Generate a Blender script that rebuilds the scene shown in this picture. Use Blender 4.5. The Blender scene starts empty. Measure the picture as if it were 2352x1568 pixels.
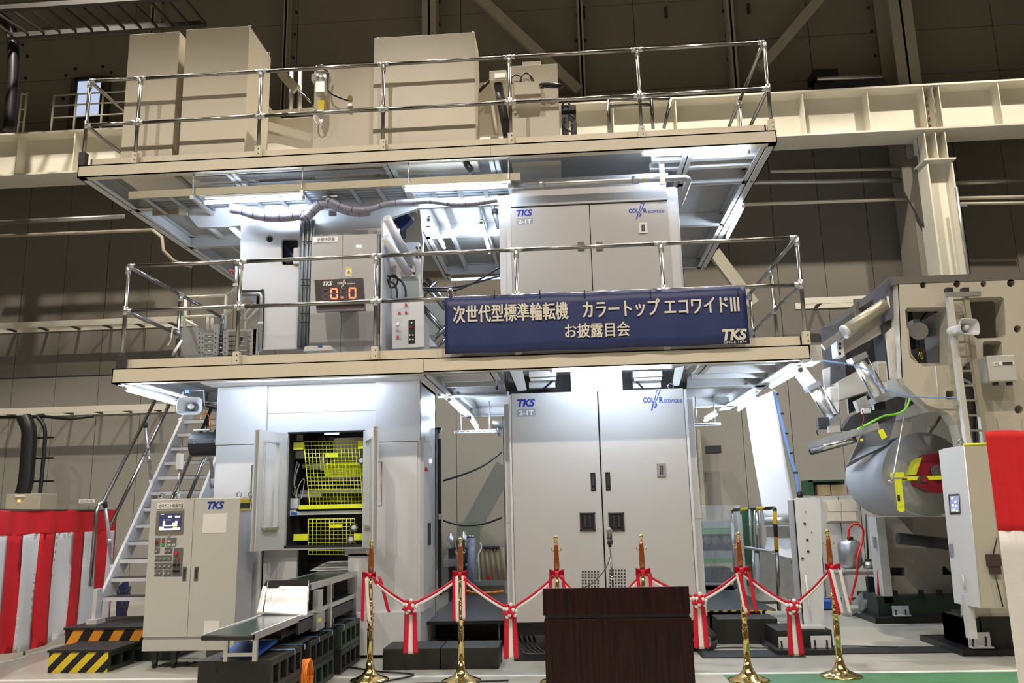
import bpy, bmesh, math, random
from mathutils import Vector, Matrix
random.seed(7)
S = bpy.context.scene
C = S.collection
PI = math.pi
# ---------------------------------------------------------------- camera
FPX, EYE = 1898.0, 1.48
PITCH, ROLL, YAW = math.radians(11.52), math.radians(-1.29), math.radians(-3.74)
def _cam_rows():
    cp, sp, cy, sy, cr, sr = math.cos(PITCH), math.sin(PITCH), math.cos(YAW), math.sin(YAW), math.cos(ROLL), math.sin(ROLL)
    B = Matrix(((1,0,0),(0,0,-1),(0,1,0)))
    return Matrix(((cr,-sr,0),(sr,cr,0),(0,0,1))) @ Matrix(((1,0,0),(0,cp,sp),(0,-sp,cp))) @ B @ Matrix(((cy,-sy,0),(sy,cy,0),(0,0,1)))
CM = _cam_rows()
CMT = CM.transposed()
cd = bpy.data.cameras.new('camera'); cam = bpy.data.objects.new('camera', cd); C.objects.link(cam)
cd.sensor_width = 36.0; cd.lens = FPX/2352*36; cd.clip_end = 200; cd.clip_start = 0.05
rt, dn, fw = CM[0], CM[1], CM[2]
m3 = Matrix((rt, -dn, -fw)).transposed()
cam.matrix_world = Matrix.Translation((0,0,EYE)) @ m3.to_4x4()
S.camera = cam
def ray(px, py):
    return CMT @ Vector(((px-1176)/FPX, (py-784)/FPX, 1.0))
def at(px, py, Y):
    "world point seen at photo pixel (px,py) on the plane y=Y"
    d = ray(px, py); return Vector((0,0,EYE)) + d*(Y/d.y)
def atz(px, py, z):
    d = ray(px, py); return Vector((0,0,EYE)) + d*((z-EYE)/d.z)
def atx(px, py, X):
    d = ray(px, py); return Vector((0,0,EYE)) + d*(X/d.x)
# ---------------------------------------------------------------- world, light, exposure
w = bpy.data.worlds.new('hall_air'); S.world = w; w.use_nodes = True
w.node_tree.nodes['Background'].inputs[0].default_value = (1.0, .84, .64, 1)
w.node_tree.nodes['Background'].inputs[1].default_value = 0.085
S.view_settings.view_transform = 'Standard'; S.view_settings.look = 'None'
S.view_settings.gamma = 1; S.view_settings.use_curve_mapping = False
S.view_settings.exposure = 0.0
WARM = (1.0, .90, .755)
def high_bay(x, y, z, power, angle=108):
    l = bpy.data.lights.new('high_bay_light', 'SPOT'); l.energy = power; l.color = WARM
    l.spot_size = math.radians(angle); l.spot_blend = .25; l.shadow_soft_size = .12
    o = bpy.data.objects.new('high_bay_light', l); C.objects.link(o); o.location = (x, y, z)
for x, y, e in ((-9,-.5,2000),(-3.5,-.5,2300),(2,-.5,2200),(8,-.5,1300)):
    high_bay(x, y, 13.2, e, 124)
for x, y in ((-9,10.6),(-3.2,10.6),(2.4,10.6),(8,10.6)):
    high_bay(x, y, 13.2, 2700, 100)
for x, y in ((-3,-6.5),(4,-6.5)):
    high_bay(x, y, 13.2, 900, 132)
TUBE_E = 92.0
# ---------------------------------------------------------------- materials
MATS = {}
def mat(name, col, rough=.5, metal=0.0, var=0.06, scale=3.0, bump=0.0, bscale=60, emit=0, spec=.5, trans=0, alpha=1, coat=0):
    if name in MATS: return MATS[name]
    m = bpy.data.materials.new(name); m.use_nodes = True; nt = m.node_tree; N = nt.nodes; L = nt.links
    b = N['Principled BSDF']; c4 = (*col, 1)
    tc = N.new('ShaderNodeTexCoord')
    nz = N.new('ShaderNodeTexNoise'); nz.inputs['Scale'].default_value = scale; nz.inputs['Detail'].default_value = 4
    L.new(tc.outputs['Object'], nz.inputs['Vector'])
    mx = N.new('ShaderNodeMix'); mx.data_type = 'RGBA'
    mx.inputs[6].default_value = tuple(c*(1-var) for c in col)+(1,); mx.inputs[7].default_value = tuple(min(1,c*(1+var)) for c in col)+(1,)
    L.new(nz.outputs['Fac'], mx.inputs[0]); L.new(mx.outputs[2], b.inputs['Base Color'])
    b.inputs['Roughness'].default_value = rough; b.inputs['Metallic'].default_value = metal
    b.inputs['Specular IOR Level'].default_value = spec
    b.inputs['Transmission Weight'].default_value = trans; b.inputs['Alpha'].default_value = alpha
    b.inputs['Coat Weight'].default_value = coat
    if bump:
        n2 = N.new('ShaderNodeTexNoise'); n2.inputs['Scale'].default_value = bscale; n2.inputs['Detail'].default_value = 3
        L.new(tc.outputs['Object'], n2.inputs['Vector'])
        bp_ = N.new('ShaderNodeBump'); bp_.inputs['Strength'].default_value = bump; bp_.inputs['Distance'].default_value = .01
        L.new(n2.outputs['Fac'], bp_.inputs['Height']); L.new(bp_.outputs['Normal'], b.inputs['Normal'])
    if emit:
        b.inputs['Emission Color'].default_value = c4; b.inputs['Emission Strength'].default_value = emit
    MATS[name] = m; return m
def stripes(name, ca, cb, vec, freq, rough=.5):
    "flat paint in diagonal bands: ca where fract(dot(p,vec)*freq) > .5"
    m = mat(name, ca, rough); nt = m.node_tree; N = nt.nodes; L = nt.links; b = N['Principled BSDF']
    tc = N.new('ShaderNodeTexCoord'); d = N.new('ShaderNodeVectorMath'); d.operation = 'DOT_PRODUCT'
    d.inputs[1].default_value = vec; L.new(tc.outputs['Object'], d.inputs[0])
    a = N.new('ShaderNodeMath'); a.operation = 'MULTIPLY'; a.inputs[1].default_value = freq; L.new(d.outputs['Value'], a.inputs[0])
    f = N.new('ShaderNodeMath'); f.operation = 'FRACT'; L.new(a.outputs[0], f.inputs[0])
    g = N.new('ShaderNodeMath'); g.operation = 'GREATER_THAN'; g.inputs[1].default_value = .5; L.new(f.outputs[0], g.inputs[0])
    mx = N.new('ShaderNodeMix'); mx.data_type = 'RGBA'; mx.inputs[6].default_value = (*cb,1); mx.inputs[7].default_value = (*ca,1)
    L.new(g.outputs[0], mx.inputs[0]); L.new(mx.outputs[2], b.inputs['Base Color']); return m
cream = mat('cream_enamel', (.62,.565,.46), .38, var=.03)
creamb = mat('cream_girder_paint', (.74,.71,.61), .5, var=.05)
white = mat('white_machine_enamel', (.60,.605,.625), .3, var=.02)
door_grey = mat('warm_silver_door_enamel', (.455,.45,.45), .36, var=.02)
panelw = mat('off_white_panel_enamel', (.51,.505,.475), .42, var=.02)
deckp = mat('light_grey_beam_paint', (.52,.52,.52), .55, var=.03)
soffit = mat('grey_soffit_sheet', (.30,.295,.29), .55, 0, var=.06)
steel = mat('polished_steel_tube', (.31,.305,.295), .27, 1.0, var=.08, scale=8)
galv = mat('galvanised_steel', (.55,.56,.57), .38, .85, var=.15, scale=14)
chrome = mat('chrome', (.8,.8,.8), .12, 1.0)
alum = mat('brushed_aluminium', (.72,.72,.72), .35, .9)
black = mat('black_paint', (.012,.012,.014), .4)
dark = mat('dark_metal', (.045,.045,.048), .5, .3)  # one plain dark metal colour shared by many small parts
rubber = mat('black_rubber', (.015,.015,.015), .6)
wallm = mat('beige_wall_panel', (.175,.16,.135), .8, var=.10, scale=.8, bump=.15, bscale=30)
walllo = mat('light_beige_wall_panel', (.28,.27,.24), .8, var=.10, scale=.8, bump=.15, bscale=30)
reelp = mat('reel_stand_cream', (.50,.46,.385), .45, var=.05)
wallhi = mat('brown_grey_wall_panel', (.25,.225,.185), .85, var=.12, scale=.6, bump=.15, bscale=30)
beamw = mat('dim_cream_steelwork', (.42,.385,.31), .6, var=.08)
navy = mat('navy_banner_vinyl', (.012,.022,.105), .5, var=.05)
ink = mat('blue_logo_ink', (.01,.035,.28), .4)
inkg = mat('grey_badge_ink', (.30,.32,.36), .4)
letter = mat('cream_banner_lettering', (.62,.58,.50), .6)
whitei = mat('white_ink', (.8,.8,.8), .5)
red = mat('red_cotton', (.62,.006,.012), .75, var=.08, bump=.3, bscale=18)
wcloth = mat('white_cotton', (.70,.68,.67), .8, var=.05, bump=.3, bscale=18)
ribr = mat('red_satin_ribbon', (.55,.005,.03), .35, var=.1)
ribw = mat('white_satin_ribbon', (.8,.72,.72), .4)
brass = mat('polished_brass', (.78,.60,.25), .13, 1.0)
copper = mat('amber_lacquered_wood', (.33,.085,.02), .12, .35, coat=.6)
redp = mat('red_button_plastic', (.7,.02,.02), .35)
greenp = mat('green_button_plastic', (.02,.35,.10), .35)
yel = mat('yellow_guard_paint', (.74,.78,.03), .45)
yelw = mat('yellow_tape', (.80,.62,.03), .5)
orange = mat('orange_cable', (.85,.25,.02), .5)
bluep = mat('blue_plastic', (.03,.12,.5), .4)
green_blk = mat('green_cast_iron', (.025,.045,.03), .45, .2, var=.3, scale=6, bump=.2, bscale=20)
blk_iron = mat('dark_cast_block', (.03,.03,.027), .5, .4, var=.3, scale=6, bump=.2, bscale=20)
beltm = mat('green_conveyor_belt', (.012,.03,.025), .22, var=.1)
paper = mat('white_paper_web', (.78,.80,.84), .6, var=.02)
rollm = mat('newsprint_roll_side', (.40,.41,.43), .6, var=.1)
rollend = mat('newsprint_roll_end', (.42,.41,.40), .7, var=.12, scale=2)
screen = mat('screen_glow', (.05,.05,.12), .3, emit=.4)
scr_w = mat('screen_white_pixels', (.75,.8,1.), .3, emit=1.1)
scr_y = mat('screen_yellow_pixels', (.9,.8,.1), .3, emit=.9)
led_on = mat('lit_red_digit', (1.,.10,.05), .4, emit=4.5)
led_off = mat('unlit_digit', (.13,.10,.11), .4)
darkgreen = mat('dark_green_cabinet_paint', (.02,.075,.03), .45)
midgrey = mat('grey_cream_machine_paint', (.40,.375,.33), .45)
disp = mat('dark_display_acrylic', (.075,.062,.068), .25)
tube_m = mat('fluorescent_tube_glow', (.70,.83,1.0), .4, emit=TUBE_E)
lampg = mat('small_indicator_glow', (1,.95,.9), .4, emit=3)
amber = mat('amber_indicator_glow', (1,.35,.03), .4, emit=4)
tray = mat('galvanised_tray_beige', (.38,.35,.27), .4, .4)
lilac = mat('grey_plastic_wrapped_cable', (.27,.27,.35), .3, var=.25, scale=30, bump=.8, bscale=60)
cablem = mat('grey_conduit', (.27,.30,.34), .35, .2)
kraft = mat('brown_kraft_paper', (.40,.29,.15), .7, var=.1)
bluew = mat('pale_blue_hose', (.25,.4,.75), .4)
limehose = mat('lime_green_hose', (.25,.75,.05), .4)
greenp2 = mat('green_machine_paint', (.10,.28,.07), .45)
wrap = mat('clear_plastic_wrap', (.85,.87,.88), .12, alpha=.22, spec=1.0, bump=1.0, bscale=14)
glass = mat('clear_window_glass', (.9,.92,.93), .03, alpha=.18, spec=.8)
dayw = mat('daylit_door_window_pane', (.62,.72,1.0), .5, emit=.75)
maroon = mat('maroon_chuck_paint', (.22,.008,.02), .35)
haz1 = stripes('yellow_black_hazard_tape', (.72,.55,.02), (.01,.01,.01), (1,0,-1), 5.6)
haz2 = stripes('orange_black_hazard_tape', (.75,.30,.02), (.01,.01,.01), (1,0,-.55), 4.4)
haz3 = stripes('yellow_black_pole_tape', (.75,.42,.02), (.01,.01,.01), (.2,0,1), 3.3)
haz4 = stripes('yellow_black_corner_tape', (.72,.55,.02), (.01,.01,.01), (1,0,-.7), 12)
haz5 = stripes('fine_hazard_tape', (.72,.5,.02), (.02,.02,.02), (1,0,-.5), 10)
def wood():
    m = mat('dark_mahogany_veneer', (.055,.014,.008), .32, var=.2); nt = m.node_tree; N = nt.nodes; L = nt.links; b = N['Principled BSDF']
    tc = N.new('ShaderNodeTexCoord'); mp = N.new('ShaderNodeMapping'); mp.inputs['Scale'].default_value = (26,26,1.6)
    L.new(tc.outputs['Object'], mp.inputs[0]); nz = N.new('ShaderNodeTexNoise'); nz.inputs['Scale'].default_value = 2.2; nz.inputs['Detail'].default_value = 6
    L.new(mp.outputs[0], nz.inputs['Vector']); cr = N.new('ShaderNodeValToRGB')
    cr.color_ramp.elements[0].position = .35; cr.color_ramp.elements[0].color = (.006,.0012,.0012,1)
    cr.color_ramp.elements[1].position = .72; cr.color_ramp.elements[1].color = (.030,.006,.005,1)
    L.new(nz.outputs['Fac'], cr.inputs[0]); L.new(cr.outputs[0], b.inputs['Base Color']); b.inputs['Coat Weight'].default_value = .06; b.inputs['Specular IOR Level'].default_value = .25
    b.inputs['Coat Roughness'].default_value = .2; return m
woodm = wood()
def floor_mat(name, col, rough):
    m = mat(name, col, rough, var=.10, scale=.7, spec=.5); nt = m.node_tree; N = nt.nodes; L = nt.links; b = N['Principled BSDF']
    nz = N.new('ShaderNodeTexNoise'); nz.inputs['Scale'].default_value = 2.5; nz.inputs['Detail'].default_value = 5
    mr = N.new('ShaderNodeMapRange'); mr.inputs['To Min'].default_value = rough*.6; mr.inputs['To Max'].default_value = rough*1.5
    L.new(nz.outputs['Fac'], mr.inputs['Value']); L.new(mr.outputs[0], b.inputs['Roughness']); return m
floorm = floor_mat('grey_beige_epoxy_floor', (.44,.43,.38), .32)
floorg = floor_mat('green_epoxy_floor', (.07,.20,.10), .4)
def checker_bump(name, col, rough, metal, sx, sy, strength):
    m = mat(name, col, rough, metal); nt = m.node_tree; N = nt.nodes; L = nt.links; b = N['Principled BSDF']
    tc = N.new('ShaderNodeTexCoord'); ck = N.new('ShaderNodeTexChecker'); ck.inputs['Scale'].default_value = sx
    L.new(tc.outputs['Object'], ck.inputs['Vector']); bp_ = N.new('ShaderNodeBump'); bp_.inputs['Strength'].default_value = strength
    bp_.inputs['Distance'].default_value = .006; L.new(ck.outputs['Fac'], bp_.inputs['Height']); L.new(bp_.outputs['Normal'], b.inputs['Normal']); return m
checkp = checker_bump('blue_grey_checker_plate', (.085,.095,.115), .35, .5, 24, 24, .7)
# ---------------------------------------------------------------- mesh building
class MB:
    def __init__(s): s.v = []; s.f = []; s.sm = []
    def add(s, vs, fs, smooth=False):
        o = len(s.v); s.v += [Vector(p) for p in vs]
        for f in fs: s.f.append(tuple(i+o for i in f)); s.sm.append(smooth)
        return s
    def box(s, x0, x1, y0, y1, z0, z1, c=0.0):
        if x0 > x1: x0, x1 = x1, x0
        if y0 > y1: y0, y1 = y1, y0
        if z0 > z1: z0, z1 = z1, z0
        if c <= 0:
            vs = [(x,y,z) for z in (z0,z1) for x,y in ((x0,y0),(x1,y0),(x1,y1),(x0,y1))]
            return s.add(vs, [(3,2,1,0),(4,5,6,7),(0,1,5,4),(1,2,6,5),(2,3,7,6),(3,0,4,7)])
        bm = bmesh.new(); bmesh.ops.create_cube(bm, size=1)
        for v in bm.verts: v.co = Vector(((x0+x1)/2+v.co.x*(x1-x0), (y0+y1)/2+v.co.y*(y1-y0), (z0+z1)/2+v.co.z*(z1-z0)))
        bmesh.ops.bevel(bm, geom=bm.edges[:], offset=c, segments=2, affect='EDGES', profile=.5)
        bm.verts.index_update(); vs = [v.co.copy() for v in bm.verts]; fs = [tuple(v.index for v in f.verts) for f in bm.faces]; bm.free()
        return s.add(vs, fs)
    def obox(s, p, q, wx, wz, up=(0,0,1)):
        "bar of rectangular section from p to q"
        p, q = Vector(p), Vector(q); d = (q-p).normalized(); u = Vector(up)
        if abs(d.dot(u)) > .98: u = Vector((0,1,0))
        a = d.cross(u).normalized(); b = a.cross(d).normalized(); vs = []
        for e in (p, q):
            for i, j in ((-1,-1),(1,-1),(1,1),(-1,1)): vs.append(e + a*(i*wx/2) + b*(j*wz/2))
        return s.add(vs, [(3,2,1,0),(4,5,6,7),(0,1,5,4),(1,2,6,5),(2,3,7,6),(3,0,4,7)])
    def tube(s, pts, r, n=10, cap=True, r2=None):
        pts = [Vector(p) for p in pts]; rings = []; prev = None; m = len(pts)
        for i, p in enumerate(pts):
            d = (pts[min(i+1,m-1)] - pts[max(i-1,0)]); d = d.normalized() if d.length > 1e-9 else Vector((0,0,1))
            if prev is None:
                u = Vector((0,0,1)) if abs(d.z) < .9 else Vector((1,0,0))
                a = d.cross(u).normalized()
            else:
                a = (prev - d*prev.dot(d)); a = a.normalized() if a.length > 1e-6 else d.orthogonal().normalized()
            prev = a; b = d.cross(a); rr = r if r2 is None else r + (r2-r)*i/max(1,m-1)
            rings.append([p + (a*math.cos(2*PI*k/n) + b*math.sin(2*PI*k/n))*rr for k in range(n)])
        vs = [v for g in rings for v in g]; fs = []
        for i in range(m-1):
            for k in range(n): fs.append((i*n+k, i*n+(k+1)%n, (i+1)*n+(k+1)%n, (i+1)*n+k))
        o = len(s.v); s.add(vs, fs, True)
        if cap:
            s.f.append(tuple(o+k for k in reversed(range(n)))); s.sm.append(False)
            s.f.append(tuple(o+(m-1)*n+k for k in range(n))); s.sm.append(False)
        return s
    def lathe(s, prof, c=(0,0,0), axis='z', n=24):
        c = Vector(c); vs = []; fs = []; m = len(prof)
        for r, h in prof:
            for k in range(n):
                a = 2*PI*k/n; x, y = r*math.cos(a), r*math.sin(a)
                vs.append(c + {'z': Vector((x,y,h)), 'y': Vector((x,h,y)), 'x': Vector((h,x,y))}[axis])
        for i in range(m-1):
            for k in range(n):
                q = (i*n+k, i*n+(k+1)%n, (i+1)*n+(k+1)%n, (i+1)*n+k)
                fs.append(q)
        o = len(s.v); s.add(vs, fs, True)
        s.f.append(tuple(o+k for k in range(n))); s.sm.append(False)
        s.f.append(tuple(o+(m-1)*n+k for k in reversed(range(n)))); s.sm.append(False)
        return s
    def prism(s, poly, d):
        "polygon (3D points) extruded by vector d"
        d = Vector(d); n = len(poly); vs = [Vector(p) for p in poly] + [Vector(p)+d for p in poly]
        fs = [tuple(range(n)), tuple(reversed(range(n,2*n)))] + [((i+1)%n, i, i+n, (i+1)%n+n) for i in range(n)]
        return s.add(vs, fs)
    def sheet(s, fn, nu, nv, th=0.0, smooth=True):
        vs = [Vector(fn(i/nu, j/nv)) for j in range(nv+1) for i in range(nu+1)]; W = nu+1
        fs = [(j*W+i, j*W+i+1, (j+1)*W+i+1, (j+1)*W+i) for j in range(nv) for i in range(nu)]
        s.add(vs, fs, smooth)
        if th:
            o = Vector(th) if not isinstance(th, (int,float)) else Vector((0,th,0))
            s.add([v+o for v in vs], [tuple(reversed(f)) for f in fs], smooth)
            edge = [i for i in range(nu+1)] + [j*W+nu for j in range(1,nv+1)] + [nv*W+i for i in range(nu-1,-1,-1)] + [j*W for j in range(nv-1,0,-1)]
            b = len(s.v) - 2*len(vs); k = len(vs); m = len(edge)
            for i in range(m):
                a0, a1 = edge[i], edge[(i+1)%m]; s.f.append((b+a0, b+k+a0, b+k+a1, b+a1)); s.sm.append(False)
        return s
    def pb(s, x0, y0, x1, y1, Y, d, c=0.0):
        "box whose front face covers the photo rectangle x0..x1, y0..y1 on plane Y, going d deeper"
        mx, my = (x0+x1)/2, (y0+y1)/2
        return s.box(at(x0,my,Y).x, at(x1,my,Y).x, Y, Y+d, at(mx,y0,Y).z, at(mx,y1,Y).z, c)
def root_loc(o):
    v = Vector((0,0,0))
    while o is not None: v = v + o.location; o = o.parent
    return v
def P(name, mb, m, parent=None, label=None, stuff=False, local=False):
    me = bpy.data.meshes.new(name)
    off = Vector((0,0,0)) if (local or parent is None) else root_loc(parent)
    me.from_pydata([tuple(v-off) for v in mb.v], [], mb.f)
    me.polygons.foreach_set('use_smooth', mb.sm); me.materials.append(m); me.update()
    bm = bmesh.new(); bm.from_mesh(me); bmesh.ops.recalc_face_normals(bm, faces=bm.faces[:]); bm.to_mesh(me); bm.free()
    o = bpy.data.objects.new(name, me); C.objects.link(o)
    if parent: o.parent = parent
    if label: o['label'] = label
    if stuff: o['kind'] = 'stuff'
    return o
def T(name, label, cat, loc=(0,0,0), rz=0, group=None):
    o = bpy.data.objects.new(name, None); C.objects.link(o); o.empty_display_size = .1
    o.location = loc; o.rotation_euler = (0,0,rz); o['label'] = label; o['category'] = cat
    if group: o['group'] = group
    return o
def tag(o, label, cat, group=None):
    o['label'] = label; o['category'] = cat
    if group: o['group'] = group
    return o
def one(name, mb, m, label, cat, group=None):
    return tag(P(name, mb, m), label, cat, group)
def struct(name, mb, m, parent=None):
    o = P(name, mb, m, parent)
    if parent is None: o['kind'] = 'structure'
    return o
def dup(rootob, loc, label=None, rz=None):
    r = rootob.copy(); C.objects.link(r); r.location = loc
    if rz is not None: r.rotation_euler = (0,0,rz)
    if label: r['label'] = label
    for ch in list(rootob.children):
        c = ch.copy(); C.objects.link(c); c.parent = r
        for g in list(ch.children):
            e = g.copy(); C.objects.link(e); e.parent = c
    return r
def lettering(s, x0, x1, z0, z1, Y, m, parent, name='lettering', bold=.0, fat=0.0, shear=0.0, th=.002, slope=0.0, keep=False):
    "raised flat lettering facing the viewer, fitted to x0..x1, z0..z1 on the plane Y"
    cu = bpy.data.curves.new('t', 'FONT'); cu.body = s; cu.offset = bold; cu.shear = shear; cu.size = 1; cu.extrude = 0
    cu.resolution_u = 3
    t = bpy.data.objects.new('t', cu); C.objects.link(t)
    dg = bpy.context.evaluated_depsgraph_get(); me0 = bpy.data.meshes.new_from_object(t.evaluated_get(dg))
    C.objects.unlink(t); bpy.data.objects.remove(t)
    vs = [v.co.copy() for v in me0.vertices]; fs = [tuple(p.vertices) for p in me0.polygons]; bpy.data.meshes.remove(me0)
    if not vs: return None
    ax, bx = min(v.x for v in vs), max(v.x for v in vs); ay, by = min(v.y for v in vs), max(v.y for v in vs)
    sx = (x1-x0)/max(1e-6,bx-ax); sz = (z1-z0)/max(1e-6,by-ay)
    mb = MB(); f_ = fat*(z1-z0)
    for i, (ox, oz) in enumerate(((0,0),) if not fat else ((0,0),(-f_,0),(f_,0),(0,-f_*.6),(0,f_*.6))):
        mb.add([(x0+ox+(v.x-ax)*sx, Y-th-.0002*i, z0+oz+(v.y-ay)*sz + slope*((v.x-ax)*sx)) for v in vs], fs)
    return P(name, mb, m, parent)
def text_px(s, x0, y0, x1, y1, Y, m, parent, **k):
    mx, my = (x0+x1)/2, (y0+y1)/2
    return lettering(s, at(x0,my,Y).x, at(x1,my,Y).x, at(mx,y1,Y).z, at(mx,y0,Y).z, Y, m, parent, **k)
def plate(name, outer, holes, Y, th, m, parent=None, px=True):
    "flat plate in the plane y=Y with cut-out holes; outlines in photo pixels on that plane (or x,z when px is False)"
    cu = bpy.data.curves.new('pl', 'CURVE'); cu.dimensions = '2D'; cu.fill_mode = 'BOTH'; cu.extrude = th/2
    for lp in [outer]+holes:
        sp = cu.splines.new('POLY'); sp.points.add(len(lp)-1); sp.use_cyclic_u = True
        for i, (a, b) in enumerate(lp):
            if px: q = at(a, b, Y); a, b = q.x, q.z
            sp.points[i].co = (a, b, 0, 1)
    t = bpy.data.objects.new('pl', cu); C.objects.link(t)
    dg = bpy.context.evaluated_depsgraph_get(); me0 = bpy.data.meshes.new_from_object(t.evaluated_get(dg))
    C.objects.unlink(t); bpy.data.objects.remove(t)
    mb = MB(); mb.add([(v.co.x, Y+th/2+v.co.z, v.co.y) for v in me0.vertices], [tuple(p.vertices) for p in me0.polygons])
    bpy.data.meshes.remove(me0)
    return P(name, mb, m, parent)
def circ(cx, cy, r, n=16, ry=None):
    ry = ry or r
    return [(cx+r*math.cos(2*PI*k/n), cy+ry*math.sin(2*PI*k/n)) for k in range(n)]
def rrect(x0, y0, x1, y1, r):
    o = []
    for cx, cy, a0 in ((x1-r,y1-r,0),(x0+r,y1-r,90),(x0+r,y0+r,180),(x1-r,y0+r,270)):
        for k in range(4):
            a = math.radians(a0+30*k); o.append((cx+r*math.cos(a), cy+r*math.sin(a)))
    return o
def bolts(pts, Y, r, m, parent, name='bolt'):
    for px, py in pts:
        q = at(px, py, Y); P(name, MB().lathe([(r,-.006),(r,.004)], q, 'y', 8), m, parent)
def curve_pts(pts, n=8):
    "smooth path through points"
    pts = [Vector(p) for p in pts]; out = []
    for i in range(len(pts)-1):
        p0, p1, p2, p3 = pts[max(i-1,0)], pts[i], pts[i+1], pts[min(i+2,len(pts)-1)]
        for k in range(n):
            t = k/n; out.append(.5*((2*p1)+(p2-p0)*t+(2*p0-5*p1+4*p2-p3)*t*t+(3*p1-p0-3*p2+p3)*t**3))
    out.append(pts[-1]); return out
def eye_bolt(x, y, z, parent, r=.028):
    mb = MB().tube([(x+r*math.cos(a*PI/6), y, z+r+.01+r*math.sin(a*PI/6)) for a in range(13)], .007, 6)
    mb.lathe([(.018,0),(.018,.014)], (x,y,z), 'z', 8)
    return P('lifting_eye', mb, steel, parent)
# ================================================================ THE SETTING
struct('floor', MB().box(-16, 13, 8.02, 16.2, -.12, 0).box(-16, 13, -9, 7.94, -.12, -.001), floorm)
struct('trim_1', MB().box(-16, 13, 7.94, 8.02, -.12, .001), mat('white_floor_line', (.75,.75,.72), .45))
struct('trim_2', MB().box(1.3, 13, 6.9, 7.94, -.05, .001), floorg)
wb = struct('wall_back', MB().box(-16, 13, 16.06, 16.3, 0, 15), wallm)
# wall panels: tall boards below, longer ones above; each a raised board with a joint around it
xs = [-15.9 + .915*i for i in range(32)]
pan_lo = None; pan_hi = None
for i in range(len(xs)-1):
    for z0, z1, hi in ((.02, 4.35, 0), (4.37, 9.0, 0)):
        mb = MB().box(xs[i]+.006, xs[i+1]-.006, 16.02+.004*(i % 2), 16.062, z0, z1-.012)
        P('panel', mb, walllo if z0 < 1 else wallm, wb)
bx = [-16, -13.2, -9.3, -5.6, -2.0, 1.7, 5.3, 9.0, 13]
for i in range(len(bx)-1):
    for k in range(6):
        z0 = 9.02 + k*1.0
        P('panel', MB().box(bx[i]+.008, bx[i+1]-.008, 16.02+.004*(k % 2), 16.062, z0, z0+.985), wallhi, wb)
struct('wall_left', MB().box(-16.2, -16, -9, 16.3, 0, 15), wallm)
struct('wall_right', MB().box(13, 13.2, -9, 16.3, 0, 15), wallm)
ceil = struct('ceiling', MB().box(-16.2, 13.2, -9, 16.3, 14.6, 14.8), wallhi)
# wall columns and braces (steelwork of the hall)
def hcol(name, xa, ya, xb, yb, Y, z0, z1, w, d, m, lab):
    pass
def px_col(n, p0, p1, Y, w, d, m=beamw, z0=0):
    a, b = at(*p0, Y), at(*p1, Y); x = (a.x+b.x)/2
    mb = MB().box(x-w/2, x+w/2, Y, Y+.03, z0, 14.6).box(x-w/2, x+w/2, Y+d-.03, Y+d, z0, 14.6).box(x-.02, x+.02, Y, Y+d, z0, 14.6)
    return struct(n, mb, m)
px_col('trim_3', (2070,0), (2087,190), 15.2, .44, .7)
px_col('trim_4', (985,0), (985,60), 15.6, .30, .4, z0=8.9)
px_col('trim_5', (655,0), (655,150), 15.75, .10, .25, z0=8.9)
px_col('trim_6', (1330,0), (1340,200), 15.75, .12, .25, z0=8.9)
px_col('trim_7', (1675,0), (1690,180), 15.75, .14, .25, z0=8.9)
px_col('trim_8', (352,0), (350,70), 15.75, .12, .25, z0=8.9)
def brace(n, p, q, Y, w=.26, d=.12):
    struct(n, MB().obox(at(*p,Y), at(*q,Y), d, w, (0,1,0)), beamw)
mbr = MB().obox(at(1085,-20,15.5), at(1330,210,15.5), .14, .2)
struct('trim_9', mbr, beamw)
struct('trim_10', MB().obox(at(1890,-10,15.5), at(1745,160,15.5), .14, .2), beamw)
struct('trim_11', MB().obox(at(1160,1070,15.4), at(1040,1290,15.4), .16, .34), beamw)
struct('trim_12', MB().obox(at(1640,580,15.4), at(1730,700,15.4), .14, .22), beamw)
# thin duct / pipe high on the left wall
one('wall_pipe', MB().tube([at(85,68,15.7), at(355,52,15.7)], .04), galv, 'thin steel pipe high on the dark wall above the handrail', 'pipe')
# black duct hanging at the far upper left
one('cable_duct', MB().tube(curve_pts([at(0,40,13.5), at(22,60,13.5), at(30,110,13.5), at(28,200,13.5), at(20,300,13.5)]), .10, 12), black,
    'thick black hose curving down at the upper left corner', 'hose')
# roof truss at the top left
tr = T('roof_truss', 'dark lattice truss running across the upper left corner', 'truss', at(250,20,12))
p0, p1 = at(-60,24,12.4), at(420,-8,12.4)
trm = mat('dark_truss_steel', (.03,.028,.025), .6)
q0, q1 = p0+Vector((0,.9,.05)), p1+Vector((0,.9,.05))
P('chord', MB().obox(p0,p1,.09,.09), trm, tr); P('chord', MB().obox(q0,q1,.09,.09), trm, tr)
for k in range(13):
    P('lattice_bar', MB().obox(p0.lerp(p1,k/12), q0.lerp(q1,(k+.4)/12.4), .04, .04), trm, tr)
# small dark anchor plates on the upper wall
for i, (x, y, w, h) in enumerate(((1341,28,6,22),(1530,28,6,18),(1720,20,6,18))):
    one('wall_vent', MB().pb(x-w/2, y-h/2-4, x+w/2, y+h/2, 15.95, .06), dark, ('dark slot vent on the upper wall right of the thin post','dark slot vent on the upper wall midway along','dark slot vent on the upper wall near the diagonal brace')[i], 'vent')
for x, y in ((680,27),(676,78),(673,131),(372,4),(370,52),(1009,3),(1009,55),(1325,36),(1323,92),(1345,92),(1661,25),(1668,80),(1672,135),(1995,17),(2003,71),(2011,126),(50,102),(62,128),(57,178),(172,157),(235,152),(150,172),(254,165),(143,225),(249,218)):
    P('anchor_plate', MB().pb(x-2.4, y-2.4, x+2.4, y+2.4, 15.98, .05), dark, wb)
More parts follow.
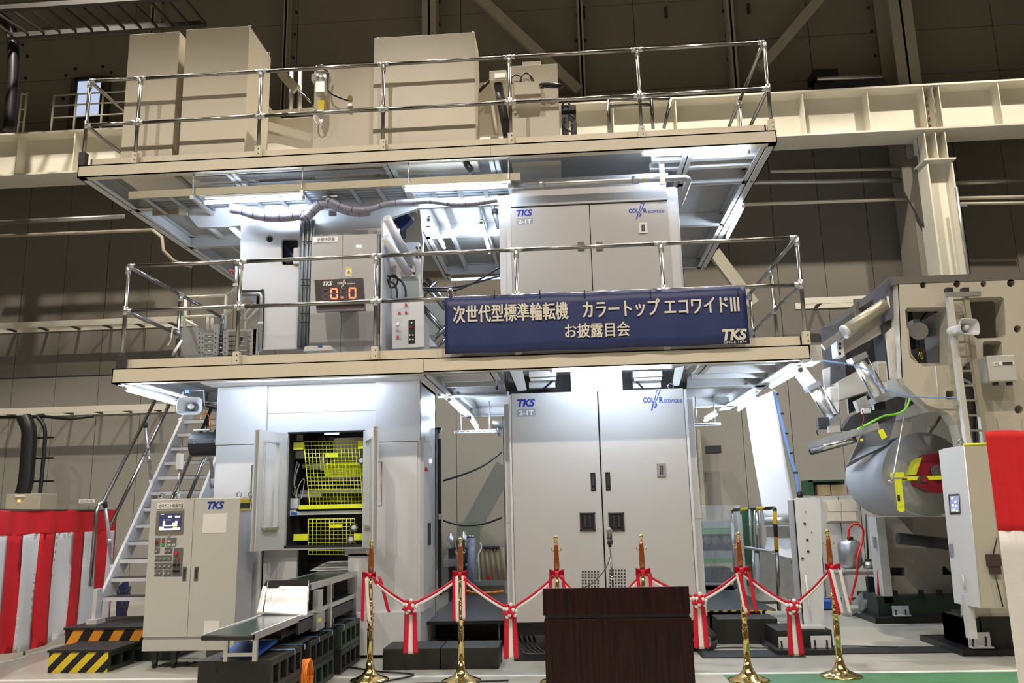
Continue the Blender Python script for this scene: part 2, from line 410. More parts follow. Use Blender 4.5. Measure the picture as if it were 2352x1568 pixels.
# far door with a bright window, upper left
d1 = struct('door_1', MB().pb(158, 178, 246, 300, 15.9, .1), mat('dark_door', (.09,.075,.06), .6))
o = P('pane', MB().pb(174, 186, 230, 264, 15.86, .03), dayw, d1)
P('frame', MB().pb(170,180,175,268,15.84,.05).pb(229,180,234,268,15.84,.05).pb(170,176,234,183,15.84,.05).pb(170,265,234,270,15.84,.05), dark, d1)
# ---------------------------------------------------------------- crane runway girder
G0, G1, GY = 8.14, 8.97, 14.5
gir = T('crane_girder', 'long cream steel runway girder with stiffener plates crossing the hall', 'girder', (-1,GY,G0))
P('web', MB().box(-16, 13, GY+.28, GY+.31, G0, G1), creamb, gir)
P('top_flange', MB().box(-16, 13, GY-.02, GY+.6, G1, G1+.035), creamb, gir)
P('bottom_flange', MB().box(-16, 13, GY-.02, GY+.6, G0-.035, G0), creamb, gir)
P('walkway', MB().box(-16, 13, GY+.6, 16.0, G1-.01, G1+.02), dark, gir)
P('crane_rail', MB().box(-16, 13, GY+.25, GY+.34, G1+.035, G1+.15), black, gir)
xr = at(1997,260,GY).x
k = xr - 1.17*14
while k < 12.9:
    P('stiffener', MB().box(k-.008, k+.008, GY, GY+.28, G0, G1), creamb, gir); k += 1.17
xc = at(2140,250,GY).x
for dx in (-.11,0.05,.17):
    P('stiffener', MB().box(xc+dx-.008, xc+dx+.008, GY, GY+.28, G0, G1), creamb, gir)
for k in range(5):
    P('bolt', MB().lathe([(.035,0),(.035,.05)], at(2132+k*1.6,225+k*16,GY+.2), 'y', 8), steel, gir)
for k in range(26):
    P('rail_clip', MB().box(-15+k*1.05, -14.92+k*1.05, GY+.08, GY+.2, G1+.035, G1+.06), steel, gir)
# girder column
cl = T('girder_column', 'cream H section steel column standing under the girder on the right', 'column', (at(2160,600,GY).x,GY,0))
cxa, cxb = at(2138,450,GY).x, at(2199,450,GY).x; cx = (cxa+cxb)/2
P('flange', MB().box(cxa, cxa+.03, GY, GY+.5, 0, 7.5), creamb, cl); P('flange', MB().box(cxb-.03, cxb, GY, GY+.5, 0, 7.5), creamb, cl)
P('web', MB().box(cxa+.03, cxb-.03, GY+.2, GY+.22, 0, 7.5), creamb, cl)
P('cap_plate', MB().box(cxa-.05, cxb+.05, GY-.04, GY+.54, 7.5, 7.53), creamb, cl)
for x in (cx-.2, cx-.01, cx+.16): P('stub_plate', MB().box(x, x+.02, GY+.02, GY+.5, 7.53, G0-.03), creamb, cl)
P('stub_web', MB().box(cx-.2, cx+.18, GY+.3, GY+.32, 7.53, G0-.03), creamb, cl)
P('gusset', MB().prism([at(2148,332,14.9), at(2070,378,14.9), at(2078,440,14.9), at(2128,530,14.9), at(2145,530,14.9)], (0,.06,0)), mat('shaded_steel', (.11,.10,.08), .6), cl)  # gusset colour darkened to stand for shade, as the lamps reach it
P('safety_pipe', MB().tube([at(2196,430,14.4), at(2224,628,14.4)], .03, 8), galv, cl)
for k in range(3): P('pipe_bracket', MB().box(cxb-.02, cxb+.14, GY-.02, GY+.02, 4.0+k*1.3, 4.04+k*1.3), galv, cl)
struct('trim_13', MB().box(at(2075,500,15.6).x, at(2110,500,15.6).x+.15, 15.3, 15.9, 0, 8.5), wallhi)
# catwalk handrail on the girder, upper left
hr = T('catwalk_handrail', 'thin cream handrail on the girder beside the bright door window', 'handrail', at(200,285,14.9))
YH = 14.7
for (x, y) in ((118,288),(170,285),(232,280)):
    b = at(x,y,YH); P('post', MB().tube([b-Vector((0,0,.14)), b+Vector((0,0,.66))], .022, 8), creamb, hr)
for dz in (.65,.42,.16):
    P('rail', MB().tube([at(118,288,YH)+Vector((0,0,dz)), at(288,278,YH)+Vector((0,0,dz))], .016, 6), creamb, hr)
gt = T('catwalk_ladder', 'short cream ladder top standing on the girder at far left', 'ladder', at(48,290,14.9))
for x in (42,54): P('stile', MB().tube([at(x,292,YH)-Vector((0,0,.14)), at(x+8,212,YH)], .022, 8), creamb, gt)
for t in (.15,.5,.95): P('rung', MB().tube([at(42,292,YH).lerp(at(50,212,YH),t), at(54,292,YH).lerp(at(62,212,YH),t)], .014, 6), creamb, gt)
# fan and lamp bank behind the girder, upper right
ac = T('crane_drive', 'dark crane drive box with steel shaft behind the girder', 'machine', at(1920,175,15))
P('body', MB().pb(1868,158,1925,176,14.9,.4), black, ac); P('shaft', MB().tube([at(1876,182,14.95), at(2025,177,14.95)], .05), alum, ac)
P('base', MB().pb(1872,186,2040,210,14.9,.3), dark, ac)
# horizontal service lines on the wall
def wline(name, pts, Y, r, m, lab, cat='pipe'):
    return one(name, MB().tube([at(*p,Y) for p in pts], r, 8), m, lab, cat)
wline('service_pipe', [(1700,420),(2126,413)], 15.3, .05, galv, 'steel pipe on hangers right of the upper deck, upper one')
wline('service_pipe', [(2190,421),(2352,414)], 15.3, .05, galv, 'steel pipe right of the girder column, upper one')
wline('service_pipe', [(1700,470),(2140,455)], 15.3, .035, creamb, 'cream pipe right of the upper deck, lower one')
wline('service_pipe', [(2190,455),(2352,452)], 15.3, .035, creamb, 'cream pipe right of the girder column, lower one')
wline('service_pipe', [(2190,468),(2352,466)], 15.3, .03, creamb, 'thinner cream pipe just under the right wall pipes')
wline('service_pipe', [(1770,394),(2082,388)], 15.5, .03, creamb, 'thin cream conduit under the girder on the right')
wline('service_pipe', [(0,511),(290,497)], 14.9, .05, galv, 'steel pipe at far left under the girder')
wline('service_pipe', [(0,542),(350,528)], 14.9, .035, beamw, 'cream pipe at far left below the steel pipe')
wline('service_pipe', [(350,528),(372,545),(375,575),(400,600),(440,612)], 14.9, .035, beamw, 'cream pipe bending down behind the upper deck corner')
def ctray(px0, px1, y0, y1, Y, lab):
    t = T('cable_rack', lab, 'cable rack', at((px0+px1)/2, (y0+y1)/2, Y)); a, b = at(px0,y0,Y), at(px1,y1,Y)
    P('side_rail', MB().box(a.x, b.x, Y, Y+.03, a.z-.07, a.z+.05), creamb, t); P('side_rail', MB().box(a.x, b.x, Y+.4, Y+.43, a.z-.07, a.z+.05), creamb, t)
    n = max(2, int((b.x-a.x)/.6))
    for k in range(n): x = a.x + (k+.5)*(b.x-a.x)/n; P('rung', MB().box(x-.03, x+.03, Y+.03, Y+.4, a.z-.06, a.z-.03), dark, t)
ctray(-30, 420, 748, 748, 15.6, 'cream cable rack along the wall left of the lower handrail')
ctray(1840, 2030, 690, 690, 15.6, 'cream cable rack along the wall right of the lower handrail')
ctray(-30, 380, 945, 938, 15.6, 'cream cable rack along the wall left of the stair')
rk = wline('cable_run', [(0,958),(100,956),(160,962),(215,955)], 14.9, .03, black, 'black cables sagging below the left cable rack', 'cable')
# black riser duct at left and a small box under it
rs = T('cable_riser', 'thick black cable riser coming down the wall on the left', 'cable riser', at(60,1130,14.7))
P('duct', MB().tube(curve_pts([at(55,958,14.7), at(66,985,14.7), at(66,1020,14.7), at(60,1100,14.7), at(52,1134,14.7)]), .13, 12), black, rs)
P('cable', MB().tube(curve_pts([at(85,957,14.7), at(103,985,14.7), at(100,1050,14.7), at(92,1134,14.7)]), .035, 8), black, rs)
for y in (1003, 1050, 1103): P('clamp', MB().pb(50,y,120,y+4,14.85,.05), black, rs)
bx_ = T('wall_box', 'grey switch box with a small orange light above the left curtain', 'box', at(55,1158,14.6))
P('housing', MB().pb(12,1134,92,1175,14.4,.5,.01), beamw, bx_); P('lamp', MB().lathe([(.02,0),(.02,-.02)], at(44,1150,14.4), 'y'), amber, bx_)
P('name_plate', MB().pb(35,1136,56,1141,14.38,.02), whitei, bx_)
pl = T('wall_plate', 'small white name plate on the wall left of the stair', 'sign', at(200,1150,15.8))
P('board', MB().pb(181,1146,217,1155,15.8,.02), whitei, pl)
text_px('CHECK SUPPLY PANEL', 184,1148,214,1153,15.79, dark, pl)
# small white-and-grey speakers/boxes on the wall seen under the deck on the right
b2 = T('wall_box', 'dark bracket box on the wall seen under the deck right of the tall cabinet', 'box', at(1640,1030,15.6))
P('housing', MB().pb(1625,1022,1657,1040,15.5,.3,.01), dark, b2)
struct('door_2', MB().pb(1598,1120,1618,1330,15.9,.09), beamw)
struct('trim_14', MB().pb(1612,985,1620,1330,15.85,.12), beamw)
# ================================================================ FLUORESCENT TUBES
def tube_light(a, b, label, sub=.06, group='fluorescent tubes under the decks'):
    a, b = Vector(a), Vector(b); t = T('fluorescent_tube', label, 'light', (a+b)/2, group=group)
    P('tube', MB().tube([a, b], .022, 10), tube_m, t)  # radius widened to take in the tube's bloom
    d = (b-a).normalized()
    P('end_cap', MB().tube([a-d*.03, a], .025, 10), alum, t); P('end_cap', MB().tube([b, b+d*.03], .025, 10), alum, t)
    up = Vector((0,0,sub))
    P('batten', MB().obox(a+up, b+up, .035, .025), deckp, t)
    for k in (.15,.85): P('clip', MB().obox(a.lerp(b,k), a.lerp(b,k)+up, .012, .02), alum, t)
    return t
# ================================================================ UPPER DECK
UX0, UX1, UY0, UY1, UZ0, UZ1 = -5.71, 2.46, 8.85, 13.9, 5.46, 5.61
ud = T('upper_deck', 'cream upper steel deck on top of the press carrying tall cabinets', 'deck', (-1.6, UY0, UZ0))
P('front_fascia', MB().box(UX0, UX1, UY0, UY0+.012, UZ0, UZ1).box(UX0, UX1, UY0, UY0+.10, UZ1-.012, UZ1).box(UX0, UX1, UY0, UY0+.10, UZ0, UZ0+.012), cream, ud)
P('kick_plate', MB().box(UX0+.09, UX1-.03, UY0+.10, UY0+.115, UZ1-.1, UZ1+.12), cream, ud)
for k, x in ((0,UX0),(1,UX1-.012)):
    P('side_fascia', MB().box(x, x+.012, UY0, UY1, UZ0, UZ1).box(x-(.0 if k==0 else .08), x+(.092 if k==0 else .012), UY0, UY1, UZ0, UZ0+.012), deckp, ud)
P('kick_plate', MB().box(UX1-.1, UX1-.085, UY0+.1, UY1, UZ1, UZ1+.12), cream, ud)
P('kick_plate', MB().box(UX0+.09, UX0+.105, UY0+.1, UY1, UZ1, UZ1+.12), cream, ud)
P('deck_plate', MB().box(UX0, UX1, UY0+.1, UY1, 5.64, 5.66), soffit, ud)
# main beams across (x) and along (y), with flanges
def ibeam_x(x0, x1, y, z0, z1, m, par, w=.10):
    P('cross_beam', MB().box(x0, x1, y, y+.012, z0, z1).box(x0, x1, y-w/2, y+w/2, z0, z0+.012).box(x0, x1, y-w/2, y+w/2, z1-.012, z1), m, par)
def ibeam_y(x, y0, y1, z0, z1, m, par, w=.12):
    P('long_beam', MB().box(x-.006, x+.006, y0, y1, z0, z1).box(x-w/2, x+w/2, y0, y1, z0, z0+.014).box(x-w/2, x+w/2, y0, y1, z1-.012, z1), m, par)
UB0, UB1 = 5.465, 5.64
for y in (10.0, 11.6, 13.8): ibeam_x(UX0, -3.9, y, UB0, UB1, deckp, ud)
for y in (10.0, 11.6, 13.8): ibeam_x(1.5, UX1, y, UB0, UB1, deckp, ud)
for y in (9.05, 9.25, 9.5):
    P('joist', MB().box(1.1, UX1-.1, y, y+.08, UB0+.02, UB0+.10), deckp, ud); P('joist', MB().box(-4.4, -2.1, y, y+.05, UB0+.05, UB0+.10), deckp, ud)
for y in (11.6, 13.6): ibeam_x(-2.0, -.7, y, UB0, UB1, deckp, ud)
for x in (UX0+.10, -3.9, -2.0, -.75, 1.5, UX1-.10): ibeam_y(x, UY0+.1, UY1, UB0, UB1, deckp, ud)
for x in (-1.65, -1.1): P('stiffener', MB().box(x-.02, x+.02, 9.6, 13.6, UB0+.08, UB1), deckp, ud)
for x in (-5.1,-4.5): P('stiffener', MB().box(x-.02, x+.02, 10.1, 13.8, UB0+.11, UB1), deckp, ud)
for yb in (10.0,11.6,13.8):
    for dx in (.05,.12):
        P('bolt', MB().lathe([(.018,-.012),(.018,.002)], (UX0+dx, yb-.03, UB0), 'z', 8), dark, ud); P('bolt', MB().lathe([(.018,-.012),(.018,.002)], (UX1-dx, yb-.03, UB0), 'z', 8), dark, ud)
# seams of the fascia
P('joint_line', MB().box(-.78,-.776,UY0-.001,UY0+.001,UZ0,UZ1), dark, ud)
# ---- railings
def post_socket(x, y, z, par, m):
    P('post_socket', MB().box(x-.035, x+.035, y-.03, y+.03, z, z+.14, .004), m, par)
    for dz in (.04,.10): P('bolt', MB().lathe([(.008,-.034),(.008,-.028)], (x+.012,y,z+dz), 'y', 6), dark, par)
def railing(label, loc, runs, z0, zt, zm, name='deck_railing', start=0.0):
    "runs: list of lists of (x,y) post positions joined by rails"
    t = T(name, label, 'railing', loc); done = set()
    for run in runs:
        for i, (x, y) in enumerate(run):
            if (x,y) not in done:
                done.add((x,y)); P('post', MB().tube([(x,y,z0),(x,y,zt)], .0215, 12), steel, t); post_socket(x, y, z0, t, cream)
                P('tee_joint', MB().tube([(x,y,zt-.09),(x,y,zt-.01)], .028, 12), galv, t)
                P('cross_joint', MB().tube([(x,y,zm-.05),(x,y,zm+.05)], .028, 12), galv, t)
            if i:
                a = run[i-1]; d = Vector((x-a[0], y-a[1], 0)).normalized()*.07
                for z in (zt, zm):
                    P('rail', MB().tube([(a[0],a[1],z),(x,y,z)], .0215, 12), steel, t)
                    P('rail_joint', MB().tube([Vector((a[0],a[1],z)), Vector((a[0],a[1],z))+d], .027, 12), galv, t); P('rail_joint', MB().tube([Vector((x,y,z))-d, Vector((x,y,z))], .027, 12), galv, t)
    return t
ux = [-5.67,-5.03,-3.53,-2.04,-.54,.96,2.42]
railing('steel tube railing around the upper deck in front of the cabinets', (-1.6, UY0+.03, UZ1),
        [[(x, UY0+.03) for x in ux], [(-5.67,UY0+.03),(-5.67,10.4),(-5.67,12)], [(2.42,UY0+.03),(2.42,10.3),(2.42,11.9)]], UZ1, 6.72, 6.14)
# ================================================================ MIDDLE DECK
MX0, MX1, MY0, MY1, MZ0, MZ1 = -4.78, 2.44, 8.3, 12.5, 2.875, 3.035
md = T('middle_deck', 'cream middle steel deck wrapping the press at half height', 'deck', (-1.2, MY0, MZ0))
P('front_fascia', MB().box(MX0, -1.462, MY0, MY0+.012, MZ0, MZ1).box(MX0, -1.462, MY0, MY0+.10, MZ1-.012, MZ1).box(MX0, -1.462, MY0, MY0+.10, MZ0, MZ0+.012), cream, md)
P('front_fascia', MB().box(-1.456, MX1, MY0, MY0+.012, MZ0+.01, MZ1).box(-1.456, MX1, MY0, MY0+.10, MZ1-.012, MZ1).box(-1.456, MX1, MY0, MY0+.10, MZ0+.01, MZ0+.022), cream, md)
P('kick_plate', MB().box(MX0+.08, -1.33, MY0+.10, MY0+.112, MZ1, MZ1+.11), cream, md)
P('kick_plate', MB().box(-1.325, MX1-.02, MY0+.10, MY0+.112, MZ1, MZ1+.11), cream, md)
P('kick_plate', MB().box(MX1-.06, MX1-.045, MY0+.1, MY1, MZ1, MZ1+.11).box(MX0+.08, MX0+.095, MY0+.1, 11.2, MZ1, MZ1+.11), cream, md)
P('side_fascia', MB().box(MX0, MX0+.012, MY0, 11.3, MZ0, MZ1).box(MX0, MX0+.09, MY0, 11.3, MZ0, MZ0+.012), deckp, md)
P('side_fascia', MB().box(MX1-.012, MX1, MY0, MY1, MZ0, MZ1).box(MX1-.09, MX1, MY0, MY1, MZ0, MZ0+.012), deckp, md)
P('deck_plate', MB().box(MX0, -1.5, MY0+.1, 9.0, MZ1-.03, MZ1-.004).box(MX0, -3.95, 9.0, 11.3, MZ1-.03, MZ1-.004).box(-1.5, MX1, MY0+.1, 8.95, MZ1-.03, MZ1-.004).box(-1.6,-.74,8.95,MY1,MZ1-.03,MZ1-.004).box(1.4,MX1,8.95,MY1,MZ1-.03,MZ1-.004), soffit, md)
MB0, MB1 = 2.868, 3.008
ibeam_x(MX0, -3.95, 10.0, MB0, MB1, deckp, md); ibeam_x(MX0, -3.95, 11.25, MB0, MB1, deckp, md)
ibeam_x(-1.6, -.74, 10.1, MB0, MB1, deckp, md); ibeam_x(-1.6, -.74, 12.4, MB0, MB1, deckp, md)
ibeam_x(1.4, MX1+.1, 10.0, MB0, MB1, deckp, md, .16); ibeam_x(1.4, MX1-.05, 12.0, MB0, MB1, deckp, md)
for y in (8.7, 9.2, 9.6): P('joist', MB().box(1.45, MX1-.1, y, y+.05, MB0+.05, MB1), deckp, md); P('joist', MB().box(-1.42, -.82, y, y+.05, MB0+.05, MB1), deckp, md)
ibeam_y(-1.47, MY0+.12, MY1, MB0, MB1, deckp, md); ibeam_y(MX1-.12, MY0+.12, MY1, MB0, MB1, deckp, md)
ibeam_y(-.78, MY0+.12, 8.9, MB0, MB1, deckp, md); ibeam_y(1.42, MY0+.12, 8.9, MB0, MB1, deckp, md)
ibeam_y(MX0+.28, MY0+.12, 11.2, MB0, MB1, deckp, md)
P('soffit_ledge', MB().box(-4.0, -1.5, 8.72, 9.02, 2.915, 3.0), white, md)

for x0 in (1.55, 1.95): P('slot', MB().box(x0, x0+.3, 8.697, 8.70, 2.96, 2.965), dark, md)
for x, z in ((2.15,2.97),(2.15,2.90),(-1.38,2.97),(-1.40,2.90),(-1.33,2.90),(-.85,2.97),(-.85,2.94)):
    P('bolt', MB().lathe([(.016,-.02),(.016,0)], (x,10.0,z), 'y', 8), dark, md)
mxs = [-4.70,-3.45,-1.975,-.48,1.03,2.42]
railing('steel tube railing on the middle deck with the navy banner tied to it', (-1.2, MY0+.03, MZ1),
        [[(x, MY0+.03) for x in mxs], [(-4.70,MY0+.03),(-4.70,9.55),(-4.70,10.8)], [(2.42,MY0+.03),(2.42,9.45),(2.42,10.6),(2.42,11.8)]], MZ1, 4.165, 3.665)
# corner bracket sleeve at the left ends of both railings
one('post_sleeve', MB().box(-5.71,-5.63,UY0-.01,UY0+.07,UZ1,UZ1+.17,.004), dark, 'dark sleeve at the foot of the upper railing left corner post', 'sleeve')
one('post_sleeve', MB().box(-4.74,-4.66,MY0-.01,MY0+.07,MZ1,MZ1+.15,.004), dark, 'dark sleeve at the foot of the middle railing left corner post', 'sleeve')
# ================================================================ TUBES
def tlz(p, q, z, lab): tube_light(atz(*p,z), atz(*q,z), lab, .05)
def tl(p, q, Yp, Yq, lab, sub=.06): tube_light(at(*p,Yp), at(*q,Yq), lab, sub)
tl((472,465),(693,454), 8.95, 8.95, 'lit fluorescent tube hanging under the left end of the cable tray')
tl((932,436),(1166,427), 8.95, 8.95, 'lit fluorescent tube under the cable tray just left of the upper cabinet')
tl((1477,354),(1716,348), 9.0, 9.0, 'lit fluorescent tube under the right front edge of the upper deck')
tlz((527,520),(553,543), 5.41, 'short lit tube behind the upper left casing')
tlz((985,506),(1020,568), 5.41, 'lit tube running back under the upper deck, left of the pair')
tlz((1106,512),(1124,578), 5.41, 'lit tube running back under the upper deck, right of the pair')
tlz((1707,474),(1671,544), 5.41, 'lit tube under the right edge of the upper deck')
tlz((288,893),(402,925), 2.82, 'lit tube under the left edge of the middle deck above the stair')
tl((1270,849),(1541,841), 8.42, 8.42, 'lit tube under the middle deck front above the tall cabinet')
tlz((1837,850),(1772,887), 2.81, 'lit tube under the right corner of the middle deck')
tlz((1740,909),(1697,940), 2.81, 'lit tube further back under the right side of the middle deck')
tl((1644,952),(1620,965), 11.8, 12.9, 'short lit tube on a hanger right of the tall cabinet')
tlz((1032,918),(1060,946), 2.81, 'lit tube under the middle deck left of the tall cabinet')
tl((1085,967),(1097,986), 11.2, 12.2, 'farthest lit tube above the gap left of the tall cabinet')
tube_light((-3.55,8.55,2.93), (-2.95,8.55,2.93), 'lit tube hidden behind the deck edge over the left casing, left of the two', .03)
tube_light((-2.75,8.55,2.93), (-2.15,8.55,2.93), 'lit tube hidden behind the deck edge over the left casing, right of the two', .03)
def hanger(px0, px1, py, Y, lab):
    t = T('lamp_hanger', lab, 'hanger', at((px0+px1)/2, py, Y)); a, b = at(px0,py,Y), at(px1,py,Y)
    P('channel', MB().box(a.x, b.x, Y, Y+.04, a.z-.02, a.z+.02), alum, t)
    n = 8
    for k in range(n): x = a.x+(k+.5)*(b.x-a.x)/n; P('slot', MB().box(x-.03, x+.03, Y-.002, Y, a.z-.006, a.z+.006), dark, t)
    for k in (.15,.8): x = a.x+k*(b.x-a.x); P('rod', MB().tube([(x,Y+.02,a.z),(x,Y+.02,3.0)], .008, 6), galv, t)
hanger(1043,1145,992,11.6,'slotted white channel hanging left of the tall cabinet')
hanger(1592,1656,975,11.8,'slotted white channel hanging right of the tall cabinet')
# ================================================================ LEFT CASING (folder body)
BY = 9.0
bl = T('folder_casing', 'tall white press casing with open doors showing yellow guards', 'press casing', (-2.77,BY,0))
BX0, BX1 = -3.93, -1.62
OX0, OX1 = at(655,1120,BY).x, at(835,1120,BY).x
OZ1, OZ0 = at(750,990,BY).z, at(750,1256,BY).z
CX0, CX1 = -3.36, -2.13
zsl, zsr = at(555,1021,BY).z, at(910,1015,BY).z
P('left_column_panel', MB().box(BX0, CX0, BY, BY+.05, zsl+.003, 2.91, .006), white, bl)
P('left_column_panel', MB().box(BX0+.012, CX0, BY, BY+.05, .02, zsl-.003, .006), white, bl)
P('right_column_panel', MB().box(CX1+.01, BX1, BY-.02, BY+.05, zsr+.003, 2.92, .006), white, bl)
P('right_column_panel', MB().box(CX1, BX1-.03, BY-.02, BY+.05, .42, zsr-.003, .006), white, bl)
zt = at(740,945,BY).z
P('top_panel', MB().box(CX0+.003, CX1+.004, BY+.04, BY+.09, zt+.002, 2.91), white, bl)
P('top_panel', MB().box(CX0+.003, CX1+.004, BY+.04, BY+.09, OZ1, zt-.002), white, bl)
P('jamb', MB().box(CX0, OX0, BY+.04, BY+.09, OZ0-.02, OZ1), white, bl); P('jamb', MB().box(OX1, CX1, BY+.04, BY+.09, OZ0-.02, OZ1), white, bl)
P('opening_gasket', MB().box(OX0, OX1, BY+.03, BY+.05, OZ1-.014, OZ1+.004), black, bl); P('lower_gasket', MB().box(OX0, OX1, BY+.02, BY+.08, OZ0-.004, OZ0+.022), black, bl)
P('sill', MB().box(OX0-.25, OX1+.05, BY-.03, BY+.06, OZ0-.022, OZ0-.006), alum, bl)
P('side_panel', MB().box(BX1-.05, BX1, BY, 10.05, .04, 2.91), white, bl); P('side_panel', MB().box(BX0, BX0+.05, BY+.05, 10.05, .02, 2.91), white, bl)
P('back_panel', MB().box(BX0, BX1, 10.0, 10.05, .02, 2.91), dark, bl); P('roof_panel', MB().box(BX0, BX1, BY+.1, 10.0, 2.88, 2.91), white, bl)
# lower front: recessed panels with the conveyor mouth
MXa, MXb = at(676,1330,BY).x, at(796,1330,BY).x
P('lower_panel', MB().box(CX0, at(627,1400,BY).x, BY+.08, BY+.12, .02, OZ0-.02), white, bl)
P('lower_panel', MB().box(at(627,1400,BY).x+.004, MXa, BY+.07, BY+.12, .02, OZ0-.02), white, bl)
P('lower_panel', MB().box(MXb, CX1, BY+.05, BY+.12, .40, OZ0-.08).box(MXb-.04, CX1, BY+.05, BY+.12, OZ0-.10, OZ0-.02), white, bl)
P('plinth', MB().box(at(775,1450,BY-.06).x, BX1-.02, BY-.06, BY+.3, .035, .46, .004), white, bl)
P('plinth_seam', MB().box(at(880,1450,BY-.06).x, at(880,1450,BY-.06).x+.004, BY-.062, BY-.058, .035, .46), deckp, bl)
P('base_vent', MB().box(at(770,1500,9.1).x, BX1-.1, BY+.3, BY+.33, .0, .05), galv, bl)
# control-side door on the right flank
P('flank_door', MB().box(BX1, BX1+.03, BY+.03, BY+.62, .45, at(968,1015,BY).z), deckp, bl)
fx = BX1+.03
P('handle', MB().box(fx, fx+.02, BY+.30, BY+.32, 1.12, 1.36), dark, bl); P('handle', MB().box(fx, fx+.02, BY+.38, BY+.40, 1.12, 1.36), dark, bl)
P('stop_button', MB().lathe([(.02,0),(.02,.02),(.015,.03)], (fx,BY+.14,1.94), 'x', 12), redp, bl)
P('switch', MB().box(fx, fx+.02, BY+.42, BY+.48, 2.03, 2.07), lampg, bl)
P('name_plate', MB().box(fx, fx+.004, BY+.12, BY+.38, 2.26, 2.32), panelw, bl)
# open cabinet door behind the flank
od = T('open_cabinet_door', 'white cabinet door with black gasket standing open behind the casing flank', 'cabinet door', at(1000,1370,10.1))
P('leaf', MB().pb(968,985,1008,1362,10.08,.03), panelw, od); P('gasket', MB().pb(1006,982,1013,1366,10.07,.05).pb(968,982,1013,987,10.07,.05).pb(990,1360,1013,1366,10.07,.05), black, od)
P('panel', MB().pb(975,1008,1000,1355,10.06,.02), deckp, od)
for y in (995,1180): P('hinge', MB().pb(1007,y,1013,y+12,10.055,.02), alum, od)
# doors of the opening
def guard_door(hx, ex, ey, side, lab):
    "side door with a tall window; hinge at (hx,BY), free edge at (ex,ey)"
    a = Vector((hx,BY,0)); b = Vector((ex,ey,0)); L = (b-a).length; d = (b-a).normalized(); nrm = Vector((-d.y,d.x,0))
    t = T('guard_door', lab, 'machine door', (hx,BY,OZ0)); zt_, zb = OZ1-.015, OZ0-.01
    def q(u, z, o): p = a + d*u + nrm*o; return Vector((p.x,p.y,z))
    def slab(u0,u1,z0,z1,o0,o1,mb):
        mb.add([q(u0,z0,o0),q(u1,z0,o0),q(u1,z0,o1),q(u0,z0,o1),q(u0,z1,o0),q(u1,z1,o0),q(u1,z1,o1),q(u0,z1,o1)],
               [(3,2,1,0),(4,5,6,7),(0,1,5,4),(1,2,6,5),(2,3,7,6),(3,0,4,7)]); return mb
    h = zt_-zb; w0, w1, v0, v1 = .14, L-.09, zb+.16*h, zt_-.09*h
    mb = MB(); slab(0,L,zb,v0,-.02,.02,mb); slab(0,L,v1,zt_,-.02,.02,mb); slab(0,w0,v0,v1,-.02,.02,mb); slab(w1,L,v0,v1,-.02,.02,mb)
    P('door_frame', mb, white, t); P('window', slab(w0,w1,v0,v1,-.004,.0,MB()), glass, t)
    mb = MB()
    for (u0,u1,z0,z1) in ((w0-.012,w0+.006,v0,v1),(w1-.006,w1+.012,v0,v1),(w0,w1,v1-.006,v1+.012),(w0,w1,v0-.012,v0+.006)): slab(u0,u1,z0,z1,-.026,.026,mb)
    P('window_seal', mb, deckp, t)
    P('ledge', slab(w0+.02,w1-.02,v0+.01,v0+.035,-.05*side-.01,.05*side+.01,MB()) , alum, t)
    s = .05*side
    P('handle', MB().tube([q(L-.03,1.55,0), q(L-.03,1.55,-s*1.4), q(L-.03,2.0,-s*1.4), q(L-.03,2.0,0)], .008, 8), steel, t)
    P('edge_fold', slab(L-.012,L,zb,zt_,-.03,.03,MB()), white, t)
guard_door(OX0-.01, at(586,1120,8.5).x, 8.5, 1, 'left window door of the press casing standing open')
guard_door(OX1+.01, at(862,1120,8.5).x, 8.5, -1, 'right window door of the press casing standing open')
# ---- inside of the casing
ins = T('folder_unit', 'dark folding unit with rollers and hoses inside the open casing', 'machine', (-2.7,9.6,1.2))
P('back_plate', MB().box(OX0-.05, OX1+.05, 9.95, 9.98, .2, 2.6), black, ins)
P('side_wall', MB().box(OX0-.05, OX0-.02, BY+.1, 9.95, .2, 2.6).box(OX1+.02, OX1+.05, BY+.1, 9.95, .2, 2.6), dark, ins)
P('floor_plate', MB().box(OX0-.05,OX1+.05,BY+.1,9.95,2.5,2.55), black, ins)
P('grey_frame', MB().pb(760,1005,835,1062,9.55,.3), panelw, ins); P('grey_block', MB().pb(660,998,690,1012,9.4,.1), panelw, ins)
P('top_block', MB().pb(729,1003,765,1050,9.5,.1), black, ins); P('inner_lamp', MB().pb(745,991,776,997,9.3,.05), lampg, ins)
P('post', MB().pb(664,1003,676,1140,9.35,.08), deckp, ins)
P('bracket', MB().pb(679,1035,700,1052,9.35,.06), deckp, ins)
P('cross_bar', MB().pb(690,1124,832,1132,9.4,.08), alum, ins); P('cross_bar', MB().pb(683,1134,738,1142,9.38,.05), panelw, ins); P('cross_bar', MB().pb(732,1134,833,1140,9.5,.1), dark, ins)
P('servo_motor', MB().tube([at(712,1070,9.4), at(738,1070,9.4)], .035, 12), white, ins); P('motor_flange', MB().pb(738,1043,744,1080,9.38,.12), white, ins)
P('motor_nose', MB().tube([at(696,1070,9.42), at(712,1070,9.42)], .026, 12), panelw, ins)
for x, y in ((703,1052),(718,1050),(733,1048)): P('roller_end', MB().lathe([(.036,0),(.036,.3)], at(x,y,9.5), 'y', 14), dark, ins); P('hub', MB().lathe([(.018,-.01),(.018,.02)], at(x,y,9.49), 'y', 12), steel, ins)
for y, r in ((1098,.035),(1112,.03),(1148,.035)): P('roller', MB().tube([at(700,y,9.7), at(835,y,9.7)], r, 14), galv if y != 1112 else dark, ins)
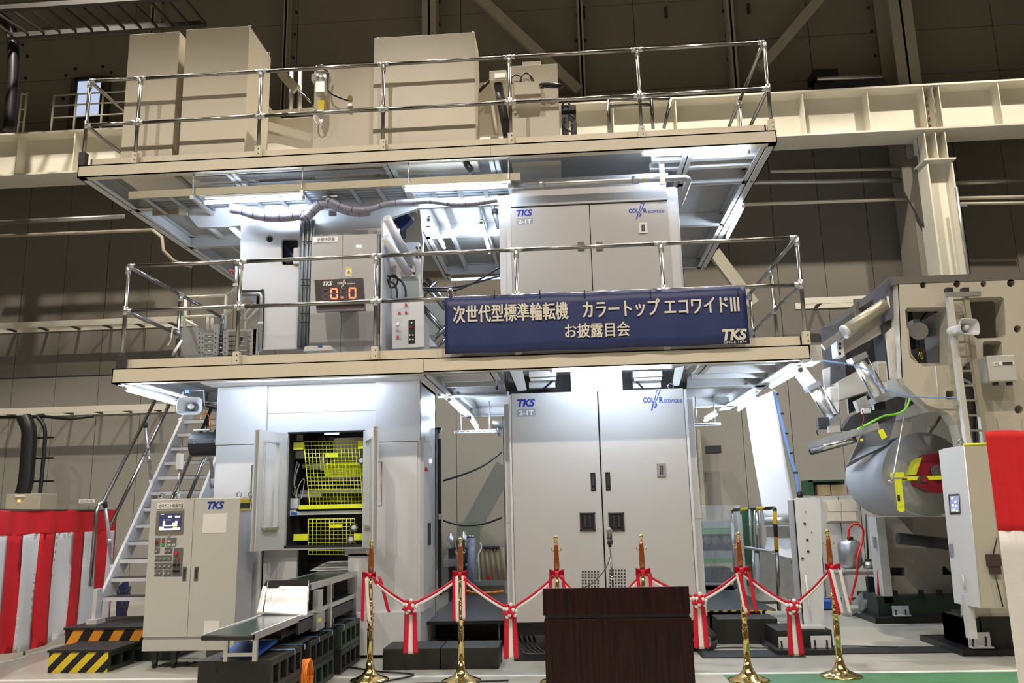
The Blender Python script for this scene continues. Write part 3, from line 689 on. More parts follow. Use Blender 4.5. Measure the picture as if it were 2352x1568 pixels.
P('light_bar', MB().pb(672,1173,834,1181,9.2,.06), mat('pale_cover_bar', (.7,.75,.8), .3), ins); P('sticker', MB().pb(669,1176,682,1182,9.19,.01), bluep, ins)
P('terminal_box', MB().pb(662,1144,684,1168,9.25,.08), white, ins); P('terminal_box', MB().pb(663,1170,679,1184,9.24,.06), white, ins)
for k, (pts, m, r) in enumerate(((((680,1155),(682,1130),(690,1108),(699,1100),(697,1120),(692,1145)), white, .006), (((683,1060),(677,1085),(675,1110),(678,1140)), galv, .008), (((668,1070),(663,1095),(668,1125),(676,1138)), black, .018), (((688,1065),(680,1090),(676,1115)), white, .006), (((672,1030),(671,1060),(668,1075)), black, .014))):
    P('hose', MB().tube(curve_pts([at(*q,9.3) for q in pts],5), r, 6), m, ins)
P('fitting', MB().tube([at(668,1088,9.3), at(668,1100,9.3)], .018, 10), white, ins); P('fitting', MB().tube([at(677,1115,9.3), at(677,1132,9.3)], .016, 10), brass, ins)
def knob(x, y, Y, lab):
    t = T('hand_wheel', lab, 'knob', at(x,y,Y)); c = at(x,y,Y)
    n = 48; prof = [(.045*(1+.14*math.cos(7*2*PI*k/n))) for k in range(n)]
    P('rim', MB().prism([(c.x+prof[k]*math.cos(2*PI*k/n), Y, c.z+prof[k]*math.sin(2*PI*k/n)) for k in range(n)], (0,.03,0)), chrome, t)
    P('hub', MB().lathe([(.024,-.012),(.024,.0)], c, 'y', 16), white, t); P('shaft', MB().tube([c, c+Vector((0,.3,0))], .012, 8), steel, t)
knob(830,1057,9.12,'lobed hand wheel half hidden by the right casing door, upper'); knob(813,1211,9.15,'lobed chrome hand wheel on the lower yellow guard, upper one'); knob(806,1238,9.15,'lobed chrome hand wheel on the lower yellow guard, lower one')
def wire_guard(Y, quad, nx, ny, lab, extra):
    t = T('wire_guard', lab, 'wire guard', at(*quad[2],Y)); q = [at(*p,Y) for p in quad]   # tl,tr,br,bl
    mb = MB()
    def g(u,v): return (q[0].lerp(q[1],u)).lerp(q[3].lerp(q[2],u), v)
    for i in range(nx+1): mb.tube([g(i/nx,0), g(i/nx,1)], .0035, 4)
    for j in range(ny+1): mb.tube([g(0,j/ny), g(1,j/ny)], .0035, 4)
    P('wire_grid', mb, yel, t)
    P('border_wire', MB().tube([g(0,0),g(1,0),g(1,1),g(0,1),g(0,0)], .006, 6), yel, t)
    for nm, r in extra: P(nm, MB().pb(*r, Y-.02, .015), yel, t)
    return t
wire_guard(9.18, ((698,1014),(824,1012),(833,1160),(711,1160)), 15, 16, 'large upper yellow wire guard inside the casing', (('corner_plate',(674,1016,697,1032)),('label_plate',(747,1041,776,1050)),('hinge_bar',(686,1158,835,1168)),('corner_plate',(822,1012,835,1030))))
wire_guard(9.16, ((708,1192),(815,1191),(816,1273),(708,1273)), 11, 9, 'smaller lower yellow wire guard inside the casing', (('side_plate',(674,1226,708,1241)),('label_plate',(756,1204,785,1212)),('side_plate',(813,1225,835,1240))))
pf = T('perforated_guard', 'yellow perforated guard plate behind the upper wire guard', 'guard plate', at(790,1078,9.3))
q0, q1 = at(747,1066,9.3), at(834,1092,9.3)
P('plate', MB().pb(747,1066,834,1093,9.3,.006), yel, pf)
P('holes', MB().add(*(lambda L: (L, [tuple(range(4*i,4*i+4)) for i in range(len(L)//4)]))([(x+a, 9.298, z+b) for x in [q0.x+.035+.019*i for i in range(21)] for z in [q1.z+.02+.019*j for j in range(5)] for a,b in ((0,0),(.008,0),(.008,.008),(0,.008))])), black, pf, stuff=True)
wg = P('flange', MB().pb(747,1062,834,1067,9.26,.05), yel, pf)
# ================================================================ LOGOS
def tks(x0, y0, x1, y1, Y, par, m=None):
    return text_px('TKS', x0, y0, x1, y1, Y, m or ink, par, bold=.045, shear=.22)
def strokes_px(polys, Y, m, par, name='emblem'):
    mb = MB()
    for pl_ in polys: mb.prism([at(*p,Y)+Vector((0,-.002,0)) for p in pl_], (0,.0015,0))
    return P(name, mb, m, par)
def colour_logo(x0, y0, x1, y1, Y, par, m=None, three=True):
    "COLOR word with slanted double stroke through it and the small word after it; box covers the COLOR word only"
    m = m or ink; w = x1-x0; h = y1-y0
    text_px('COL', x0, y0, x0+w*.55, y1, Y, m, par, bold=.04)
    text_px('R', x0+w*.80, y0-h*.05, x1, y1-h*.05, Y, m, par, bold=.04)
    def s(pts): return [(x0+w*a, y0+h*b) for a,b in pts]
    strokes_px([s(((.68,-1.3),(.78,-1.3),(.74,-1.1),(.70,-1.1),(.62,.3),(.52,1.0),(.50,.9),(.58,.1))),
                s(((.82,-1.3),(.92,-1.3),(.88,-1.1),(.86,-1.1),(.72,.4),(.60,1.0),(.57,.95),(.68,.3))),
                s(((.48,1.1),(.55,1.1),(.46,2.4),(.39,2.4))), s(((.58,1.1),(.70,1.1),(.70,1.5),(.62,1.9),(.54,1.9),(.62,1.4)))], Y, m, par)
    text_px('ECOWIDE', x1+w*.06, y0+h*.30, x1+w*.78, y1-h*.02, Y, m, par, bold=.02)
    for k in range(3): strokes_px([[(x1+w*(.83+k*.045), y0+h*.28), (x1+w*(.85+k*.045), y0+h*.28), (x1+w*(.85+k*.045), y1-h*.04), (x1+w*(.83+k*.045), y1-h*.04)]], Y, m, par, 'numeral_bar')
def badge(x0, y0, x1, y1, Y, par):
    a, b = at(x0,y1,Y), at(x1,y0,Y)
    P('badge', MB().prism([(x,Y-.0015,z) for x,z in rrect(a.x,a.z,b.x,b.z,.02)], (0,.001,0)), inkg, par)
    w = x1-x0; h = y1-y0; text_px('2-1T', x0+w*.10, y0+h*.22, x1-w*.10, y1-h*.20, Y-.002, whitei, par, bold=.03)
# ================================================================ LOWER TALL CABINET (printing unit)
DY = 8.9
lc = T('printing_unit_cabinet', 'tall two-door silver press cabinet standing on the floor in the centre', 'press cabinet', (.33,DY,.34))
zb_, zt_ = .34, 2.72
XM = at(1382,1120,DY).x
body = P('body', MB().box(-.70, 1.37, 9.06, 10.9, zb_+.02, 2.63, .01), white, lc)
for z in (1.35, 2.25): P('side_seam', MB().box(-.702,-.60,9.057,9.062,z,z+.004).box(1.27,1.372,9.057,9.062,z,z+.004), deckp, lc)
dl = P('door', MB().box(-.61, XM-.006, DY, DY+.15, zb_, zt_, .012), door_grey, lc); dr = P('door', MB().box(XM+.006, 1.25, DY, DY+.15, zb_, zt_, .012), door_grey, lc)
P('door_gap', MB().box(XM-.006, XM+.006, DY+.05, DY+.1, zb_, zt_), black, lc)
P('left_stile', MB().box(-.635,-.612,DY-.004,DY+.15,zb_,zt_-.01,.004), white, lc); P('right_stile', MB().box(1.252,1.28,DY-.004,DY+.15,zb_,zt_-.01,.004), white, lc)
def recess_handle(x0,y0,x1,y1,par):
    P('latch_handle', MB().pb(x0,y0,x1,y1,DY-.006,.008), black, par); P('lock', MB().lathe([(.010,-.014),(.010,-.006)], at((x0+x1)/2,y1-5,DY), 'y', 8), chrome, par)
    P('grip', MB().pb(x0+3,y0+6,x1-3,y1-12,DY-.014,.008), dark, par)
recess_handle(1357,1085,1368,1127,dl); recess_handle(1391,1084,1402,1126,dr)
for x0,x1,par in ((1332,1367,dl),(1398,1434,dr)):
    P('recess_pull', MB().pb(x0,1177,x1,1219,DY-.004,.006), black, par)
    P('recess_rim', MB().pb(x0,1177,x1,1180,DY-.012,.012).pb(x0,1216,x1,1219,DY-.012,.012).pb(x0,1177,x0+3,1219,DY-.012,.012).pb(x1-3,1177,x1,1219,DY-.012,.012), dark, par)
    for k in (.34,.66): P('recess_finger', MB().pb(x0+(x1-x0)*k-2,1183,x0+(x1-x0)*k+2,1210,DY-.012,.006), dark, par)
def vent(x0,y0,x1,y1,n,par):
    mb = MB(); dx = (x1-x0)/n; dy = (y1-y0)/n
    for i in range(n):
        for j in range(n): mb.pb(x0+i*dx+dx*.2, y0+j*dy+dy*.2, x0+(i+1)*dx-dx*.2, y0+(j+1)*dy-dy*.2, DY-.002, .004)
    P('vent_holes', mb, dark, par, stuff=True)
vent(1335,1309,1377,1350,6,dl); vent(1398,1306,1438,1350,6,dr)
def keypad(x0,y0,x1,y1,Y,par,nx=2,ny=4):
    P('keypad_plate', MB().pb(x0,y0,x1,y1,Y-.012,.014), alum, par)
    P('keypad_face', MB().pb(x0+5,y0+4,x1-5,y1-4,Y-.015,.004), mat('keypad_face', (.35,.34,.45), .4), par)
    mb = MB(); w = (x1-x0-11)/nx; h = (y1-y0-9)/ny
    for i in range(nx):
        for j in range(ny): mb.pb(x0+6+i*w, y0+5+j*h, x0+5+(i+1)*w, y0+4+(j+1)*h, Y-.018, .004)
    P('keys', mb, dark, par)
keypad(1509,1064,1529,1094,DY,dr)
tks(1188,916,1229,934,DY,dl); badge(1188,938,1230,957,DY,dl); colour_logo(1477,912,1523,925,DY,dr)
eye_bolt(-.50,9.3,2.63,lc); eye_bolt(at(1543,885,DY).x,DY+.1,2.72,lc,.03)
for x in (1343,1398): eye_bolt(at(x,890,DY).x, 8.98, 2.72, lc, .018)
P('red_lamp', MB().pb(1578,1031,1584,1036,9.04,.02), redp, lc)
P('tower', MB().box(at(1311,870,8.95).x, at(1429,870,8.95).x, 8.95, 9.5, 2.60, 3.0), white, lc)
P('underside', MB().box(-.68,1.35,9.0,10.9,.2,zb_), black, lc)
dl['label'] = 'left door with logo and badge'; dr['label'] = 'right door with keypad'
# mechanism above the cabinet
mc = T('ink_unit_mechanism', 'dark machinery and cables above the tall cabinet under the deck', 'machinery', (.33,9.2,2.75))
P('back_plate', MB().box(-.68,1.35,9.7,9.75,2.7,3.3), dark, mc)
for x0,x1 in ((1215,1278),(1454,1521)):
    P('cover', MB().pb(x0,852,x1,865,9.1,.3), alum, mc); P('cover', MB().pb(x0+3,867,x1-1,873,9.12,.3), alum, mc)
    P('frame', MB().pb(x0,876,x1-3,890,9.3,.1), galv, mc)
P('strut', MB().tube([at(1272,872,9.2), at(1248,893,9.2)], .012), black, mc); P('strut', MB().tube([at(1458,872,9.2), at(1476,890,9.2)], .012), black, mc)
P('gusset', MB().prism([at(1168,845,9.0),at(1200,850,9.0),at(1210,895,9.0),at(1190,898,9.0)], (0,.02,0)), deckp, mc)
P('gusset', MB().prism([at(1572,840,9.0),at(1550,845,9.0),at(1545,885,9.0),at(1560,885,9.0)], (0,.02,0)), deckp, mc)
for k in range(9):
    x = 1160+k*4; P('cable', MB().tube(curve_pts([at(x-4+random.random()*6,852,9.3), at(x,872+random.random()*8,9.15), at(x+4,898,9.2)],4), .012, 6), black, mc)
for k in range(9):
    x = 1545+k*4; P('cable', MB().tube(curve_pts([at(x+random.random()*6,850,9.3), at(x,868+random.random()*8,9.15), at(x-2,892,9.2)],4), .012, 6), black, mc)
# ================================================================ UPPER CABINET
EY = 9.2
uc = T('upper_press_cabinet', 'two-door silver press cabinet on the middle deck behind the railing', 'press cabinet', (.33,EY,3.05))
ux0, ux1 = at(1147,550,EY+.1).x, at(1564,550,EY+.1).x
P('body', MB().box(ux0, ux1, EY+.1, 11.2, 3.04, 5.16, .01), white, uc)
XU = at(1357,560,EY).x
fx0, fx1 = at(1173,475,EY).x, at(1532,462,EY).x
zd = at(1353,469,EY).z
P('head_panel', MB().box(fx0, fx1, EY-.0, EY+.1, zd+.01, at(1353,425,EY).z), door_grey, uc)
P('head_lip', MB().box(fx0, fx1, EY-.01, EY+.1, zd, zd+.012), black, uc)
d1_ = P('door', MB().box(fx0, XU-.004, EY, EY+.1, 3.1, zd-.004), door_grey, uc, 'left door with logo and badge'); d2_ = P('door', MB().box(XU+.006, fx1, EY, EY+.1, 3.1, zd-.004), door_grey, uc, 'right door with keypad')
P('door_gap', MB().box(XU-.004, XU+.006, EY+.04, EY+.08, 3.1, zd), black, uc)
P('side_cover', MB().box(fx0-.06, fx0-.004, EY+.03, EY+.1, 3.1, 5.14), white, uc); P('side_cover', MB().box(fx1+.004, fx1+.11, EY+.03, EY+.1, 3.1, 5.14), white, uc)
for x0 in (1327,1369): P('latch', MB().pb(x0,555,x0+15,573,EY-.02,.02), steel, d1_ if x0 < 1350 else d2_)
keypad(1468,511,1487,535,EY,d2_)
tks(1186,481,1223,497,EY,d1_); badge(1187,500,1224,516,EY,d1_); colour_logo(1444,479,1486,489,EY,d2_)
# pipe over the cabinet
hp = T('overhead_pipe', 'galvanised pipe with bend running over the upper cabinet', 'pipe', at(1380,415,9.05))
P('pipe', MB().tube([at(1172,427,9.05), at(1575,408,9.05)], .035, 14), galv, hp); P('coupling', MB().tube([at(1236,424,9.05), at(1250,423,9.05)], .045, 12), galv, hp); P('coupling', MB().tube([at(1452,414,9.05), at(1467,413,9.05)], .045, 12), galv, hp)
P('bend', MB().tube(curve_pts([at(1568,408,9.05), at(1580,412,9.1), at(1578,425,9.3), at(1562,468,10.2)],5), .038, 12), galv, hp)
P('band', MB().tube([at(1481,412,9.05), at(1484,412,9.05)], .037, 12), yel, hp)
P('hanger', MB().pb(1515,370,1527,422,9.0,.03), alum, hp); P('hanger', MB().pb(1172,405,1180,432,9.0,.03), alum, hp)
one('frame_beam', MB().box(at(1172,430,9.3).x, at(1536,430,9.3).x, 9.3, 9.5, at(1350,420,9.3).z, at(1350,405,9.3).z), white, 'white beam on top of the upper cabinet behind the pipe', 'beam')
pv = T('riser_pipe', 'vertical galvanised pipe at the left flank of the upper cabinet', 'pipe', at(1135,480,9.4))
P('pipe', MB().tube([at(1122,440,9.5), at(1136,490,9.5), at(1146,525,9.5)], .026), galv, pv); P('valve', MB().lathe([(.04,0),(.04,.06)], at(1137,492,9.5), 'z', 10), dark, pv)
# ================================================================ UPPER LEFT CASING
KY = 9.35
ul = T('upper_folder_casing', 'white upper press casing with a round hole and side opening on the middle deck', 'press casing', (at(720,800,KY).x,KY,3.05))
plate('front_plate', [(553,518),(690,513),(690,800),(602,803),(605,672),(551,672)], [circ(619,548,8), rrect(647,549,684,608,5)], KY, .04, white, ul)
plate('front_plate', [(716,510),(885,505),(868,800),(700,803),(690,800),(690,513)], [], KY, .04, white, ul)
P('side_plate', MB().prism([at(553,518,KY)+Vector((0,.04,0)), at(551,672,KY)+Vector((0,.04,0)), at(551,672,KY)+Vector((0,1.5,0)), at(553,518,KY)+Vector((0,1.5,0))], (.02,0,0)), white, ul)
P('hole_backing', MB().box(at(580,560,KY).x, at(700,560,KY).x, KY+.2, KY+.22, 4.0, 5.0), black, ul)
P('inner_block', MB().pb(656,556,684,605,KY+.15,.04), dark, ul); P('inner_arm', MB().obox(at(655,565,KY+.1), at(684,600,KY+.1), .05, .03), navy, ul)
P('plastic_cap', MB().pb(673,568,690,606,KY-.03,.03,.01), white, ul)
rx = at(887,650,KY).x
P('right_side_plate', MB().box(rx-.02, rx, KY-.2, KY+.9, 3.05, 4.87), white, ul)
plate('head_plate', [(434,460),(552,455),(1145,432),(1145,470),(960,478),(885,505),(690,513),(553,518),(505,522),(455,522),(434,497)], [rrect(755,482,773,496,2)], KY+.12, .05, white, ul)
P('left_cutout_frame', MB().tube(curve_pts([at(553,668,KY-.01), at(596,668,KY-.01), at(605,676,KY-.01), at(602,800,KY-.01)],4), .012, 8), dark, ul)
sm = T('steam_pipe', 'galvanised pipe bending round the left opening behind the railing post', 'pipe', at(600,730,9.3))
P('pipe', MB().tube([at(554,677,9.3), at(598,675,9.3), at(600,680,9.3), at(597,806,9.3)], .022, 10), galv, sm); P('clamp', MB().pb(592,738,603,744,9.27,.02), white, sm)
rv = T('red_valve_pipe', 'short galvanised pipe with a red valve handle by the left casing', 'valve', at(541,640,9.0))
P('pipe', MB().tube([at(543,612,9.0), at(541,676,9.0)], .018, 10), galv, rv); P('valve_handle', MB().lathe([(.03,0),(.03,.015)], at(528,623,9.0), 'x', 10), redp, rv); P('stem', MB().tube([at(528,623,9.0), at(541,622,9.0)], .008), steel, rv); P('clamp', MB().pb(535,650,547,656,8.98,.02), white, rv)
# ---- relay cabinet with two doors
RYY = 9.1
rc = T('relay_cabinet', 'beige two-door relay cabinet on the middle deck behind the speed display', 'cabinet', (at(785,800,RYY).x,RYY,3.05))
rx0, rx1, rm = at(712,660,RYY).x, at(864,660,RYY).x, at(785,660,RYY).x
rz1 = at(785,540,RYY).z
P('body', MB().box(rx0, rx1, RYY+.02, KY, 3.05, rz1), panelw, rc)
dd1 = P('door', MB().box(rx0+.01, rm-.002, RYY, RYY+.02, 3.28, rz1), door_grey, rc); dd2 = P('door', MB().box(rm+.002, rx1, RYY, RYY+.02, 3.28, rz1), door_grey, rc)
P('name_plate', MB().pb(720,544,777,556,RYY-.006,.006), whitei, dd1); text_px('折部中段盤', 729,545,769,554,RYY-.007,dark,dd1)
P('lamp', MB().lathe([(.012,-.015),(.012,0)], at(821,566,RYY), 'y', 10), lampg, dd2); P('lamp', MB().lathe([(.012,-.015),(.012,0)], at(828,566,RYY), 'y', 10), lampg, dd2)
P('warning_label', MB().pb(794,614,808,635,RYY-.003,.003), whitei, dd2)
P('warning_band', MB().pb(794,614,808,618,RYY-.004,.003), yelw, dd2); P('warning_triangle', MB().prism([at(795.5,629,RYY)+Vector((0,-.005,0)), at(807,629,RYY)+Vector((0,-.005,0)), at(801.2,618.5,RYY)+Vector((0,-.005,0))], (0,.003,0)), yelw, dd2)
P('warning_bolt', MB().prism([at(801.5,621,RYY)+Vector((0,-.007,0)), at(799.8,625.5,RYY)+Vector((0,-.007,0)), at(801.2,625,RYY)+Vector((0,-.007,0)), at(800.6,628.3,RYY)+Vector((0,-.007,0)), at(803,624,RYY)+Vector((0,-.007,0)), at(801.6,624.3,RYY)+Vector((0,-.007,0))], (0,.002,0)), black, dd2)
P('side_window', MB().box(rx1, rx1+.006, RYY+.08, RYY+.2, 4.1, 4.68), whitei, rc)
P('handle', MB().box(rx1,rx1+.02,RYY+.1,RYY+.13,3.2,3.5), galv, rc)
# speed display
SY = 8.75
sd = T('speed_display', 'dark speed display board with red digits hanging on the relay cabinet', 'display', at(780,680,SY))
P('board', MB().prism([at(722,643,SY), at(833,638,SY), at(838,712,SY-.02), at(727,716,SY-.02)], (0,.05,0)), disp, sd)
P('bezel_strip', MB().prism([at(726,689,SY-.002), at(836,685,SY-.002), at(838,712,SY-.022), at(727,716,SY-.022)], (0,.01,0)), mat('display_lower_strip', (.13,.115,.125), .3), sd)  # lighter strip across the lower part of the board
P('bracket', MB().box(at(760,690,SY).x, at(800,690,SY).x, SY+.05, RYY, 3.75, 3.8), dark, sd)
tks(741,646,764,656,SY-.004,sd,whitei); colour_logo(775,648,796,653,SY-.004,sd,whitei)
def digit(x, y, segs, mm):
    w, h = 19, 25
    sx = {'a':((x+2,y),(x+w-2,y),(x+w-5,y+3.4),(x+5,y+3.4)), 'g':((x+4,y+h/2-1.6),(x+w-4,y+h/2-1.6),(x+w-4,y+h/2+1.6),(x+4,y+h/2+1.6)), 'd':((x+5,y+h-3.4),(x+w-5,y+h-3.4),(x+w-2,y+h),(x+2,y+h)),
          'f':((x+1,y+1.5),(x+4.4,y+4.5),(x+4.4,y+h/2-2),(x+1,y+h/2-.7)), 'b':((x+w-1,y+1.5),(x+w-4.4,y+4.5),(x+w-4.4,y+h/2-2),(x+w-1,y+h/2-.7)),
          'e':((x+1,y+h-1.5),(x+4.4,y+h-4.5),(x+4.4,y+h/2+2),(x+1,y+h/2+.7)), 'c':((x+w-1,y+h-1.5),(x+w-4.4,y+h-4.5),(x+w-4.4,y+h/2+2),(x+w-1,y+h/2+.7))}
    for k in 'abcdefg': strokes_px([sx[k]], SY-.012, led_on if k in segs else led_off, sd, 'digit_segment')
for x, y, sg in ((739,663,''),(758,662,'abcdef'),(780,661,''),(800,660,'abcdef')): digit(x, y, sg, None)
strokes_px([((783,681),(788,681),(788,685),(783,685))], SY-.012, led_on, sd, 'decimal_point')
# conduit bundle
cb = T('conduit_bundle', 'bundle of grey conduits rising beside the relay cabinet', 'conduits', at(700,800,9.28))
for k in range(11):
    x = 684 + k*2.7 + (k % 2); x2 = x+6+k*.35
    P('conduit', MB().tube([at(x,803,9.27-.02*(k%3)), at(x+4,650,9.27-.02*(k%3)), at(x2+2,505,9.27-.02*(k%3)), at(702+(k-5)*1.2,497,9.25)], .012, 8), cablem, cb)
for y in (555,642,655,720,740,795): P('tie', MB().obox(at(687+(800-y)*.03,y,9.2), at(713+(800-y)*.03,y,9.2), .01, .012), black, cb)
def wrapped(label, pts, Y, r=.06):
    t = T('wrapped_cable', label, 'cable bundle', at(*pts[len(pts)//2],Y)); c = curve_pts([at(*q,Y) for q in pts], 5)
    P('wrap', MB().tube(c, r, 10), lilac, t)
    for k in range(2, len(c)-2, 4):
        d = (c[k+1]-c[k-1]).normalized(); P('tie', MB().tube([c[k]-d*.003, c[k]+d*.003], r*1.04, 10), black, t)
wrapped('grey plastic wrapped cable sagging left of the conduit bundle', [(530,478),(555,482),(585,492),(620,498),(660,497),(692,494),(700,500)], 9.1)
wrapped('grey plastic wrapped cable looping from the conduits to the right', [(698,502),(712,490),(735,470),(760,468),(790,480),(820,486),(850,484)], 9.1)
wrapped('long grey plastic wrapped cable sagging across to the upper cabinet', [(752,455),(775,470),(810,481),(850,480),(890,468),(940,464),(990,461),(1040,468),(1090,466),(1142,458)], 9.05, .035)
P('hook', MB().pb(740,448,775,460,9.1,.1), galv, T('cable_clamp', 'metal clamp holding the wrapped cables under the tray', 'clamp', at(757,455,9.1)))
# ================================================================ CABLE TRAY UNDER UPPER DECK
ct = T('cable_tray', 'long beige cable tray hung under the front of the upper deck', 'cable tray', at(740,420,8.95))
A, B = at(298,440,8.95), at(1195,398,8.95); B.z = A.z = 5.24
P('front_channel', MB().box(A.x, B.x, 8.93, 8.96, A.z-.045, A.z+.045), tray, ct); P('rear_channel', MB().box(A.x, B.x, 9.5, 9.53, A.z-.045, A.z+.045), tray, ct)
n = 15
for k in range(n):
    x = A.x + (k+.6)*(B.x-A.x)/n; P('rung', MB().box(x-.025, x+.025, 8.96, 9.5, A.z-.04, A.z-.01), galv, ct)
for px in (447,697,940,1170):
    x = at(px,440,8.95).x; P('drop_rod', MB().tube([(x,8.9,A.z-.03),(x,8.9,5.47)], .009, 6), galv, ct)
    P('cross_arm', MB().box(x-.02, x+.02, 8.88, 9.55, A.z-.10, A.z-.06), alum, ct)
for k in range(5): P('tray_cable', MB().tube([(A.x+.1, 9.05+.08*k, A.z), (B.x-.1, 9.07+.08*k, A.z)], .02, 6), cablem, ct)
one('junction_box', MB().pb(410,470,428,492,9.35,.06,.005), panelw, 'small white junction box on the beam under the upper deck at left', 'box')
hs = one('hanging_hose', MB().tube(curve_pts([at(1068,362,9.0), at(1073,378,8.97), at(1082,390,8.95)],5), .04, 10), black, 'thick black hose dropping into the cable tray under the upper deck', 'hose')
# ================================================================ MIDDLE: control column and braces between the casings
c2 = T('console_column', 'white control column with red buttons and a black switch strip', 'control column', at(935,800,9.3))
NY = 9.3
plate('front_plate', [(899,690),(973,687),(974,796),(901,800)], [], NY, .05, white, c2)
plate('web_frame', [(884,560),(962,556),(966,640),(973,690),(899,694),(884,664)], [rrect(900,640,962,684,4), rrect(892,585,912,600,2)], NY+.3, .1, white, c2)
P('body', MB().box(at(902,740,NY).x, at(970,740,NY).x, NY+.05, NY+.5, 3.05, 3.7), white, c2)
for px0,py0 in ((927,691),(911,707),(927,706),(908,729),(908,747),(908,765)):
    P('button_plate', MB().pb(px0,py0,px0+13,py0+14,NY-.004,.004), mat('pale_button_plate', (.5,.52,.6), .4), c2)
for x,y in ((933,700),(918,719),(933,718),(914,774)): P('red_button', MB().lathe([(.013,-.02),(.013,0)], at(x,y,NY), 'y', 10), redp, c2)
P('gauge', MB().lathe([(.02,-.015),(.02,0)], at(914,744,NY), 'y', 14), whitei, c2); P('knob', MB().lathe([(.014,-.02),(.014,0)], at(914,757,NY), 'y', 10), alum, c2)
ss = P('switch_strip', MB().pb(938,734,953,788,NY-.01,.012,.004), black, c2)
for x,y,mm in ((946,742,whitei),(945,752,redp),(942,770,whitei),(949,770,whitei),(942,780,whitei),(949,780,whitei)): P('push_button', MB().lathe([(.013 if mm is redp else .009,-.025),(.013 if mm is redp else .009,-.01)], at(x,y,NY), 'y', 10), mm, ss)
P('green_lamp', MB().lathe([(.005,-.016),(.005,-.01)], at(943,761,NY), 'y', 8), greenp, ss)
for pts in (((888,642),(905,652),(912,668),(912,684)), ((888,634),(905,636),(922,646),(931,664),(932,682)), ((893,650),(898,660),(908,656),(914,642),(906,632),(896,636),(893,650))):
    P('black_hose', MB().tube(curve_pts([at(*q,NY+.1) for q in pts],6), .013, 8), black, c2)
br = T('brace_pipes', 'pair of thick white diagonal pipes beside the relay cabinet', 'brace', at(910,570,9.5))
P('pipe', MB().tube([at(888,500,9.0), at(946,610,9.6)], .05, 14), white, br); P('pipe', MB().tube([at(884,545,9.0), at(940,630,9.4)], .05, 14), white, br)
P('mount', MB().pb(925,610,953,634,9.55,.05), white, br)
for x,y in ((958,570),(966,570),(958,590),(966,590),(945,614),(951,628),(930,628)): P('bolt', MB().lathe([(.014,-.03),(.014,0)], at(x,y,9.4), 'y', 8), black, br)
P('bolt_plate', MB().pb(954,566,969,593,9.42,.03), white, br)
fr = T('press_frame', 'cream rear press frame with a black slot seen between the upper cabinets', 'frame', at(930,480,10.5))
plate('frame_plate', [(898,440),(960,440),(972,560),(966,690),(884,690),(884,460)], [rrect(915,520,933,548,2), rrect(895,470,912,510,2)], 10.6, .08, cream, fr)
P('slot_back', MB().pb(912,515,936,552,10.9,.05), black, fr); P('crank_arm', MB().obox(at(903,470,10.2), at(935,512,10.2), .22, .12, (0,1,0)), white, fr); P('blue_joint', MB().obox(at(918,500,10.1), at(936,518,10.1), .2, .14, (0,1,0)), navy, fr)
P('black_rod', MB().tube([at(905,445,10.3), at(940,510,10.3)], .06), dark, fr); P('orange_hose', MB().tube(curve_pts([at(903,528,10.3), at(912,520,10.3), at(918,508,10.3)],5), .02), orange, fr)
# rear stair-rails seen between upper cabinets
rr = T('rear_lattice', 'crossed steel rails behind the deck between the two upper cabinets', 'lattice', at(1000,720,12.5))
for a,b in (((980,640),(1028,700)),((973,650),(1022,710)),((968,684),(1002,645)),((968,700),(1022,760)),((975,712),(1025,770)),((990,785),(1025,750)),((1003,795),(1030,775))):
    P('rail', MB().tube([at(*a,12.3), at(*b,12.3)], .035, 8), steel, rr)
P('foot', MB().prism([at(965,750,12.2),at(1004,795,12.2),at(975,797,12.2),at(965,796,12.2)], (0,.1,0)), deckp, rr)
P('panel', MB().pb(970,695,1022,770,13.2,.05), beamw, rr)
for pts in (((965,660),(1010,662),(1070,655),(1152,632)), ((965,664),(1000,668),(1060,662),(1152,612))):
    one('sagging_cable', MB().tube(curve_pts([at(*q,11.1) for q in pts],6), .014, 6), black, ('thin black cable sagging between the upper cabinets, %s one' % ('lower' if pts[3][1]==632 else 'upper')), 'cable')
one('threaded_rod', MB().box(at(1036,641,11.1).x, at(1152,636,11.1).x, 11.1, 11.14, at(1090,640,11.1).z-.02, at(1090,640,11.1).z+.02), alum, 'slotted steel channel behind the middle deck, left of the upper cabinet', 'channel')
wh = T('white_case', 'small white plastic case lying on the middle deck near the conduits', 'case', at(730,800,8.6))
P('lid', MB().prism([at(697,806,8.55), at(700,796,8.55), at(705,794,8.55), at(757,793,8.55), at(762,797,8.55), at(764,804,8.55)], (0,.25,0)), white, wh); P('blue_tab', MB().pb(730,793,740,796,8.54,.03), bluep, wh)
# roller rack at the left of the deck
rk = T('roller_rack', 'rack of small rollers between bolted plates on the left of the middle deck', 'roller rack', at(500,800,9.4))
P('side_cover', MB().pb(416,752,452,815,9.4,.3), galv, rk)
for x0,x1,y0 in ((450,468,763),(490,501,745),(512,522,760),(575,588,756),(581,590,756)): P('bolted_plate', MB().pb(x0,y0,x1,814,9.35,.04), alum, rk)
P('top_bar', MB().pb(520,756,578,761,9.37,.04), alum, rk)
for j in range(5):
    y = 765+j*11; P('shelf_bar', MB().pb(468,y,491,y+2.5,9.36,.03), alum, rk); P('roller', MB().tube([at(469,y+6,9.42), at(489,y+6.5,9.42)], .022, 10), chrome, rk)
    P('roller', MB().tube([at(502,y+5,9.42), at(512,y+5.5,9.42)], .022, 10), dark, rk)
    P('rod', MB().tube([at(522,y+7,9.4), at(576,y+8,9.4)], .008, 6), steel, rk)
    for x in (458,465,495,517,584): P('bolt', MB().lathe([(.008,-.006),(.008,0)], at(x,y,9.35), 'y', 6), black, rk)
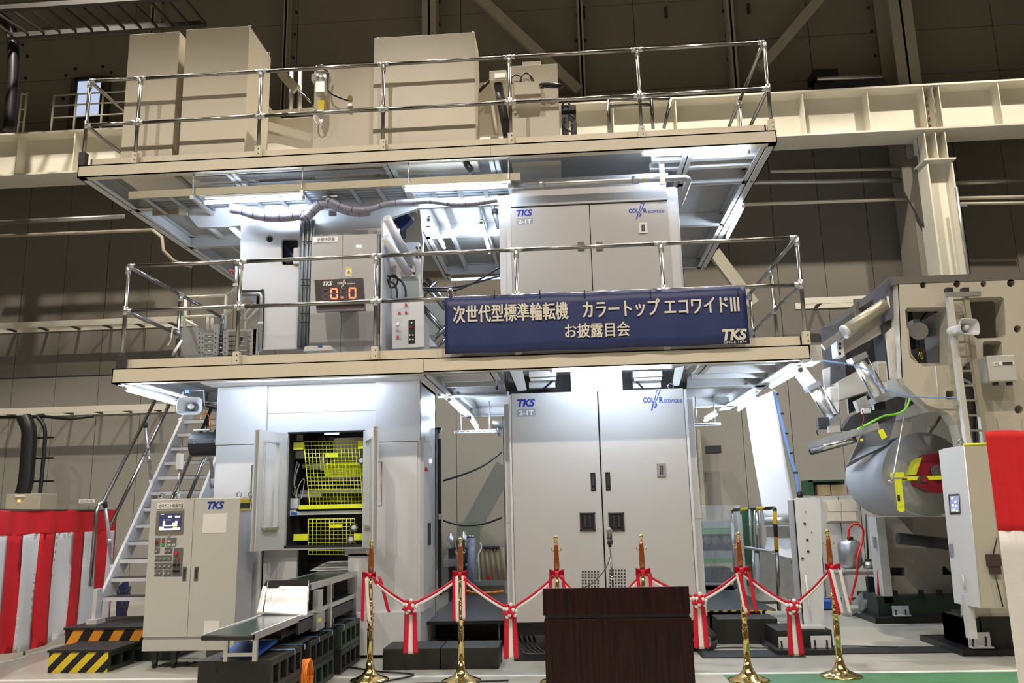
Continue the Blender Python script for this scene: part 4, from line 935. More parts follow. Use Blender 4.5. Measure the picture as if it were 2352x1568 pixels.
one('paper_tube', MB().tube([at(397,814,8.7), at(417,782,8.9)], .016, 10), whitei, 'bright white tube leaning behind the kick plate at left', 'tube')
rp = one('rope_bundle', MB().tube(curve_pts([at(412,757,8.6), at(398,753,8.6), at(395,765,8.6), at(392,780,8.6), at(386,793,8.6)],6), .009, 8), whitei, 'white rope tied to the left side railing post', 'rope')
# catwalk structure behind rack
ck = T('rear_stair_rail', 'cream handrail and stair behind the roller rack', 'handrail', at(500,760,13))
for a,b in (((427,683),(424,755)),((520,678),(516,755)),((427,683),(520,678)),((427,728),(516,724)),((427,735),(453,750)),((478,728),(477,757)),((488,730),(487,757)),((520,678),(545,655)),((520,722),(560,680)),((545,738),(590,690)),((560,740),(596,703)),((562,695),(562,755))):
    P('bar', MB().tube([at(*a,13), at(*b,13)], .028, 6), creamb, ck)
P('support_post', MB().box(at(585,760,13).x-.05, at(585,760,13).x+.05, 13.0, 13.1, 0, at(585,760,13).z), creamb, ck)
P('stringer', MB().prism([at(566,752,13),at(600,715,13),at(600,790,13),at(575,800,13)], (0,.05,0)), cream, ck)
# ================================================================ BANNER
bn = T('event_banner', 'navy blue banner with white Japanese writing tied to the middle deck railing', 'banner', at(1370,740,8.24))
VY = 8.24
a, b = at(1022,745,VY), at(1717,722,VY); zt2, zb2 = at(1370,670,VY).z, at(1370,801,VY).z
P('sheet', MB().sheet(lambda u,v: (a.x+(b.x-a.x)*u, VY+.006*math.sin(u*40)*v, zt2+(zb2-zt2)*v + .004*math.sin(u*22)), 60, 6, .006), navy, bn)
text_px('次世代型標準輪転機　カラートップ エコワイドⅢ', 1041,690,1698,730, VY-.012, letter, bn, fat=.022)
text_px('お披露目会', 1298,741,1446,774, VY-.012, letter, bn, fat=.022)
tks(1659,755,1716,781,VY-.012,bn,letter); text_px('SINCE 1874', 1662,782,1715,788, VY-.012, letter, bn)
for x in (1033,1135,1240,1343,1494,1696): P('tie', MB().pb(x-1,665,x+1,682,VY-.015,.06), black, bn)
one('rail_lamp', MB().lathe([(.03,0),(.03,.07),(.02,.09)], at(1034,682,8.33), 'z', 12), chrome, 'small chrome capped lamp at the left end of the banner', 'lamp')
# ================================================================ TOP CABINETS
def top_cab(px0, px1, py0, py1, Y, d, lab, nm='drive_cabinet', eyes=(), zb=5.58, cat='cabinet'):
    t = T(nm, lab, cat, (at((px0+px1)/2,(py0+py1)/2,Y).x, Y, zb)); x0, x1, z1 = at(px0,(py0+350)/2,Y).x, at(px1,(py0+350)/2,Y).x, at((px0+px1)/2,(py0+py1)/2,Y).z
    P('shell', MB().box(x0, x1, Y, Y+d, zb, z1, .008), cream, t)
    for e in eyes: eye_bolt(x0+(x1-x0)*e, Y+.06 if e != .99 else Y+d-.06, z1, t, .014)
    return t, x0, x1, z1
top_cab(287,404,80,72,9.15,.55,'narrower cream cabinet at the left end of the upper deck')
top_cab(419,567,69,59,9.12,.75,'wide tall cream cabinet second from the left on the upper deck', eyes=(.05,.97,.99))
tb, bx0, bx1, bz1 = top_cab(720,860,157,150,9.35,.7,'low cream cabinet with a small motor on its front', 'motor_cabinet')
top_cab(857,1092,88,72,9.1,.45,'large plain cream cabinet in the middle of the upper deck', eyes=(.03,.98))
pc, px0_, px1_, pz1 = top_cab(1172,1284,150,147,9.45,.7,'cream pump cabinet with black hoses right of the middle cabinet', 'pump_cabinet')
P('top_box', MB().pb(1200,141,1242,150,9.5,.3), creamb, pc)
P('front_cover', MB().pb(1182,188,1242,238,9.3,.15), cream, pc)
for pts in (((1176,193),(1174,180),(1184,172),(1195,176),(1198,190)), ((1194,188),(1200,172),(1212,168),(1222,178),(1226,188)), ((1209,169),(1215,170),(1222,186))):
    P('hose', MB().tube(curve_pts([at(*q,9.38) for q in pts],6), .009, 6), black, pc)
P('cable_loom', MB().tube(curve_pts([at(1240,194,9.28), at(1262,193,9.25), at(1285,196,9.3), at(1290,200,9.4)],5), .022, 8), black, pc); P('cable_loom', MB().tube(curve_pts([at(1242,197,9.28), at(1265,200,9.25), at(1285,200,9.3)],5), .014, 8), black, pc)
P('loom_end', MB().pb(1241,189,1249,199,9.26,.05), black, pc); P('knob', MB().lathe([(.018,-.02),(.018,0)], at(1183,259,9.44), 'y', 10), steel, pc)
mo = T('hydraulic_motor', 'black motor block with hoses beside the pump cabinet', 'motor', at(1305,290,9.6))
P('block', MB().pb(1289,241,1323,262,9.5,.2,.006), black, mo); P('body', MB().pb(1290,262,1306,300,9.5,.2,.006), black, mo); P('side', MB().pb(1311,278,1325,300,9.55,.15), black, mo)
P('hose', MB().tube(curve_pts([at(1290,243,9.45), at(1300,231,9.45), at(1308,240,9.45)],5), .012), black, mo); P('hose', MB().tube(curve_pts([at(1298,268,9.45), at(1292,282,9.45), at(1300,296,9.45), at(1312,302,9.45)],5), .014), black, mo)
P('hose', MB().tube(curve_pts([at(1310,264,9.45), at(1319,270,9.45), at(1313,280,9.45)],5), .01), black, mo)
# duct + bracket left of the pump cabinet
dk = T('duct_arm', 'cream bracket with a black slanted hose left of the pump cabinet', 'bracket', at(1150,200,9.6))
P('bracket', MB().pb(1124,161,1163,184,9.5,.1,.01), creamb, dk); P('slot', MB().pb(1136,168,1161,178,9.48,.02), alum, dk)
P('hose', MB().tube([at(1143,188,9.6), at(1166,315,9.6)], .055, 12), dark, dk); P('rod', MB().tube([at(1126,184,9.6), at(1098,212,9.6)], .02), black, dk)
P('handrail', MB().tube(curve_pts([at(1142,310,9.3), at(1131,240,9.3), at(1136,235,9.3), at(1166,232,9.3)],3), .02), cream, dk)
P('backing_panel', MB().pb(1098,188,1170,310,9.9,.05), cream, dk); P('side_bracket', MB().pb(1090,163,1100,186,9.6,.05), creamb, dk)
# motor on front of the low cabinet
gm = T('geared_motor', 'silver geared motor with a grey junction box on the low cream cabinet', 'motor', at(740,200,9.2))
P('cap', MB().lathe([(.085,0),(.085,.07),(.075,.09)], at(738,170,9.25), 'z', 16), chrome, gm); P('body', MB().lathe([(.07,-.14),(.07,0)], at(738,170,9.25), 'z', 16), alum, gm)
P('gearbox', MB().pb(724,186,745,213,9.15,.12,.005), alum, gm); P('junction_box', MB().pb(715,169,727,184,9.2,.1,.004), panelw, gm); P('clamp_ring', MB().lathe([(.09,-.01),(.09,.01)], at(738,166,9.25), 'z', 16), black, gm)
P('yellow_sensor', MB().pb(730,230,744,252,9.15,.06), yelw, gm); P('sensor_case', MB().pb(728,252,742,263,9.15,.08), alum, gm); P('bracket', MB().prism([at(729,262,9.2),at(744,264,9.2),at(740,280,9.2),at(736,284,9.2)], (0,.02,0)), alum, gm)
P('cable', MB().tube(curve_pts([at(755,166,9.2), at(752,190,9.2), at(756,210,9.2), at(775,222,9.2), at(800,231,9.2)],5), .012), black, gm); P('cable', MB().tube(curve_pts([at(722,255,9.2), at(722,275,9.2), at(730,284,9.2), at(737,278,9.2)],5), .008), alum, gm)
for y in (227,245): P('cable_gland', MB().lathe([(.03,-.03),(.03,0)], at(805,y,9.35), 'y', 12), brass if y==227 else galv, gm)
# things behind: slanted bracket and low cream duct
cf = T('camera_bracket', 'tilted grey plate with a round hole behind the railing', 'bracket', at(665,185,10.5))
plate('plate', [(636,170),(654,162),(687,195),(672,211)], [circ(663,177,3.4)], 10.5, .06, beamw, cf); P('rod', MB().tube([at(690,210,10.4), at(715,236,10.4)], .015), steel, cf)
for x in (668,688): P('rail', MB().tube([at(x+2,165,10.8), at(x,260,10.8)], .03), galv, cf)
P('motor', MB().pb(715,228,730,240,10.2,.1), black, cf)
sl = T('sloped_duct', 'cream sloped duct and beams behind the railing between the left cabinets', 'duct', at(650,290,10.2))
P('duct', MB().prism([at(585,250,10.2),at(655,273,10.2),at(720,268,10.2),at(720,330,10.2),at(585,300,10.2)], (0,.3,0)), cream, sl)
P('arm', MB().obox(at(590,215,9.9), at(626,262,9.9), .05, .06), cream, sl); P('brace', MB().obox(at(590,282,9.9), at(717,318,9.9), .06, .10), creamb, sl); P('upper_rail', MB().obox(at(590,262,10.8), at(720,252,10.8), .05, .05), creamb, sl)
# small frame of tube rails on right part
sf = T('hatch_rail', 'low steel tube guard rail on the upper deck near its right end', 'railing', at(1470,290,10))
for a,b in (((1397,230),(1400,298)),((1496,228),(1500,295)),((1541,226),(1525,294)),((1397,230),(1541,226)),((1398,244),(1499,240))):
    P('tube', MB().tube([at(*a,10.4), at(*b,10.4)], .022, 8), steel, sf)
# ================================================================ STAIR
sx0, sx1 = -5.33, -4.62
def sy(z): return 9.25 + (z-.5)/1.262
st = T('steel_stair', 'steep white steel stair with dark treads climbing behind the control panel', 'stair', (-5, 9.3, .34))
for x in (sx0, sx1):
    P('stringer', MB().prism([(x,sy(.62)-.03,.62),(x,sy(.62)+.20,.55),(x,sy(3.0)+.20,3.0),(x,sy(3.0)+.02,3.1)], (.035,0,0)), white, st)
n = 12
for k in range(n):
    z = .62 + k*.198; y = sy(z); 
    P('tread', MB().box(sx0+.03, sx1+.005, y, y+.22, z-.045, z-.004), white, st)
    P('tread_grip', MB().box(sx0+.04, sx1, y+.01, y+.21, z-.004, z+.004), dark, st)
for x in (sx0, sx1): P('foot', MB().box(x-.04, x+.08, 9.18, 9.36, .335, .40), white, st); P('foot_post', MB().box(x-.005,x+.04,9.22,9.33,.40,.72), white, st)
def stair_rail(x, lab, zlo):
    t = T('stair_handrail', lab, 'handrail', (x, 9.3, .9)); X = x
    def pt(z, h): return Vector((X, sy(z)-.08, z+h))
    lo = pt(zlo,.95)
    P('top_rail', MB().tube([Vector((X, lo.y-.13, .75)), Vector((X, lo.y-.13, lo.z-.12)), Vector((X,lo.y-.09,lo.z-.03)), lo, pt(3.0,.95)] if zlo < 1 else [lo, pt(3.0,.95)], .0215, 12), steel, t)
    P('mid_rail', MB().tube([pt(zlo+.23,.45), pt(3.0,.45)], .0215, 12), steel, t)
    for z in (.75, 1.75, 2.62):
        a = pt(z,.95); b = Vector((X, a.y+.30, a.z-.95+.10)); P('post', MB().tube([a, b], .021, 10), galv, t)
        P('post_socket', MB().tube([b+(a-b).normalized()*.12, b], .030, 8), white, t); P('joint', MB().tube([a+(b-a)*.02, a+(b-a)*.10], .027, 10), dark, t)
        c = a.lerp(b,.56); P('joint', MB().tube([c-(b-a).normalized()*.04, c+(b-a).normalized()*.04], .027, 10), galv, t)
stair_rail(sx0-.04, 'left steel handrail of the white stair', .72); stair_rail(sx1+.06, 'right steel handrail of the white stair behind the control panel', .72)
# steps
def block_with_holes(name, x0, x1, y0, y1, z0, z1, m, par=None, n=4, side='x+', hf=.16):
    "cast block open on its right side: plates around square pockets"
    mb = MB(); t = .03; L = (y1-y0); c = L/n
    mb.box(x0, x1-.12, y0, y1, z0, z1); mb.box(x1-.12, x1, y0, y1, z1-.045, z1); mb.box(x1-.12, x1, y0, y1, z0, z0+.04)
    for k in range(n+1):
        yy = y0 + k*c; a = max(y0, yy-.022); b = min(y1, yy+.022) if k < n else y1
        if k == 0: b = y0+.045
        if k == n: a = y1-.045
        mb.box(x1-.12, x1, a, b, z0+.04, z1-.045)
    return P(name, mb, m, par)
s1 = T('lower_step', 'low step with yellow and black diagonal stripes at the foot of the stair', 'step', (-4.93,8.33,0))
block_with_holes('block', -5.22,-4.62,8.35,8.85,0,.19,green_blk,s1,2)
P('tread', MB().box(-5.25,-4.58,8.33,8.9,.19,.215,.003), rubber, s1); P('hazard_front', MB().box(-5.235,-4.625,8.342,8.352,.0,.19), haz1, s1)
s2 = T('upper_step', 'wide platform step with orange and black stripes under the stair foot', 'step', (-4.97,8.93,0))
block_with_holes('block', -5.42,-4.30,8.97,9.75,.0,.17,green_blk,s2,3)
P('tread', MB().box(-5.47,-4.36,8.93,9.9,.325,.35,.003), rubber, s2); P('hazard_front', MB().box(-5.45,-4.45,8.945,8.955,.175,.325), haz2, s2); P('box', MB().box(-5.45,-4.45,8.955,9.85,.17,.325), dark, s2)
P('hazard_side', MB().prism([(-4.45,8.945,.175),(-4.40,9.2,.175),(-4.40,9.2,.325),(-4.45,8.945,.325)], (.008,0,0)), haz2, s2)
# ---- left curtain (runs back along the hall)
cu = T('striped_curtain', 'red and white striped ceremony curtain hanging at the left edge', 'curtain', (-6.2,9.8,0))
ctop = 1.60
c0, c1, c2_ = Vector((-5.75,7.6,0)), Vector((-6.13,8.95,0)), Vector((-6.3,11.35,0))
def cpos(u):
    d = u*3.78
    L1 = (c1-c0).length
    p = c0.lerp(c1, d/L1) if d < L1 else c1.lerp(c2_, (d-L1)/(c2_-c1).length)
    return p
def strip(u0, u1, z0f, z1f, m, name, par, pos=cpos, nrm=(.98,.2,0), amp=.022):
    nu = max(4, int((u1-u0)*60)); N_ = Vector(nrm)
    def fn(a, b):
        u = u0+(u1-u0)*a; z = z0f(u)+(z1f(u)-z0f(u))*b
        return Vector((0,0,z)) + pos(u) + N_*(amp*math.sin(u*46+z*1.2)*(.4+.6*(1-b)) + amp*.5*math.sin(u*17+2*z))
    return P(name, MB().sheet(fn, nu, 14, .004), m, par)
zbot = lambda u: .10+.05*math.sin(u*9)-.0*u
zmid = lambda u: 1.33+.004*math.sin(u*30)
ztop = lambda u: ctop+.01*math.sin(u*14)
strip(0,1,zmid,ztop,red,'red_band',cu)
edges = [0]
wl = []
for (pa,pb_) in ((-110,-60),(-28,14),(50,94),(128,166),(195,226),(249,262)):
    us = []
    for px in (pa,pb_):
        best = min((abs(((lambda q: (CM@(q-Vector((0,0,EYE)))) )(cpos(i/400)+Vector((0,0,1.3)))).x/((CM@(cpos(i/400)+Vector((0,0,1.3-EYE)))).z)*FPX+1176-px), i/400) for i in range(401)); us.append(best[1])
    wl.append(tuple(us))
cur = 0.0
for a,b in wl:
    if b-a < .005: continue
    if a > cur: strip(cur,a,zbot,zmid,red,'red_stripe',cu)
    strip(a,b,zbot,zmid,wcloth,'white_stripe',cu); cur = b
strip(cur,1,zbot,zmid,red,'red_stripe',cu)
P('rail', MB().tube([c0+Vector((0,0,ctop)), c1+Vector((0,0,ctop)), c2_+Vector((0,0,ctop))], .012), steel, cu)
for u in (.02,.5,.99): P('stand', MB().tube([cpos(u)+Vector((-.05,0,0)), cpos(u)+Vector((-.05,0,ctop))], .014), steel, cu)
# things behind the stair: folded chair & blue cloth
bc = T('folding_chair', 'folding chair with a dark blue cloth behind the stair', 'chair', at(290,1430,11.5))
for a,b in (((278,1440),(300,1345)),((298,1440),(270,1350)),((268,1368),(300,1352)),((275,1395),(292,1395))): P('leg', MB().tube([at(*a,11.5), at(*b,11.5)], .012, 6), dark, bc)
P('cloth', MB().prism([at(268,1350,11.6),at(284,1335,11.6),at(290,1370,11.6),at(278,1425,11.6),at(266,1422,11.6)], (0,.12,0)), navy, bc)
# ================================================================ CONTROL PANEL
QY = 8.45
cp = T('control_panel', 'grey two-door test control panel on casters left of the press', 'control panel', (at(450,1520,QY).x,QY,0))
qx0, qx1, qm = at(336,1320,QY).x, at(543.5,1320,QY).x, at(437,1320,QY).x
qz1, qz0 = at(455,1144,QY).z, at(440,1494,QY).z
P('body', MB().box(qx0+.008, qx1-.008, QY+.025, QY+.44, qz0, qz1-.01), mat('panel_side_enamel', (.60,.63,.70), .35), cp)
P('top_cover', MB().box(qx0, qx1, QY, QY+.45, qz1-.012, qz1), whitei, cp)
lz = at(430,1462,QY).z
ld = P('door', MB().box(qx0, qm-.002, QY, QY+.025, lz, qz1-.014, .003), panelw, cp); rd = P('door', MB().box(qm+.002, qx1, QY, QY+.025, lz, qz1-.014, .003), panelw, cp)
P('plinth', MB().box(qx0, qx1, QY+.005, QY+.44, qz0, lz-.03), panelw, cp); P('plinth_gap', MB().box(qx0, qx1, QY+.02, QY+.47, lz-.03, lz), deckp, cp)
for x in (qx0+.1, qx0+.3, qx1-.1):
    y = QY+.09
    cs = P('caster', MB().lathe([(.035,-.015),(.035,.015)], (x,y,.036), 'x', 14), rubber, cp); P('fork', MB().box(x-.025,x+.025,y-.02,y+.02,.05,qz0), dark, cs)
for x,y in ((qx0+.07,QY+.1),(qx0+.26,QY+.06),(qx1-.17,QY+.4),(qx1-.04,QY+.4)): eye_bolt(x,y,qz1,cp,.026)
P('name_plate', MB().pb(361,1154,423,1168,QY-.008,.008), whitei, ld); text_px('社内テスト用操作盤', 364,1156,421,1166, QY-.009, dark, ld)
tks(476,1151,515,1169,QY,rd)
mon = P('monitor_bezel', MB().pb(358,1173,421,1227,QY-.01,.012), mat('olive_grey_bezel', (.17,.17,.13), .4), ld)
P('screen', MB().pb(365,1179,417,1219,QY-.012,.004), screen, mon)
for r, m in (((369,1180,377,1181.5),scr_w),((386,1184,395,1188),scr_w),((402,1184,414,1188),scr_w),((374,1196,379,1208),scr_w),((402,1196,407,1208),scr_w),((379,1205,402,1208),scr_w),((374,1193,378,1194),scr_w),((381,1193,385,1194),scr_w),((388,1193,392,1194),scr_w),((365,1213,414,1217),scr_w),((366,1209,376,1213),scr_w),((397,1209,406,1213),scr_y),((406,1210,414,1213),mat('screen_blue_pixels',(.35,.4,1.),.3,emit=.9)),((396,1200,402,1205),scr_w)):
    P('screen_field', MB().pb(*r,QY-.0135,.002), m, mon)
plm = mat('dark_button_plate', (.14,.14,.145), .4)
def bplate(x0,y0,x1,y1): return P('button_plate', MB().pb(x0,y0,x1,y1,QY-.004,.005), plm, ld)
P('key_switch', MB().lathe([(.014,-.015),(.014,0)], at(389,1229,QY), 'y', 12), alum, ld)
b = bplate(356,1235,368,1255); P('button', MB().lathe([(.014,-.02),(.014,0)], at(361,1246,QY), 'y', 10), mat('dark_red_lamp', (.25,.01,.01), .3), b)
b = bplate(371,1235,379,1255); P('lamp', MB().pb(372,1240,378,1245,QY-.008,.005), redp, b); P('lamp', MB().pb(372,1247,378,1253,QY-.008,.005), greenp, b)
b = bplate(382,1235,405,1255)
for x,y in ((385,1240),(385,1248),(395,1248)): P('lamp', MB().pb(x,y,x+7,y+5,QY-.008,.005), panelw, b)
for (x0,y0,x1,y1,xs_) in ((355,1257,367,1271,(360,)),(378,1257,396,1271,(382,391)),(356,1275,395,1289,(359,370,380,391)),(355,1292,395,1306,(358,369,379,390)),(355,1308,373,1323,(358,368)),(376,1308,394,1323,(379,389))):
    b = bplate(x0,y0,x1,y1)
    for x in xs_: P('selector', MB().lathe([(.010,-.02),(.010,0)], at(x,y0+8,QY), 'y', 8), alum, b)
b = bplate(397,1258,419,1323)
for x,y,r,mm in ((406,1270,.018,redp),(403,1283,.011,greenp),(411,1283,.010,redp),(402,1297,.015,black),(411,1297,.015,black),(402,1311,.014,black),(410,1311,.014,black)): P('push_button', MB().lathe([(r,-.025),(r,0)], at(x,y,QY), 'y', 12), mm, b)
for x0, par in ((419,ld),(446,rd)): P('latch', MB().pb(x0,1301,x0+9,1334,QY-.005,.006), steel, par); P('latch_slot', MB().pb(x0+2,1306,x0+7,1329,QY-.007,.004), dark, par)
P('document_holder', MB().pb(466,1179,520,1223,QY-.005,.005), mat('clear_film_holder', (.78,.77,.75), .25), rd)
P('document_holder', MB().pb(468,1425,503,1456,QY-.005,.005), mat('clear_film_holder', (.78,.77,.75), .25), rd)
P('hazard_corner', MB().box(qx1-.006, qx1+.004, QY+.03, QY+.43, qz1-.13, qz1-.012), haz4, cp)
ant = T('signal_beacon', 'white signal beacon on a thin pole on top of the control panel', 'beacon', at(408,1143,QY+.1))
bx = at(408,1143,QY+.1); zz = at(408,1078,QY+.1).z
P('pole', MB().tube([(bx.x,bx.y,qz1),(bx.x,bx.y,zz)], .01, 8), steel, ant); P('base', MB().lathe([(.03,0),(.022,.04),(.022,.07)], (bx.x,bx.y,qz1), 'z', 12), white, ant)
P('head', MB().box(bx.x-.03, bx.x+.03, bx.y-.03, bx.y+.03, zz, at(408,1042,QY+.1).z, .008), white, ant)
one('cable_coil', MB().tube([(bx.x-.06+.035*math.cos(a), bx.y+.1, qz1+.045+.035*math.sin(a)) for a in [k*PI/6 for k in range(26)]], .006, 6), black, 'small black cable coil on top of the control panel', 'cable')
fc = T('floor_cables', 'tangle of black cables on the floor behind the control panel casters', 'cables', (-3.7,8.7,0))
for k in range(7): P('cable', MB().tube(curve_pts([Vector((-4.0+.07*k,8.75,.02)), Vector((-3.85+.08*k,8.55+.03*k,.03+.01*k)), Vector((-3.4,8.6+.04*k,.05)), Vector((-3.1,8.8,.02))],6), .011, 6), black, fc)
# black motor cover at the left flank of the casing
mc2 = T('black_motor_cover', 'black cylindrical motor cover fixed to the left flank of the casing', 'motor cover', at(470,1020,9.3))
c = at(472,1020,9.35); xa, xb = at(444,1020,9.35).x, BX0+.03
P('cover', MB().prism([(xa,9.35+.14*math.sin(a),c.z+.14*math.cos(a)) for a in [k*PI/8 for k in range(16)]], (xb-xa,0,0)), black, mc2)
for x,y in ((446,1012),(446,1018),(483,1010),(483,1016),(494,1012)): P('screw', MB().lathe([(.006,-.008),(.006,0)], at(x,y,9.2), 'y', 6), alum, mc2)
P('bracket', MB().pb(444,985,482,988,9.3,.05), alum, mc2); P('cable', MB().tube(curve_pts([at(462,963,9.3), at(466,950,9.3), at(478,952,9.3), at(483,968,9.3), at(482,986,9.3)],5), .006), orange, mc2)
P('bracket', MB().pb(480,965,500,975,9.4,.1), kraft, mc2)
# horn speakers
def horn(px, py, Y, s, yaw, lab, yoke=True):
    t = T('horn_speaker', lab, 'loudspeaker', at(px,py,Y), yaw); M4 = MB()
    def rr(w,h,y,k=6):
        return [(x,y,z) for x,z in rrect(-w/2,-h/2,w/2,h/2,min(w,h)*.28)]
    rings = [rr(.30*s,.21*s,0), rr(.27*s,.18*s,.03*s), rr(.16*s,.12*s,.10*s), rr(.11*s,.10*s,.17*s), rr(.11*s,.10*s,.27*s)]
    vs = [Vector(p) for r in rings for p in r]; m = len(rings[0]); fs = []
    for i in range(len(rings)-1):
        for k in range(m): fs.append((i*m+k,i*m+(k+1)%m,(i+1)*m+(k+1)%m,(i+1)*m+k))
    fs.append(tuple((len(rings)-1)*m+k for k in range(m))); M4.add(vs, fs, False)
    o = P('horn', M4, white, t, local=True); sm_ = o.modifiers.new('thick','SOLIDIFY'); sm_.thickness = .006*s
    P('driver_cone', MB().lathe([(.0,0),(.03*s,.0),(.035*s,.03*s),(.03*s,.08*s)], (0,.03*s,0), 'y', 14), white, t, local=True)
    P('driver', MB().lathe([(.06*s,.22*s),(.065*s,.30*s),(.05*s,.34*s)], (0,0,0), 'y', 14), panelw, t, local=True)
    if yoke:
        P('yoke', MB().tube([(-.14*s,.12*s,.0),(-.12*s,.12*s,.20*s),(.12*s,.12*s,.20*s),(.14*s,.12*s,0)], .009*s, 6), white, t, local=True)
    return t
horn(435,932,9.0,.95,.12,'white horn loudspeaker hanging under the middle deck above the stair')
one('speaker_clamp', MB().pb(425,891,434,902,9.05,.05), bluew, 'small clamp holding the left horn loudspeaker under the deck', 'clamp')
# ================================================================ CONVEYORS AND CAST BLOCKS
gx0, gx1 = -2.72, -2.28
def belt(lab, x0, x1, y0, y1, z, legs, ext=.05):
    t = T('belt_conveyor', lab, 'conveyor', ((x0+x1)/2, y0, 0))
    P('belt', MB().add([(x0+.02,y0,z-.025),(x1-.02,y0,z-.025),(x1-.02,y0-.01,z-.012),(x0+.02,y0-.01,z-.012),(x0+.02,y0,z),(x1-.02,y0,z),(x1-.02,y1,z),(x0+.02,y1,z),(x1-.02,y1,z-.025),(x0+.02,y1,z-.025)],
        [(0,1,2,3),(3,2,5,4),(4,5,6,7),(1,0,9,8),(7,6,8,9),(0,3,4,7,9),(1,8,6,5,2)]), beltm, t)
    for a,b in ((x0,x0+.02),(x1-.02,x1)): P('side_rail', MB().box(a, b, y0-.01, y1, z-.045, z+.006), alum, t)
    P('end_roller', MB().tube([(x0,y0,z-.02),(x1,y0,z-.02)], .02, 12), rubber, t)
    for y, zb in legs:
        for x in (x0+.1 if y < 7 else x0+.05, x1-.06):
            P('leg', MB().box(x-.016,x+.016,y-.016,y+.016,zb,z-.03), alum, t)
        P('leg_brace', MB().box(x0+.08,x1-.06,y-.014,y+.014,zb+.035,zb+.06), alum, t)
    return t
bz = .645
lb = belt('lower green belt conveyor reaching out towards the viewer', at(465,1460,6.1).x, at(583,1460,6.1).x, 6.1, 9.4, bz, ((6.3,.43),(8.3,.43)))
P('inner_rail', MB().box(at(500,1460,6.1).x, at(515,1460,6.1).x, 6.7, 9.0, .46, .50), galv, lb); P('underframe', MB().box(at(500,1460,6.1).x, at(560,1460,6.1).x, 6.9, 9.0, .5, .58), black, lb)
P('side_cover', MB().box(at(583,1460,6.1).x-.02, at(583,1460,6.1).x, 7.1, 9.2, .50, .61), dark, lb)
P('motor_box', MB().box(at(583,1460,6.1).x-.02, at(583,1460,6.1).x+.03, 7.5, 7.75, .47, .62), galv, lb); P('yellow_label', MB().box(at(583,1460,6.1).x+.03, at(583,1460,6.1).x+.033, 7.55, 7.65, .54, .57), yelw, lb)
ux0_, ux1_ = at(613,1333,7.45).x, at(714,1331,7.45).x
uz = .875
ub = belt('short upper green belt conveyor under the casing opening', ux0_, ux1_, 7.45, 9.5, uz, ())
P('side_plate', MB().box(ux1_-.005, ux1_+.01, 7.45, 9.4, uz-.05, uz+.006), alum, ub)
for y in (7.95, 8.9): P('leg', MB().box(ux1_-.0, ux1_+.04, y, y+.05, .44, uz-.02), alum, ub)
P('control_box', MB().box(ux1_, ux1_+.05, 7.52, 7.66, uz-.25, uz-.06), alum, ub)
P('shadow_panel', MB().box(ux0_+.02, ux1_-.01, 8.2, 8.22, .68, uz-.05), black, ub)
ch = T('delivery_chute', 'shiny curved steel chute sheet between the two belts', 'chute', at(650,1410,7.3))
ca, cb_ = at(603,1346,7.42), at(707,1346,7.42); cc, cd_ = at(590,1408,7.25), at(704,1415,7.18)
mir = mat('glare_white_sheet', (.92,.92,.94), .3, .35)  # near-white, hardly metallic colour stands in for the lamp tube's reflection
def cf_(u,v):
    p = ca.lerp(cb_,u).lerp(cc.lerp(cd_,u), v); return p + Vector((0,.03*math.sin(v*PI)+.012*math.sin(u*7)*(1-v),0))
P('sheet', MB().sheet(cf_, 24, 10, .003), mir, ch)
P('side_flange', MB().prism([ca, cc, cc+Vector((-.02,.10,.02)), ca+Vector((.0,.12,.03))], (.004,0,0)), mir, ch)
P('black_guard', MB().prism([at(612,1333,7.44), at(712,1332,7.44), at(708,1352,7.42), at(602,1350,7.42)], (0,.01,0)), black, ch)
for x in (616,709): P('guard_rod', MB().tube([at(x,1334,7.4), at(x-12 if x<650 else x-2,1405,7.2)], .006), steel, ch)
# sheets of paper emerging inside
ppr = T('paper_stack', 'stepped stack of white sheets on the upper belt inside the casing', 'paper', at(760,1312,8.9))
for k in range(7): P('sheet', MB().box(at(712+5*k,1310,9.12).x, MXb-.01, 9.12, 9.5, uz+.008+.012*k, uz+.014+.012*k), whitei, ppr)
# blue tray under the conveyor
one('blue_tray', MB().prism([Vector((-2.68,6.42,.432)), Vector((-2.68,6.75,.50)), Vector((-2.36,6.75,.50)), Vector((-2.40,6.42,.432))], (0,0,.008)), bluep, 'blue plastic sheet lying behind the conveyor leg', 'sheet')
# cast blocks
GX0, GX1 = at(458,1520,6.35).x, at(626,1517,6.35).x
b1 = T('cast_block', 'nearest dark cast iron block carrying the conveyor leg', 'block', ((GX0+GX1)/2,6.35,0))
block_with_holes('block', GX0, GX1, 6.33, 7.05, .21, .43, blk_iron, b1, 4); block_with_holes('lower_block', GX0+.005, GX1-.005, 6.34, 7.05, 0, .205, blk_iron, b1, 4)
for x in (497,588): P('bolt_hole', MB().lathe([(.013,-.004),(.013,0)], at(x,1542,6.33), 'y', 10), black, b1)
b2_ = T('cast_block', 'middle dark cast iron block under the conveyor', 'block', ((GX0+GX1)/2,7.3,0))
block_with_holes('block', GX0+.1, GX1+.0, 7.25, 8.0, .21, .42, blk_iron, b2_, 4); block_with_holes('lower_block', GX0+.1, GX1, 7.25, 8.0, 0, .205, green_blk, b2_, 4)
b3 = T('cast_block', 'farthest dark cast iron block beside the casing plinth', 'block', ((GX0+GX1)/2,8.2,0))
block_with_holes('block', GX0+.12, GX1+.03, 8.12, 8.85, .21, .42, green_blk, b3, 4); block_with_holes('lower_block', GX0+.12, GX1+.03, 8.12, 8.85, 0, .205, blk_iron, b3, 4)
mt = T('rubber_mat', 'dark rubber sheet draped over the cast blocks with blue tape', 'mat', ((GX0+GX1)/2,7.5,.43))
P('sheet', MB().box(GX0+.1, GX1-.02, 6.7, 8.9, .431, .437), rubber, mt)
